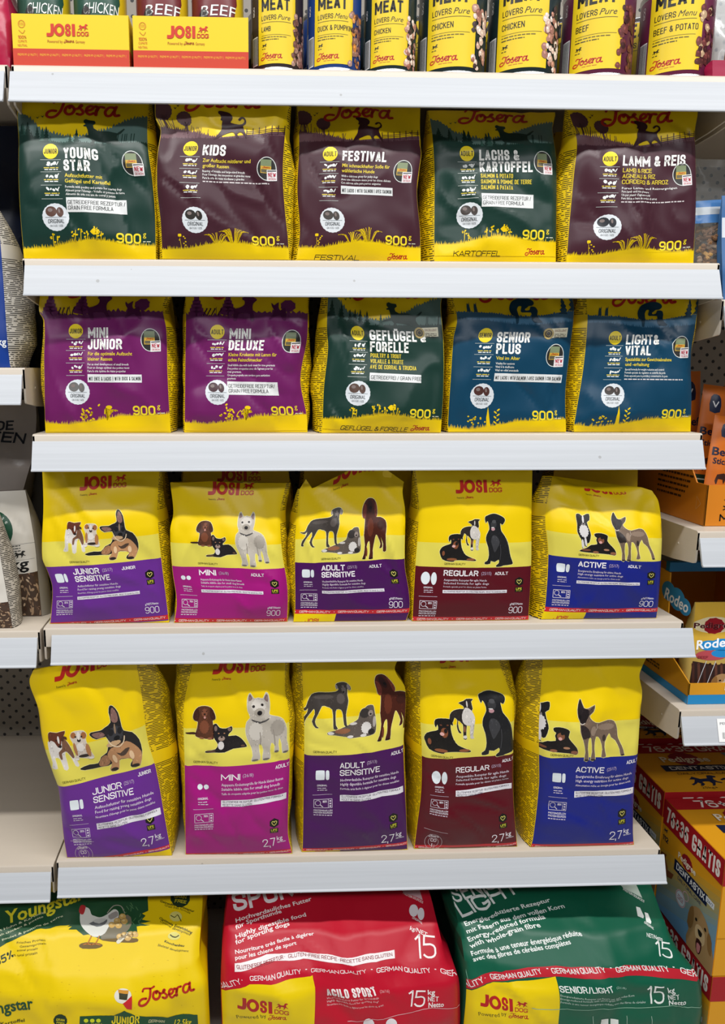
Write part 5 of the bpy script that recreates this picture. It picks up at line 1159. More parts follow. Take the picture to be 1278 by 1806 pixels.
for lab, pa, pb, cy, h, flav, pu, side, cols, sd in (
    ('tin of lamb meat with yellow label, leftmost of the large tins', 441, 536, .052, .125, 'LAMB', 'Pure', ('2e2426', '8a7f7c'), LM, 1),
    ('tin of duck and pumpkin with yellow label and blue edge', 539, 637, .052, .125, 'DUCK & PUMPKIN', 'Menu', ('1c3a78', '8a9ab8'), LM+['c07a3a', 'cf8f55'], 2),
    ('tin of chicken meat, narrowest of the three chicken ones, beside duck tin', 639, 733, .052, .125, 'CHICKEN', 'Pure', ('1b2a2c', '6e7c7c'), CH, 3),
    ('tin of chicken meat in the middle of the three chicken tins', 735, 855, .066, .125, 'CHICKEN', 'Pure', ('1a282a', '6e7c7c'), CH, 4),
    ('tin of chicken meat right beside the purple beef tin', 857, 982, .066, .125, 'CHICKEN', 'Pure', ('1a282a', '6e7c7c'), CH, 5),
    ('purple-edged tin of beef meat right of the chicken tins', 985, 1115, .066, .125, 'BEEF', 'Pure', ('57203a', 'a8889a'), BF, 6),
    ('purple-edged tin of beef and potato, rightmost of the large tins', 1121, 1254, .066, .125, 'BEEF & POTATO', 'Menu', ('5e1f3c', 'a8889a'), BF+['b79a78'], 7)):
    cx, r = tinpos(pa, pb, cy); meat_tin(lab, cx, cy, min(r, .0505) if sd > 3 else r, h, flav, pu, side, cols, sd)
def small_tin(lab, pa, pb, word, base, low):
    cx, r = tinpos(pa, pb, .056, 60); r = min(r, .038)
    def art(A):
        r_ = random.Random(3)
        A.poly('label_print', [(.66, 0)]+[(.66+.03*(r_.random()-.5)+.1*(k/14.), k/14.*A.S.HB) for k in range(15)]+[(1, A.S.HB), (1, 0)], 'd8b81c', 1)
        A.poly('label_print', [(.25, .0), (.75, .0), (.72, .42)]+[(.72-.04*k, .42-.02*(k % 2)-.004*k) for k in range(11)]+[(.25, .32)], low, 2)
        A.text('flavour_text', word, .29, .535, .11, 'eef0ec', 3, w=.42, shear=.15, bold=.0); A.micro('flavour_text', .36, .48, .24, .012, 'd8dcd8', 3, 1)
        A.poly('dog_picture', [(.27, .0), (.4, .0), (.4, .3), (.37, .48), (.39, .56), (.33, .62), (.28, .58), (.25, .4)], '241c1a', 3, 2); A.ell('dog_picture', .33, .45, .035, .05, '6a5248', 4, 10)
        A.poly('dog_picture', [(.52, .0), (.66, .0), (.66, .33), (.6, .4), (.54, .3)], 'd8b030', 3, 2)
    return tin('dog_food_tin', lab, cx, .056, r, .13, art, 'small tins standing in the yellow trays', base)
small_tin('green chicken tin at the left of the left yellow tray', 33, 127, 'CHICKEN', '1f4a3b', '2c8a4a')
small_tin('green chicken tin at the right of the left yellow tray', 131, 226, 'CHICKEN', '1f4a3b', '2c8a4a')
small_tin('dark red beef tin at the left of the right yellow tray', 240, 334, 'BEEF', '6a1f24', 'c8503a')
small_tin('dark red beef tin at the right of the right yellow tray', 337, 431, 'BEEF', '6a1f24', 'c8503a')
def tray(lab, pxa, pxb):
    xa = at(pxa, 90, y=.006)[0]; xb = at(pxb, 90, y=.006)[0]; z = Z0+.0003; h = .064; t = .0025; y0, y1 = .006, .20
    root = empty('display_tray', ((xa+xb)/2, y0, z), lab, 'cardboard tray', 'yellow display trays on the top shelf')
    card = mat('e0c41e', .55); redc = mat('c8361f', .55)
    def wall(nm, lo, hi): box(nm, lo, hi, card, root, .0004)
    wall('front_wall', (xa, y0, z), (xb, y0+t, z+h)); wall('side_wall', (xa, y0+t, z), (xa+t, y1, z+h*1.02)); wall('side_wall', (xb-t, y0+t, z), (xb, y1, z+h*1.02)); wall('back_wall', (xa+t, y1-t, z), (xb-t, y1, z+h))
    box('bottom', (xa+t, y0+t, z), (xb-t, y1-t, z+.0015), redc, root, 0)
    def fr(A):
        H = A.S.HB; A.rect('front_print', 0, 0, 1, H*.33, 'c23a22', 1, .0); josi_logo(A, .3, H*.58, .24, 'c4331e', 2, 'brand_logo', False)
        A.text('brand_logo', 'Powered by', .3, H*.45, .022, 'a8481c', 2, w=.13); script_logo(A, 'brand_logo', .44, H*.46, .09, 'a8321c', 2); A.text('brand_logo', 'Germany', .54, H*.45, .022, 'a8481c', 2, w=.08)
        for q in range(5): A.text('front_print', 'PREMIUM QUALITY |', .04+.19*q, H*.19, .018, 'e8b02a', 2, w=.17, res=1)
        g = 'climate_badge'; A.ring(g, .085, H*.8, .03, .03, .004, 'c8641c', 2); A.text(g, 'CO2', .085, H*.78, .02, 'c8641c', 2, w=.04, align='C'); A.stroke(g, [(.06, H*.68), (.09, H*.62), (.11, H*.68)], .004, 'c8641c', 2)
        A.text(g, '100%', .085, H*.52, .024, 'c8541c', 2, w=.07, align='C', bold=.02); A.text(g, 'CLIMATE', .085, H*.45, .018, 'c8541c', 2, w=.075, align='C'); A.text(g, 'NEUTRAL', .085, H*.37, .018, 'c8541c', 2, w=.08, align='C')
    face_art(root, (xa, y0-.0002, z), (xb, y0-.0002, z), (xa, y0-.0002, z+h), fr, .5)
    for X in (xa-.0003, xb+.0003): face_art(root, *(((X, y1, z), (X, y0, z), (X, y1, z+h)) if X < xa else ((X, y0, z), (X, y1, z), (X, y0, z+h))), lambda A: A.rect('side_print', 0, 0, 1, A.S.HB*.33, 'c23a22', 1), .5)
tray('yellow and red cardboard tray around the green chicken tins', 23, 228)
tray('yellow and red cardboard tray around the dark red beef tins', 235, 438)

# ================================================================== BOTTOM: big sacks
def sack_common(M, A, x, y, x2, col):
    pass
def sack(label, L, R, art, base, side, lean, seed, gl, gr, stripes=False, dep=-.025, **kw):
    return make_bag(label, .1605, L, R, dep, .4, base=base, side=side, lean=lean, gl=gl, gr=gr, amp=.0045, bulge=.03, seed=seed, art=art, group='big sacks on the bottom deck', name='dog_food_sack', yback=.40,
                    rough=.36, cell=.008, seal=False, stripes=stripes, cat='sack of dog food', **kw)
LEAN = ((0, .14), (.1, .095), (.25, .045), (.4, .014), (.5, .0), (.62, .0), (1, .012))
def red_art(A):
    M = Measure(A); wt = 'f2e8e6'
    T = lambda g, s, a, b, c, d, h, **k: M.text(g, s, a, b, c, d, h, k.pop('col', wt), 3, **k)
    T('title_text', 'SPORT', 413, 1609, 543, 1569, 34, bold=.035, col='ece4e6')
    for s, a, b, c, d in (('Hochverdauliches Futter', 416, 1628, 550, 1588), ('für Sporthunde', 416, 1640, 497, 1610), ('Highly digestible food', 416, 1656, 540, 1616), ('for sporting dogs', 416, 1666, 511, 1632), ('Nourriture très facile à digérer', 415, 1682.6, 554, 1649), ('pour les chiens de sport', 415, 1693, 523, 1665)): T('body_text', s, a, b, c, d, 7.2, bold=.018, bend=(c-a)*.035)
    M.poly('claim_bar', [(414, 1714), (470, 1696), (530, 1692), (696, 1690), (695, 1675), (530, 1678), (470, 1683), (414, 1699)], 'ece4e4', 3)
    M.text('claim_bar', 'GLUTENFREIE REZEPTUR ·', 418, 1709, 503, 1690.5, 7, '8a1020', 4, bold=.02); M.text('claim_bar', 'GLUTEN-FREE RECIPE · RECETTE SANS GLUTEN', 508, 1690, 692, 1686.5, 7, '8a1020', 4, bold=.02)
    for s, a, b, c, d in (('QUALITY ·', 380, 1744, 430, 1733), ('GERMAN QUALITY', 441, 1730, 531, 1717), ('·', 538, 1714, 541, 1714), ('GERMAN QUALITY', 549, 1716, 646, 1715.5), ('·', 654, 1714, 657, 1714), ('GERMAN QUALITY', 664, 1716, 760, 1715.5), ('·', 767, 1714, 770, 1714), ('GERMAN QUALITY', 777, 1716, 870, 1718)): T('quality_band', s, a, b, c, d, 8.5, bold=.015)
    M.poly('corner_label', [(385, 1746), (440, 1736), (551, 1721), (553, 1830), (385, 1835)], 'e6c800', 2)
    p = M(420, 1777); q = M(480, 1777); josi_logo(A, p[0], p[1], q[0]-p[0], 'b01c1c', 3, powered=False)
    M.text('brand_logo', 'Powered by', 418, 1796, 470, 1794, 6, '2a2410', 3); p = M(473, 1797); script_logo(A, 'brand_logo', p[0], p[1], .075, 'b01c1c', 3, .05)
    T('product_text', 'AGILO SPORT', 577, 1755, 665, 1755, 11, bold=.03); T('product_text', '(26/16)', 670, 1751, 687, 1751, 5, col='e0a0a4')
    for k, s in enumerate(('Hochverdauliches Futter für Sporthunde', 'Highly digestible food for sporting dogs', 'Nourriture très facile à digérer pour les chiens de sport')): T('product_text', s, 577, 1762+6*k, 668+8*(k == 2), 1762+6*k, 3.6, col='eac4c4', res=1)
    T('weight_text', '15', 718, 1776, 748, 1776, 31, bold=-.002); T('weight_text', 'kg', 754, 1754, 767, 1754, 8, bold=.02); T('weight_text', 'NET', 754, 1766, 773, 1766, 9, bold=.02); T('weight_text', 'Netto', 755, 1777, 782, 1775, 9, bold=.02)
    T('weight_text', '15', 732, 1690, 770, 1690, 43, bold=-.005); T('weight_text', 'kg/NET', 722, 1640, 752, 1652, 7, bold=.01)
    for x, y, rx in ((729, 1606, 8), (742, 1612, 6)): M.ell('kibble_shapes', x, y, rx, 11, 'e6dfe2', 3)
    T('kibble_shapes', 'ORIGINAL', 726, 1620, 744, 1630, 4, bold=.02)
    M.poly('protein_box', [(703, 1566), (738, 1566), (745, 1588), (712, 1574)], 'c9a0a6', 3); T('protein_box', 'PROTEIN SOURCES', 710, 1577, 745, 1594, 4, bold=.01)
    M.stroke('seam', [(613, 1801), (660, 1797), (720, 1786), (760, 1777), (812, 1772)], 1.2, 'd89aa0', 4)
    for x in (600, 640): M.ell('kibble_shapes', x+50, 1806, 10, 10, 'e6dfe2', 3)
def foot(px, y=-.013):
    q = at(px, 1804, y=-.02); return tuple(project((q[0], y, .1605)))
sack('big red sack of sport dog food on the bottom deck', [(404, 1530), (402, 1575), (396, 1628), (391, 1681), (389, 1737), (391, 1804), foot(391)], [(735, 1530), (754, 1565), (771, 1628), (789, 1695), (807, 1720), (811, 1780), (811, 1804), foot(811)],
     red_art, 'b80d28', 'b80d28', LEAN, 61, ((0, .0), (.3, .012), (.6, .008), (1, 0)), ((0, .0), (.3, .012), (.6, .008), (1, 0)))
def green_art(A):
    M = Measure(A); wt = 'e6ebe6'
    T = lambda g, s, a, b, c, d, h, **k: M.text(g, s, a, b, c, d, h, k.pop('col', wt), 3, **k)
    T('title_text', 'SENIOR/', 802, 1592, 905, 1553, 24, bold=.02); T('title_text', 'LIGHT', 815, 1619, 918, 1573, 24, bold=.03)
    for s, a, b, c, d in (('Energiereduzierte Rezeptur', 821, 1634, 971, 1590), ('mit Fasern aus dem vollen Korn', 824, 1647, 996, 1601), ('Energy-reduced formula', 827, 1661.6, 962, 1620), ('with whole-grain fibre', 830, 1673, 954, 1635), ('Formule à une teneur énergétique réduite', 832, 1686, 1027, 1651), ('avec des fibres de céréales complètes', 835, 1696, 1007, 1664.6)): T('body_text', s, a, b, c, d, 7.4, bold=.018, bend=(c-a)*.025)
    M.poly('quality_band', [(815, 1728), (870, 1713), (930, 1706), (979, 1703), (1100, 1702), (1245, 1704), (1245, 1724), (1100, 1722), (979, 1722), (930, 1724), (870, 1731), (815, 1744)], 'b8202e', 2)
    for s, a, b, c, d in (('QUALITY ·', 800, 1740, 858, 1728), ('GERMAN QUALITY', 866, 1727, 956, 1717), ('·', 965, 1713, 968, 1713), ('GERMAN QUALITY', 974, 1717, 1069, 1715), ('·', 1077, 1712, 1080, 1712), ('GERMAN QUALITY', 1087, 1715, 1181, 1714), ('·', 1189, 1711, 1192, 1711), ('GERMAN QUALITY', 1200, 1715, 1290, 1722)): T('quality_band', s, a, b, c, d, 9, bold=.015)
    M.poly('corner_label', [(812, 1746), (870, 1732), (979, 1722), (978, 1830), (812, 1835)], 'e6c800', 2.5)
    p = M(848, 1773); q = M(904, 1773); josi_logo(A, p[0], p[1], q[0]-p[0], 'b01c1c', 3, powered=False)
    M.text('brand_logo', 'Powered by', 844, 1791, 893, 1790, 6, '2a2410', 3); p = M(897, 1793); script_logo(A, 'brand_logo', p[0], p[1], .075, 'b01c1c', 3, .03)
    T('product_text', 'SENIOR/LIGHT', 988, 1750, 1083, 1750, 11, bold=.02); T('product_text', '(21/8)', 1087, 1744, 1103, 1744, 5, col='a0c0b0')
    for k, s in enumerate(('Energiereduzierte Rezeptur mit Fasern aus dem vollen Korn', 'Energy-reduced formula with whole-grain fibre', 'Formule à une teneur énergétique réduite avec des fibres de céréales')): T('product_text', s, 988, 1757+6*k, (1118, 1095, 1138)[k], 1757+6*k, 3.6, col='c4d8cc', res=1)
    T('weight_text', '15', 1141, 1770, 1171, 1770, 31, bold=-.002); T('weight_text', 'kg', 1178, 1751, 1191, 1751, 8, bold=.02); T('weight_text', 'NET', 1178, 1763, 1198, 1763, 9, bold=.02); T('weight_text', 'Netto', 1179, 1773, 1209, 1771, 9, bold=.02)
    T('weight_text', '15', 1157, 1686, 1188, 1692, 28, bold=-.005); T('weight_text', 'NET/Netto', 1140, 1652, 1168, 1660, 7, bold=.01)
    for x, y, rx in ((1128, 1610, 7), (1142, 1620, 6)): M.poly('kibble_shapes', [(x-rx, y-11), (x, y-9), (x+rx, y+6), (x+rx-1, y+10), (x-rx+3, y+6)], 'e6ebe6', 3)
    T('kibble_shapes', 'ORIGINAL', 1135, 1628, 1152, 1640, 4, bold=.02)
    M.poly('protein_box', [(1090, 1557), (1120, 1558), (1132, 1584), (1098, 1566)], 'b4c4b8', 3); T('protein_box', 'PROTEIN SOURCES', 1098, 1570, 1135, 1592, 4, bold=.01)
    M.stroke('seam', [(938, 1778), (1000, 1779), (1100, 1777), (1180, 1774), (1238, 1775)], 1.2, '8ab49c', 4)
    M.stroke('seam', [(794, 1570), (806, 1620), (818, 1690), (826, 1730)], .9, '6a9c84', 4)
    for x in (1045, 1105, 1148): M.stroke('seam', [(x, 1792), (x, 1812)], .9, 'a0bcac', 4, 0)
    M.poly('kibble_shapes', [(1060, 1798), (1072, 1796), (1072, 1812), (1058, 1812)], 'e6ebe6', 3); M.poly('kibble_shapes', [(1076, 1796), (1090, 1798), (1090, 1812), (1076, 1812)], 'e6ebe6', 3)
sack('big dark green sack of light senior dog food on the bottom deck', [(785, 1530), (793, 1570), (806, 1620), (817, 1680), (820, 1740), (815, 1804), foot(815)], [(1130, 1530), (1145, 1555), (1165, 1609), (1192, 1670), (1230, 1720), (1238, 1775), (1235, 1804), foot(1235)],
     green_art, '0a573f', '0a573f', LEAN, 62, ((0, .018), (.3, .028), (.5, .006), (1, 0)), ((0, .0), (.3, .004), (.6, .0), (1, 0)))
def chick_art(A):
    M = Measure(A); DG = '1b4a2c'; wt = 'e8e6c0'
    o = lambda pts: [(x/3.195, 1540+y/3.195) for x, y in pts]
    rnd = random.Random(5)
    edge = [(-190, 520), (-60, 450), (0, 418), (60, 385), (120, 355), (180, 330), (230, 312), (320, 298), (395, 292), (380, 302), (405, 300), (385, 318), (430, 318), (470, 350), (500, 345), (600, 380), (700, 385), (775, 340), (770, 300), (845, 292), (790, 282), (850, 270), (800, 262), (820, 240), (800, 228), (835, 212), (832, 150), (835, 60), (-190, 60)]
    M.poly('green_patch', o(edge), DG, 1.5)
    def T(g, s, a, b, c, d, h, col='1d2a10', **k): M.text(g, s, a/3.195, 1540+b/3.195, c/3.195, 1540+d/3.195, h/3.195, col, 3, **k)
    T('title_text', 'Youngstar', 30, 285, 480, 140, 68, 'dcd02a', bold=.03, shear=.15)
    for s, a, b, c, d in (('mit Huhn & Kartoffel', -30, 340, 255, 228), ('with chicken & potato', -30, 372, 245, 250), ('au poulet & pomme de terre', -30, 400, 355, 246)): T('body_text', s, a, b, c, d, 12.5, wt)
    for s, a, b, c, d in (('Frisches Protein', 95, 398, 255, 384), ('Gesamtprotein', 112, 420, 260, 402), ('animal protein', 95, 442, 212, 430), ('% total protein', 78, 468, 210, 455)): T('body_text', s, a, b, c, d, 12, '3a3408')
    T('body_text', '65%', -20, 525, 80, 470, 45, '14301c', bold=.03)
    T('product_text', 'Youngstar', -150, 800, 190, 765, 62, DG, bold=.035)
    T('product_text', 'mit Huhn & Kartoffel', -180, 860, 140, 836, 18, '2a3410', bold=.01)
    p = M(783/3.195, 1540+735/3.195); q = M(1105/3.195, 1540+725/3.195); script_logo(A, 'brand_logo', p[0], p[1], q[0]-p[0], 'b4281a', 3, .03)
    M.ell('design_sticker', 692/3.195, 1540+692/3.195, 15, 13.5, 'dad6c8', 3, 24); M.poly('design_sticker', o([(668, 655), (722, 665), (715, 715), (672, 710)]), '3a3a26', 4); M.poly('design_sticker', o([(665, 655), (725, 660), (722, 680), (668, 674)]), 'c88a2a', 5)
    M.poly('design_sticker', o([(692, 735), (742, 690), (742, 768), (715, 765)]), 'c4262a', 4); T('design_sticker', 'NEW', 700, 745, 738, 745, 18, 'f0e8e8', bold=.02)
    for x, y, r in ((1015, 140, 54), (340, 830, 38)):
        M.ell('grain_free_badge', x/3.195, 1540+y/3.195, r/3.195, r/3.195*.95, '16301c', 2.2, 24, .04)
        T('grain_free_badge', 'GRAIN', x-r*.62, y, x+r*.62, y+r*.12, r*.36, 'd8c820', bold=.02); T('grain_free_badge', 'FREE', x-r*.6, y+r*.48, x+r*.6, y+r*.62, r*.36, 'd8c820', bold=.02)
    for s, a, b, c, d, bo in (('Getreidefreie Rezeptur', 900, 162, 1092, 222, .02), ('Grain free formula', 925, 184, 1070, 230, 0), ('Optimale Entwicklung', 895, 258, 1080, 340, .02), ('Optimal development', 900, 275, 1070, 352, 0), ('Knochenbau', 925, 388, 1035, 415, .02), ('Skeletal development', 887, 410, 1060, 445, 0)): T('feature_text', s, a, b, c, d, 12, '33380e', bold=bo)
    M.ell('feature_text', 990/3.195, 1540+245/3.195, 11, 9, 'd8d070', 3); M.ell('feature_text', 980/3.195, 1540+355/3.195, 11, 7, 'd8d070', 3); M.stroke('feature_text', o([(962, 240), (985, 250), (1000, 235), (1020, 270)]), 1.2, '33380e', 4); M.stroke('feature_text', o([(960, 350), (985, 362), (1005, 352)]), 2, '4a4a20', 4)
    M.poly('junior_band', o([(450, 806), (640, 800), (700, 775), (760, 800), (1112, 798), (1118, 900), (448, 905)]), DG, 2)
    T('junior_band', 'JUNIOR', 628, 848, 785, 848, 48, 'e0c818', bold=.02); T('junior_band', 'GERMAN', 835, 842, 925, 842, 18, 'd8d0a0', bold=.01); T('junior_band', '12,5kg', 980, 852, 1075, 852, 26, 'e0c818', bold=.01); T('junior_band', 'ALL BREEDS', 475, 862, 575, 862, 15, 'e0c818')
    for x in (485, 520, 555): M.ell('junior_band', x/3.195, 1540+830/3.195, 4, 3.4, 'c8d020', 4)
    # hen
    g = 'hen_picture'; A.labels[g] = 'printed picture of a white hen'
    M.poly(g, o([(452, 225), (462, 195), (485, 192), (505, 205), (520, 235), (560, 250), (600, 235), (640, 205), (665, 215), (668, 245), (650, 270), (615, 300), (590, 340), (545, 360), (510, 350), (480, 325), (455, 290), (450, 255)]), 'd6d6ce', 4, 3)
    M.poly(g, o([(500, 285), (560, 268), (605, 262), (590, 290), (545, 303)]), '6c6e70', 5, 2); M.poly(g, o([(520, 270), (570, 255), (600, 262), (560, 285)]), 'c4c4be', 5.5, 2); M.poly(g, o([(610, 240), (655, 215), (666, 240), (625, 262)]), '9c9690', 5, 2)
    M.poly(g, o([(447, 200), (458, 180), (482, 186), (480, 205), (470, 232), (455, 232), (445, 218)]), 'b02a2e', 5, 2)
    for x in (500, 545): M.stroke(g, o([(x+15, 355), (x, 385), (x-10, 400)]), 2, 'b87020', 5); M.stroke(g, o([(x-30, 402), (x-10, 398), (x+20, 404)]), 1.8, 'b87020', 5)
    M.poly(g, o([(445, 405), (480, 390), (560, 395), (578, 410), (540, 425), (465, 425)]), '6a5218', 3.6, 2)
    g = 'potato_sack_picture'; A.labels[g] = 'printed picture of a sack of potatoes'
    M.poly(g, o([(600, 260), (640, 250), (720, 235), (742, 270), (735, 300), (715, 330), (670, 365), (600, 370), (570, 372), (575, 340), (600, 310)]), '77705c', 3.8, 2)
    M.poly(g, o([(560, 370), (640, 345), (700, 360), (770, 365), (775, 385), (720, 392), (620, 385)]), '6a5218', 3.5, 2); M.stroke(g, o([(605, 225), (640, 185), (680, 185), (702, 225)]), 1.6, '9a9688', 3.9)
    for x, y in ((630, 292), (660, 270), (690, 246), (668, 295), (700, 272), (700, 350), (735, 345), (760, 345), (675, 358), (720, 365)): M.ell(g, x/3.195, 1540+y/3.195, 6, 5.4, 'c8a35c', 5, 12); M.ell(g, x/3.195-1.2, 1540+y/3.195-1.5, 2.6, 2, 'dcc084', 5.4, 8)
    M.poly(g, o([(655, 385), (690, 350), (730, 330), (740, 345), (700, 370), (670, 398)]), 'd8d4c0', 5, 2)
    for k in range(16): x, y = rnd.uniform(690, 790), rnd.uniform(185, 300); M.stroke(g, o([(x, y), (x+rnd.uniform(-20, 20), y-18)]), 1.3, '4f7a50', 4, 0)
    for k in range(50): x, y = rnd.uniform(0, 1100), rnd.uniform(480, 760); M.ell('dirt_marks', x/3.195, 1540+y/3.195, rnd.uniform(.5, 2), .4, 'c4a404', 1, 6)
sack('big yellow sack with white hen and potatoes on the bottom deck', [(-42, 1530), (-45, 1570), (-55, 1640), (-66, 1730), (-70, 1804), foot(-70)], [(352, 1530), (357, 1574), (356, 1610), (352, 1690), (365, 1728), (369, 1781), (370, 1804), foot(370)],
     chick_art, 'e6c600', 'dcbc00', LEAN, 63, ((0, 0), (.5, .006), (1, 0)), ((0, .024), (.25, .024), (.42, .014), (.6, .004), (1, 0)))

# ================================================================== RIGHT BAY
# clear bag of bone biscuits
def clear_bag(label, z, L, R, dep, D, group, parts=None, alpha=.07, tint='dfe4e6', seed=70, name='biscuit_bag', cat='bag of biscuits', rough=.12):
    r = make_bag(label, z, L, R, dep, D, base='ffffff', side='ffffff', stripes=False, seed=seed, amp=.004, group=group, name=name, art=parts, cell=.008, cat=cat, rough=.2, bulge=.006)
    for c in r.children:
        if c.name.startswith('bag_body'):
            c.data.materials[0] = mat(tint, rough, 0, .6, 'clear_film', alpha); c.data.materials[1] = c.data.materials[0]
    return r
def bis_art(A):
    A.poly('blue_label', [(-.1, 1.22), (1.1, 1.26), (1.1, 1.62), (-.1, 1.55)], '3f6fa6', 1)
    A.poly('header_card', [(-.1, 1.34), (1.1, 1.4), (1.1, 1.5), (-.1, 1.46)], 'aeb6be', 2)
clear_bag('clear bag of bone-shaped biscuits beside the creased maroon bag', RZ[1], [(1208, 280), (1210, 330), (1212, 420), (1214, 540)], [(1330, 280), (1330, 420), (1330, 540)], .03, .07, None, bis_art)
def bone_mesh():
    bm = bmesh.new()
    out = cspline([(-.010, .003), (-.013, .0065), (-.0175, .006), (-.0185, .002), (-.016, 0), (-.0185, -.002), (-.0175, -.006), (-.013, -.0065), (-.010, -.003), (0, -.0035), (.010, -.003), (.013, -.0065), (.0175, -.006), (.0185, -.002), (.016, 0), (.0185, .002), (.0175, .006), (.013, .0065), (.010, .003), (0, .0035)], 2)
    vs = [bm.verts.new((x, y, 0)) for x, y in out]; f = bm.faces.new(vs); e = bmesh.ops.extrude_face_region(bm, geom=[f])
    for v in e['geom']:
        if isinstance(v, bmesh.types.BMVert): v.co.z += .007
    bmesh.ops.recalc_face_normals(bm, faces=bm.faces[:]); bmesh.ops.bevel(bm, geom=[e_ for e_ in bm.edges if abs(e_.verts[0].co.z-e_.verts[1].co.z) < 1e-5], offset=.0014, segments=2, affect='EDGES')
    return bm
bcols = ['c29a5e', '8a6644', 'b08a58', '6e5038', 'a89078']
bmeshes = []
for c in bcols:
    o = bmobj('dog_biscuit', bone_mesh(), [mat(c, .7)]); bmeshes.append(o)
rb = random.Random(9); bx0 = at(1214, 480, y=.06)[0]; used = set()
for k in range(99):
    src = bmeshes[k % 5]; o = src if k < 5 else src.copy()
    if k >= 5: COL.objects.link(o)
    row = k//11; o.location = (bx0+.012+rb.random()*.075, .036+.022*rb.random(), RZ[1]+.010+.0115*row+rb.random()*.004)
    o.scale = (.8, .8, .8); o.rotation_euler = (rb.uniform(.7, 2.0), rb.uniform(-.6, .6), rb.uniform(-1.5, 1.5))
    tag(o, 'bone-shaped dog biscuit heaped in the clear bag at the right', 'biscuit', 'bone biscuits in the clear bag')
def blue_side(A): A.rect('white_band', -.1, A.S.HB*.62, 1.1, A.S.HB*.8, 'c9d0d8', 1)
make_bag('blue and white snack bag cut by the right edge of the picture', RZ[1], [(1273, 345), (1272, 400), (1273, 480), (1274, 540)], [(1400, 345), (1400, 440), (1400, 540)], .008, .012, gl=((0, 0), (1, 0)), base='3a6496', side='3a6496', stripes=False, seed=77, art=blue_side, cell=.008, name='snack_bag', cat='snack bag', bulge=.003)

# orange stick display
OZ = RZ[2]; c0 = at(1240, 928, z=OZ+.0005); ox, oy = c0[0], max(c0[1], .012)
root = empty('display_box', (ox, oy, OZ), 'open orange cardboard display box holding orange stick packs', 'display box')
OR = mat('d8821c', .5); t = .002
def poly_wall(nm, pts, thick, m, root):
    """upright card: pts (u0 on y axis / u1 on z) at x, extruded"""
    bm = bmesh.new(); a = [bm.verts.new(p) for p in pts]; b = [bm.verts.new(tuple(np.array(p)+thick)) for p in pts]; n = len(pts)
    bm.faces.new(a); bm.faces.new(b[::-1])
    for i in range(n): bm.faces.new((a[i], b[i], b[(i+1) % n], a[(i+1) % n]))
    bmesh.ops.recalc_face_normals(bm, faces=bm.faces[:]); return bmobj(nm, bm, [m], root, False)
zb = OZ+.0006
poly_wall('side_wall', [(ox, oy, zb), (ox, oy+.26, zb), (ox, oy+.26, zb+.165), (ox, oy+.10, zb+.150), (ox, oy+.03, zb+.066), (ox, oy, zb+.066)], (t, 0, 0), OR, root)
poly_wall('side_wall', [(ox+.2, oy, zb), (ox+.2, oy+.26, zb), (ox+.2, oy+.26, zb+.165), (ox+.2, oy+.10, zb+.150), (ox+.2, oy, zb+.066)], (t, 0, 0), OR, root)
box('front_wall', (ox, oy, zb), (ox+.202, oy+t, zb+.066), OR, root, .0003); box('back_wall', (ox, oy+.26, zb), (ox+.202, oy+.262, zb+.165), OR, root, .0003); box('bottom', (ox+t, oy+t, zb), (ox+.2, oy+.26, zb+.001), OR, root, 0)
def osd(A):
    g = 'side_print'; T = A.text; c = '4a2c0c'
    T(g, 'Cool and upright · Keep dry and cool', .43, A.S.HB*.55, .020, c, 1, w=.45, res=1)
    for k in range(5): A.micro(g, .44, A.S.HB*.55-.04-.035*k, .42-.03*k, .014, c, 1, k)
    A.ring(g, .92, .13, .035, .05, .007, 'd8a060', 1, 3)
face_art(root, (ox-.0002, oy+.26, zb), (ox-.0002, oy, zb), (ox-.0002, oy+.26, zb+.15), osd)
def osf(A):
    A.text('front_print', '>50%', .14, .12, .05, '16120c', 1, w=.22, bold=.03); A.text('front_print', 'MEAT', .12, .04, .055, '16120c', 1, w=.26, bold=.04); A.text('front_print', '+ carefully cooked', .14, .2, .018, '3a240c', 1, w=.3, res=1)
face_art(root, (ox, oy-.0002, zb), (ox+.202, oy-.0002, zb), (ox, oy-.0002, zb+.066), osf)
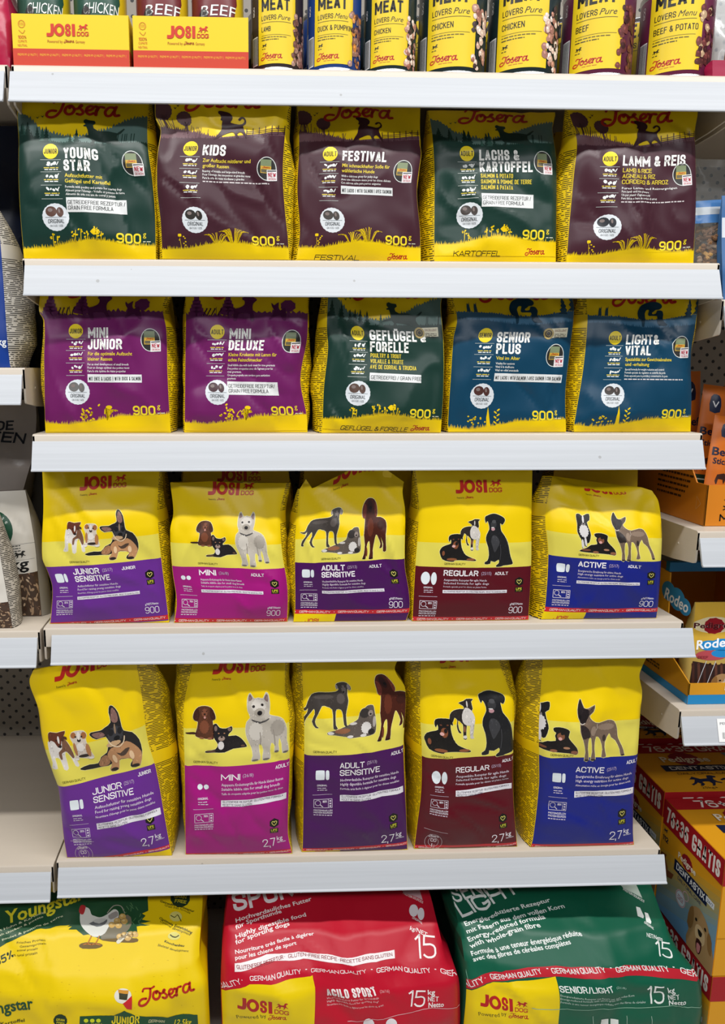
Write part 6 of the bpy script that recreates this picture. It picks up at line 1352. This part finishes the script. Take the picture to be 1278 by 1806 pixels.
def stick_pack(label, bx, by, tx, ty, tz, wd, seed):
    """flat sealed pack leaning from its foot (bx,by) to its top"""
    root = empty('snack_stick_pack', (bx, by, zb+.002), label, 'snack pack', 'orange stick packs in the display box')
    p0 = np.array((bx, by, zb+.002)); p1 = np.array((tx, ty, tz)); u = (p1-p0); H = np.linalg.norm(u); u /= H; s = np.array((1., 0, 0)); s -= u*(s@u); s /= np.linalg.norm(s); nrm = np.cross(s, u)
    na, nb = 10, 24; P = np.zeros((nb+1, na+1, 3)); B = []
    for j in range(nb+1):
        v = j/nb; puff = min(1, v/.1, (1-v)/.1)**.5*.007 if 0 < v < 1 else .0003
        for i in range(na+1):
            a = i/na; q = p0+u*H*v+s*wd*(a-.5); k = sin(pi*a)**.6
            wv = noise.noise(Vector((a*4+seed, v*9, seed)))*.0012*k
            P[j, i] = q+nrm*(puff*k+wv+.0002); B.append(q-nrm*(puff*k*.9+.0002))
    V = [tuple(x) for x in P.reshape(-1, 3)]+[tuple(b) for b in B]; n = na+1; o = len(B); F = []
    for j in range(nb):
        for i in range(na):
            F.append((j*n+i, j*n+i+1, (j+1)*n+i+1, (j+1)*n+i)); F.append((o+j*n+i, o+(j+1)*n+i, o+(j+1)*n+i+1, o+j*n+i+1))
    for j in range(nb): F.append((j*n, (j+1)*n, o+(j+1)*n, o+j*n)); F.append((j*n+na, o+j*n+na, o+(j+1)*n+na, (j+1)*n+na))
    for i in range(na): F.append((i, o+i, o+i+1, i+1)); F.append((nb*n+i, nb*n+i+1, o+nb*n+i+1, o+nb*n+i))
    mobj('pack_body', V, F, [mat('c8691c', .32)], root)
    A = Art(GridSurf(P, wd, H/wd), root, None, .32); hb = H/wd
    A.poly('brand_logo', [(.3, hb*.80), (.72, hb*.80), (.7, hb*.90), (.5, hb*.93), (.3, hb*.91)], '1c2440', 1, 2); A.text('brand_logo', 'V', .5, hb*.83, .26, 'e8e8ea', 2, w=.26, bold=.03, align='C')
    A.text('product_text', 'Beef', .08, hb*.62, .3, 'efe4d8', 1.5, w=.84, bold=.06); A.text('product_text', 'Beef', .08, hb*.62, .3, '1a1c34', 2, w=.84, bold=.03)
    A.text('product_text', 'Stick', .14, hb*.54, .22, '1a1c34', 2, w=.6, bold=.03)
    A.poly('cow_picture', [(.3, hb*.38), (.36, hb*.44), (.62, hb*.46), (.74, hb*.44), (.7, hb*.38), (.66, hb*.36), (.6, hb*.4), (.42, hb*.4), (.38, hb*.35), (.34, hb*.35)], '3a2018', 2)
    A.rect('product_text', .12, hb*.12, .88, hb*.32, '15301e', 1)
    for k in range(4): A.micro('product_text', .18, hb*(.28-.04*k), .6, .05, 'c8d4c4', 2, k)
    A.rect('foot_print', .1, 0, .9, hb*.06, '1a1c34', 1); A.finish()
for k, (lab, a, b, c, wd) in enumerate((('orange beef stick pack standing furthest back and left in the box', (1150, 850), (1212, 655), .10, .045), ('orange beef stick pack leaning in the middle of the box', (1195, 850), (1262, 680), .07, .042), ('orange beef stick pack leaning at the front of the box', (1222, 870), (1282, 735), .03, .042),
        ('orange beef stick pack at the right edge behind the front one', (1262, 850), (1300, 668), .085, .042))):
    p = at(a[0]+20, a[1], y=oy+c); q = at(b[0], b[1], y=oy+c+.03)
    stick_pack(lab, max(p[0], ox+.03), p[1], q[0], q[1], q[2], wd, k*3.1)

# orange and blue pouch display
PZ = RZ[3]+.0006; c0 = at(1211, 1242, z=PZ); qx, qy = c0[0], max(c0[1], .006)
root = empty('display_box', (qx, qy, PZ), 'orange and blue display box holding clear treat pouches', 'display box')
OY = mat('dc9a1e', .5); BL = '1f86c0'
poly_wall('side_wall', [(qx, qy, PZ), (qx, qy+.30, PZ), (qx, qy+.30, PZ+.215), (qx, qy+.085, PZ+.200), (qx, qy+.075, PZ+.07), (qx, qy, PZ+.036)], (t, 0, 0), OY, root)
poly_wall('side_wall', [(qx+.22, qy, PZ), (qx+.22, qy+.30, PZ), (qx+.22, qy+.30, PZ+.215), (qx+.22, qy+.085, PZ+.200), (qx+.22, qy+.075, PZ+.07), (qx+.22, qy, PZ+.036)], (t, 0, 0), OY, root)
box('front_wall', (qx, qy, PZ), (qx+.222, qy+t, PZ+.036), OY, root, .0003); box('back_wall', (qx, qy+.30, PZ), (qx+.222, qy+.302, PZ+.215), OY, root, .0003); box('bottom', (qx+t, qy+t, PZ), (qx+.22, qy+.30, PZ+.001), OY, root, 0)
box('lid', (qx, qy+.10, PZ+.2155), (qx+.222, qy+.302, PZ+.2175), mat('6b635a', .5), root, .0003); box('lid_edge', (qx, qy+.088, PZ+.201), (qx+.222, qy+.0995, PZ+.2175), mat('1a6a9a', .45), root, .0004)
face_art(root, (qx, qy-.0002, PZ), (qx+.222, qy-.0002, PZ), (qx, qy-.0002, PZ+.036), lambda A: (A.rect('blue_band', 0, 0, 1, A.S.HB*.45, BL, 1), A.ell('brand_logo', .33, A.S.HB*.72, .05, .035, '8a1a1c', 2), A.text('brand_logo', 'Pedigree', .33, A.S.HB*.66, .03, 'f0ead8', 3, w=.12, bold=.03, align='C')))
def rs(A):
    A.rect('blue_band', 0, 0, 1, .045, BL, 1); bars(A, 'barcode', .34, .17, .3, .2, 4, '1a1612', 2); A.rect('barcode', .32, .15, .66, .4, 'd8d4cc', 1)
    for k in range(2): A.micro('side_print', .3, .1-.02*k, .4, .01, '5a3c10', 1, k)
    for x, y, r in ((.72, .56, .07), (.81, .54, .08), (.89, .52, .06)): A.ell('brand_logo', x, y, r, r*.8, '2c80ac', 1+x*.1)
    A.text('brand_logo', 'Rodeo', .68, .51, .065, 'f0f0ee', 3, w=.24, shear=.15, bold=.02, rot=-.08); A.text('side_print', 'x7', .82, .36, .06, '4a3410', 2, w=.1)
face_art(root, (qx-.0002, qy+.30, PZ), (qx-.0002, qy, PZ), (qx-.0002, qy+.30, PZ+.20), rs)
A = Art(face((qx, qy+.11, PZ+.2177), (qx+.222, qy+.11, PZ+.2177), (qx, qy+.30, PZ+.2177)), root); A.poly('lid_picture', [(.3, .1), (.9, .1), (.8, .5), (.35, .5)], '33241c', 1); A.poly('lid_picture', [(.4, .16), (.8, .2), (.7, .4), (.45, .36)], '6b2a20', 2); A.finish()
def golden_dog(T, P_, g, lay=4):
    """printed golden retriever with open mouth, T maps 0..1 picture frame"""
    P_(g, [(.1, .0), (.12, .35), (.05, .5), (.08, .75), (.2, .9), (.4, .98), (.6, .92), (.75, .8), (.85, .6), (.98, .4), (1., .0)], 'a88458', lay)
    P_(g, [(.05, .45), (.1, .8), (.22, .88), (.26, .6), (.18, .4)], '8a6438', lay+1); P_(g, [(.78, .75), (.9, .62), (.92, .35), (.8, .4), (.74, .6)], '8a6438', lay+1)
    P_(g, [(.36, .62), (.5, .68), (.66, .62), (.68, .42), (.58, .32), (.42, .34), (.34, .46)], 'c8aa80', lay+2); P_(g, [(.42, .38), (.6, .38), (.58, .16), (.5, .1), (.42, .18)], '3a1414', lay+3); P_(g, [(.45, .3), (.57, .3), (.55, .15), (.5, .12), (.45, .17)], 'c07878', lay+4)
    P_(g, [(.43, .58), (.58, .58), (.55, .48), (.47, .48)], '1a1412', lay+3); P_(g, [(.3, .72), (.36, .75), (.38, .7), (.33, .68)], '1a1412', lay+3); P_(g, [(.62, .73), (.67, .76), (.7, .7), (.65, .69)], '1a1412', lay+3)
def pouch_art(A):
    hb = A.S.HB
    A.poly('label_print', [(0, hb*.5), (1, hb*.62), (1, hb), (0, hb)], 'cba238', 1); A.poly('label_print', [(0, 0), (.25, 0), (.12, hb*.12), (0, hb*.16)], 'cba238', 1)
    A.ell('brand_logo', .4, hb*.76, .2, .15, '8c1620', 3, 22, 0, .08); A.ell('brand_logo', .4, hb*.77, .42, .16, 'd8c9a0', 2, 20)
    A.text('brand_logo', 'Pedigree', .4, hb*.74, .1, 'f4ece0', 4, w=.76, bold=.07, align='C'); A.text('brand_logo', 'Pedigree', .4, hb*.74, .1, '4a1418', 5, w=.78, bold=.03, align='C')
    for x, y, rx, ry in ((.35, .56, .2, .1), (.6, .57, .25, .12), (.82, .6, .2, .12), (.6, .48, .2, .08)): A.ell('product_logo', x, hb*y, rx, ry, '2484c4', 4+x*.1, 18)
    A.ell('product_logo', .4, hb*.46, .3, .1, 'b04a50', 3.6); A.text('product_logo', 'Rodeo', .1, hb*.52, .17, 'f2f4f6', 5, w=.7, shear=.1, bold=.03, rot=.12)
    A.text('product_logo', 'BEEF', .15, hb*.425, .05, '6a1a20', 5, w=.2, bold=.02); A.ell('price_sticker', .95, hb*.46, .13, .13, 'e0e4e6', 5, 20); A.text('price_sticker', '<5%', .95, hb*.45, .06, '1a1a1c', 6, w=.16, align='C', bold=.02)
    A.poly('treat_window', [(.04, hb*.12), (.2, hb*.05), (.98, hb*.02), (.98, hb*.4), (.5, hb*.36), (.06, hb*.4)], '33221e', 2)
    r = random.Random(4)
    for k in range(9): x = .08+.11*k; A.stroke('treat_window', [(x, hb*.08), (x+.03, hb*.2), (x-.01, hb*.37)], .05, r.choice(['4a2c24', '5c382c', '3c241e']), 3+.01*k, 2)
    golden_dog(None, lambda g, p, c, l: A.poly(g, [(.42+x*.6, hb*.02+y*.5) for x, y in p], c, l, 2), 'dog_picture', 6)
    for x in (.12, .3, .62): A.stroke('pale_streak', [(x+.2, hb*.4), (x, hb*.02)], .012, 'c8ccd0', 9, 0)  # straight pale streaks drawn flat over the pouch window
for lab, dx, dy in (('clear treat pouch with blue lettering at the front of the display box', 0, 0), ('clear treat pouch right of the front one, cut by the picture edge', .088, .004)):
    xa = qx+.004+dx; xb = xa+.084
    make_bag(lab, PZ+.0015, [tuple(project((xa, qy+.012, PZ+.17))), tuple(project((xa, qy+.012, PZ+.08))), tuple(project((xa, qy+.012, PZ+.002)))], [tuple(project((xb, qy+.012, PZ+.17))), tuple(project((xb, qy+.012, PZ+.08))), tuple(project((xb, qy+.012, PZ+.002)))],
             qy+.012+dy, .03, base='b89a50', side='b89a50', stripes=False, lean=((0, .03), (1, 0)), art=pouch_art, seed=80, cell=.006, name='treat_pouch', cat='treat pouch', group='treat pouches in the display box', amp=.0015, bulge=.004, rough=.18)

# yellow and red cartons stacked at the right
RED, YEL2, NAVY = 'a3161f', 'd9981a', '141c3c'
def logo_ped(A, x, y, w, lay=3):
    A.ell('brand_logo', x, y+w*.12, w*.3, w*.25, '8c1620', lay, 26, 0, .07); A.text('brand_logo', 'Pedigree', x, y, w*.2, '6a2018', lay+.5, w=w*1.02, bold=.08, align='C'); A.text('brand_logo', 'Pedigree', x, y, w*.2, 'f0e6d0', lay+1, w=w, bold=.04, align='C')
def carton(label, x0, x1, y0, y1, z0, z1, side=True):
    root = empty('treat_carton', (x0, y0, z0), label, 'carton', 'yellow and red cartons stacked at the right'); Y = mat(YEL2, .42)
    box('carton_body', (x0, y0, z0), (x1, y1, z1), Y, root, .0012)
    def top(A):
        hb = A.S.HB; A.rect('top_print', 0, hb*.8, 1, hb, RED, 1); A.text('offer_text', '76+36 GRATIS', .13, hb*.83, hb*.13, 'ece4dc', 2, w=.62, bold=.024)
        logo_ped(A, .3, hb*.60, .28); A.rect('product_text', .12, hb*.40, .55, hb*.53, NAVY, 2); A.text('product_text', 'DENTASTIX', .16, hb*.43, hb*.07, 'f0f0f0', 3, w=.34, bold=.03); A.text('product_text', 'DAILY ORAL CARE', .17, hb*.33, hb*.04, '4a2c14', 3, w=.32, bold=.02)
        icon_dog(A, 'product_text', .2, hb*.1, .15, '141c3c', 2); A.text('product_text', '112', .37, hb*.12, hb*.13, '141c3c', 2, w=.17, bold=.05); A.text('product_text', '25kg+', .22, hb*.05, hb*.035, '3a2a14', 2, w=.09); A.text('product_text', 'STICKS', .42, hb*.05, hb*.035, '3a2a14', 2, w=.09)
        A.poly('stick_picture', [(.6, .0+hb*.3), (1, hb*.3), (1, hb*.79), (.55, hb*.79)], '6c7a8a', 1.5); A.poly('stick_picture', [(.68, hb*.36), (.78, hb*.38), (.76, hb*.74), (.66, hb*.72)], '6e3a24', 3)
    face_art(root, (x0, y0, z1+.0002), (x1, y0, z1+.0002), (x0, y1, z1+.0002), top)
    def sd(A):
        hb = A.S.HB; n = 9; a_, b_ = (0xd9, 0x98, 0x1a), (0x6a, 0x98, 0xc0)
        for k in range(n):   # printed artwork runs from yellow to sky blue
            t_ = k/(n-1); c = '%02x%02x%02x' % tuple(int(a_[i]*(1-t_)+b_[i]*t_) for i in range(3))
            A.poly('side_print', [(0, 0), (1, 0), (1, hb*(.78-.05*k)), (0, hb*(.62-.07*k))] if k < n-1 else [(0, 0), (1, 0), (1, hb*.3), (0, hb*.02)], c, 1+.1*k)
        A.rect('offer_band', 0, hb*.78, 1, hb, RED, 2.5); A.text('offer_text', '76+36 GRATIS', .05, hb*.815, hb*.14, 'ece4dc', 3.5, w=.9, bold=.024)
        logo_ped(A, .46, hb*.63, .3, 3); A.rect('product_text', .26, hb*.49, .82, hb*.59, NAVY, 3); A.text('product_text', 'DENTASTIX', .3, hb*.515, hb*.06, 'f0f0f0', 4, w=.48, bold=.03); A.text('product_text', 'DAILY ORAL CARE', .34, hb*.445, hb*.03, '2c3a5c', 4, w=.4, bold=.02)
        A.rect('claim_box', .8, hb*.53, .93, hb*.58, 'd8dce0', 5); A.text('claim_box', '24/7', .82, hb*.54, .03, '28406c', 6, w=.09, bold=.02)
        A.poly('stick_picture', [(.02, hb*.32), (.24, hb*.38), (.27, hb*.44), (.05, hb*.40)], '7a4428', 4); A.poly('stick_picture', [(.04, hb*.36), (.12, hb*.28), (.16, hb*.44), (.1, hb*.5)], '8c5434', 4.5); A.poly('stick_picture', [(.0, hb*.46), (.1, hb*.5), (.12, hb*.54), (.02, hb*.52)], '7a4428', 4)
        A.ring('dentist_seal', .42, hb*.31, .085, .085, .012, 'c8a8b0', 4); A.ell('dentist_seal', .42, hb*.31, .07, None, 'ccd6de', 4); A.ring('dentist_seal', .5, hb*.38, .05, .05, .01, 'c8a8b0', 4.5)
        for k in range(3): A.micro('dentist_seal', .37, hb*.31-.02*k+.015, .1, .008, 'a04050', 5, k)
        golden_dog(None, lambda g, p, c, l: A.poly(g, [(.54+x*.46, hb*.0+y*hb*.42) for x, y in p], c, l, 2), 'dog_picture', 5)
        icon_dog(A, 'size_text', .03, hb*.72, .06, '141c3c', 3); A.text('size_text', '112', .02, hb*.64, .06, '141c3c', 3, w=.1, bold=.04)
    face_art(root, (x0-.0002, y1, z0), (x0-.0002, y0, z0), (x0-.0002, y1, z1), sd)
    def fr(A):
        hb = A.S.HB; A.rect('offer_band', 0, hb*.78, 1, hb, RED, 1); A.text('offer_text', '76+36 GRATIS', .1, hb*.81, hb*.14, 'ece4dc', 2, w=.7, bold=.024); A.rect('product_text', .08, hb*.36, .6, hb*.5, NAVY, 2); A.text('product_text', 'DENTASTIX', .12, hb*.39, hb*.08, 'f0f0f0', 3, w=.4, bold=.03)
        A.rect('fold_line', 0, hb*.33, 1, hb*.334, 'a87010', 2)
    face_art(root, (x0, y0-.0002, z0), (x1, y0-.0002, z0), (x0, y0-.0002, z1), fr)
carton('yellow and red dental stick carton on top at the front right', 1.096, 1.45, -.026, .156, .3805, .600)
carton('yellow and red carton underneath the front right one', 1.098, 1.45, -.026, .156, .161, .3798)
carton('yellow and red carton behind the front right one, showing its top', 1.095, 1.45, .160, .342, .3805, .612)
carton('yellow and red carton at the back underneath, right bay', 1.097, 1.45, .160, .342, .161, .3798)
carton('yellow and red carton furthest back with only its top in view', 1.095, 1.45, .346, .452, .3805, .625)
carton('yellow and red carton underneath the furthest back one', 1.097, 1.45, .346, .452, .161, .3798)

# things at the right end of the top shelf
make_bag('magenta snack carton low at the right end of the top shelf', Z0, [(1256, 106), (1256, 120), (1256, 134)], [(1330, 106), (1330, 120), (1330, 134)], .012, .05, base='9c1840', side='9c1840', stripes=False, seed=90, name='snack_box', cat='snack box', bulge=.0, amp=.0003, lean=((0, 0), (1, 0)), seal=False, cell=.006)
clear_bag('clear snack bag cut by the upper right corner of the picture', RZ[0], [(1266, -60), (1262, 0), (1260, 60), (1264, 104)], [(1360, -60), (1360, 0), (1360, 60), (1360, 104)], .07, .03, None,
          lambda A: (A.poly('chew_picture', [(.1, .05), (.5, .0), (.9, .3), (.8, .9), (.3, 1.)], '6a4630', 1),), alpha=.35, seed=91, name='snack_bag', cat='snack bag')

# ================================================================== LEFT BAY
def prt(s, x, y, h, w, g='title_text', c='15161a', **k):
    return lambda A: A.text(g, s, x, y, h, c, 3, w=w, **k)
make_bag('blue bag with white printed side panel at the left edge', 1.395, [(-190, 360), (-200, 450), (-205, 560), (-200, 650)], [(-8, 362), (0, 420), (6, 500), (10, 560), (14, 610), (18, 645)], .03, .10, base='173a8a', side='c9c5bd', ink='2a2a2c', gr=((0, .0), (.3, .02), (.6, .026), (.85, .028), (1, .004)), seed=92, cell=.008, group='pet food bags in the left bay', art=lambda A: (A.text('weight_text', 'kg', .93, .18, .06, 'e8ecf2', 2, w=.06, bold=.02),), rough=.3)
make_bag('dark blue bag in shadow behind the blue and white bag, left bay', 1.395, [(-150, 222), (-150, 400), (-150, 630)], [(30, 222), (44, 400), (62, 622)], .2, .10, base='101c38', side='3c3a3a', ink='141414', seed=93, cell=.012, group='pet food bags in the left bay')
def ken(A):
    M = Measure(A); M.text('title_text', 'DE', -9, 760, 24, 758, 17, '121214', 3, bold=.03, shear=.12); M.text('title_text', 'KEN', -22, 778, 43, 783, 19, '121214', 3, bold=.03, shear=.06)
    A.poly('meat_print', [(.3, .2), (.8, .3), (.9, .6), (.6, .72), (.3, .6)], '4a2024', 2, 2)
make_bag('grey bag with large black lettering at the left edge', .999, [(-180, 700), (-180, 800), (-170, 900), (-160, 1085)], [(62, 706), (64, 740), (58, 800), (42, 860), (28, 920), (30, 1080)], .138, .06, base='9a9088', side='7a726c', stripes=False, seed=94, cell=.008, group='pet food bags in the left bay', art=ken, rough=.22, amp=.004)
make_bag('dark grey bag in shadow behind the grey lettered bag', .999, [(-120, 700), (-120, 850), (-120, 1040)], [(82, 690), (84, 820), (86, 1030)], .21, .10, base='3c3a3a', side='343232', stripes=False, seed=95, cell=.012, group='pet food bags in the left bay', art=lambda A: (A.text('title_text', 'KEN', .7, A.S.HB*.74, .09, '101012', 3, w=.22, bold=.03),))
def seed_art(kg):
    def art(A):
        r = random.Random(7); hb = A.S.HB
        for k in range(330):
            x, y = r.random(), r.uniform(0, hb*.24); A.ell('seed_window', x, y, r.uniform(.011, .022), r.uniform(.005, .010), r.choice(['8a7058', 'a88c70', '5c4434', '4a3428', 'c0a88c']), 1+k*.011, 7, r.uniform(0, 3))
        A.rect('paper_label', -.02, hb*.2, 1.02, hb*1.02, 'cfcac0', 5)
        if not kg: return
        A.text('weight_text', '2,5kg', .42, hb*.24, .12, '141414', 6, w=.5, bold=.02); A.rect('label_print', .3, hb*.32, .98, hb*.323, '6a6a66', 6)
        for k in range(3): icon_dog(A, 'label_print', .44+.16*k, hb*.345, .12, '2a2a28', 6)
        for k in range(3): A.micro('label_print', .44, hb*(.41+.025*k), .4, .012, '3a3a38', 6, k)
        A.rect('label_print', .2, hb*.475, 1.0, hb*.478, '6a6a66', 6)
        A.ring('round_badge', .5, hb*.62, .27, .27, .085, '1d4a34', 6, 36); A.ell('round_badge', .5, hb*.62, .185, None, 'dcd8d0', 6.5, 28)
        for k, s in enumerate(('Für', 'schönes', 'Fell')): A.text('round_badge', s, .5, hb*.62+.06-.08*k, .05, 'a82a30', 7, w=(.12, .27, .15)[k], bold=.02, align='C')
        for k, (c_, an) in enumerate(zip('mit Hirse', np.linspace(150, 30, 9))): A.text('round_badge', c_, .5+.21*cos(radians(an)), hb*.62+.21*sin(radians(an)), .045, 'cfd8d0', 7, rot=radians(an-90))
    return art
make_bag('clear seed bag with paper label and round green badge, left bay', .999, [(-78, 868), (-85, 950), (-90, 1050), (-92, 1062)], [(45, 864), (52, 900), (62, 960), (68, 1020), (71, 1040)], .07, .045, base='4a3a30', side='8d887f', gr=((0, 0), (.5, .004), (1, .01)), ink='2a2a2a', seed=96, cell=.006, group='pet food bags in the left bay', art=seed_art(True), rough=.3, stripes=False)
make_bag('clear seed bag with printed side panel at the left edge, nearest the shelf front', .999, [(-120, 872), (-130, 960), (-135, 1110)], [(-22, 874), (-10, 920), (4, 1000), (18, 1080), (22, 1108)], .012, .05, base='4a3a30', side='b5ada0', ink='26241f', gr=((0, 0), (.3, .008), (.7, .012), (1, .006)), seed=97, cell=.006, group='pet food bags in the left bay', art=seed_art(False), rough=.3)
make_bag('crumpled crimson bag at the upper left corner beside the yellow tray', 1.796, [(-140, -60), (-140, 20), (-140, 116)], [(6, -60), (14, 0), (20, 60), (17, 112)], .012, .07, base='a81c40', side='8a1434', stripes=False, seed=98, cell=.007, group='pet food bags in the left bay', amp=.005, rough=.25)

# second row of tins standing behind the first, copied thing by thing
def copy_thing(root, dx, dy, label, group):
    r = root.copy(); COL.objects.link(r); r.location = root.location+Vector((dx, dy, 0)); r['label'] = label; r['group'] = group
    for ch in root.children:
        if ch.name.split('.')[0] in ('bottom_rim', 'lid', 'label_sleeve', 'label_print', 'meat_picture', 'barcode', 'brand_text'):
            c = ch.copy(); COL.objects.link(c); c.parent = r; c.matrix_parent_inverse = ch.matrix_parent_inverse.copy()
tins = [o for o in list(COL.objects) if o.name.startswith('meat_tin')]
for k, o in enumerate(tins):
    for q in (1, 2):
        copy_thing(o, .004*((k*q) % 3-1), .103*q, 'tin in shadow in row %s behind the %s' % (('second', 'third')[q-1], ('lamb tin', 'duck and pumpkin tin', 'narrow chicken tin', 'middle chicken tin', 'chicken tin next to beef', 'purple beef tin', 'purple beef and potato tin')[k]), 'meat tins standing behind the front row')
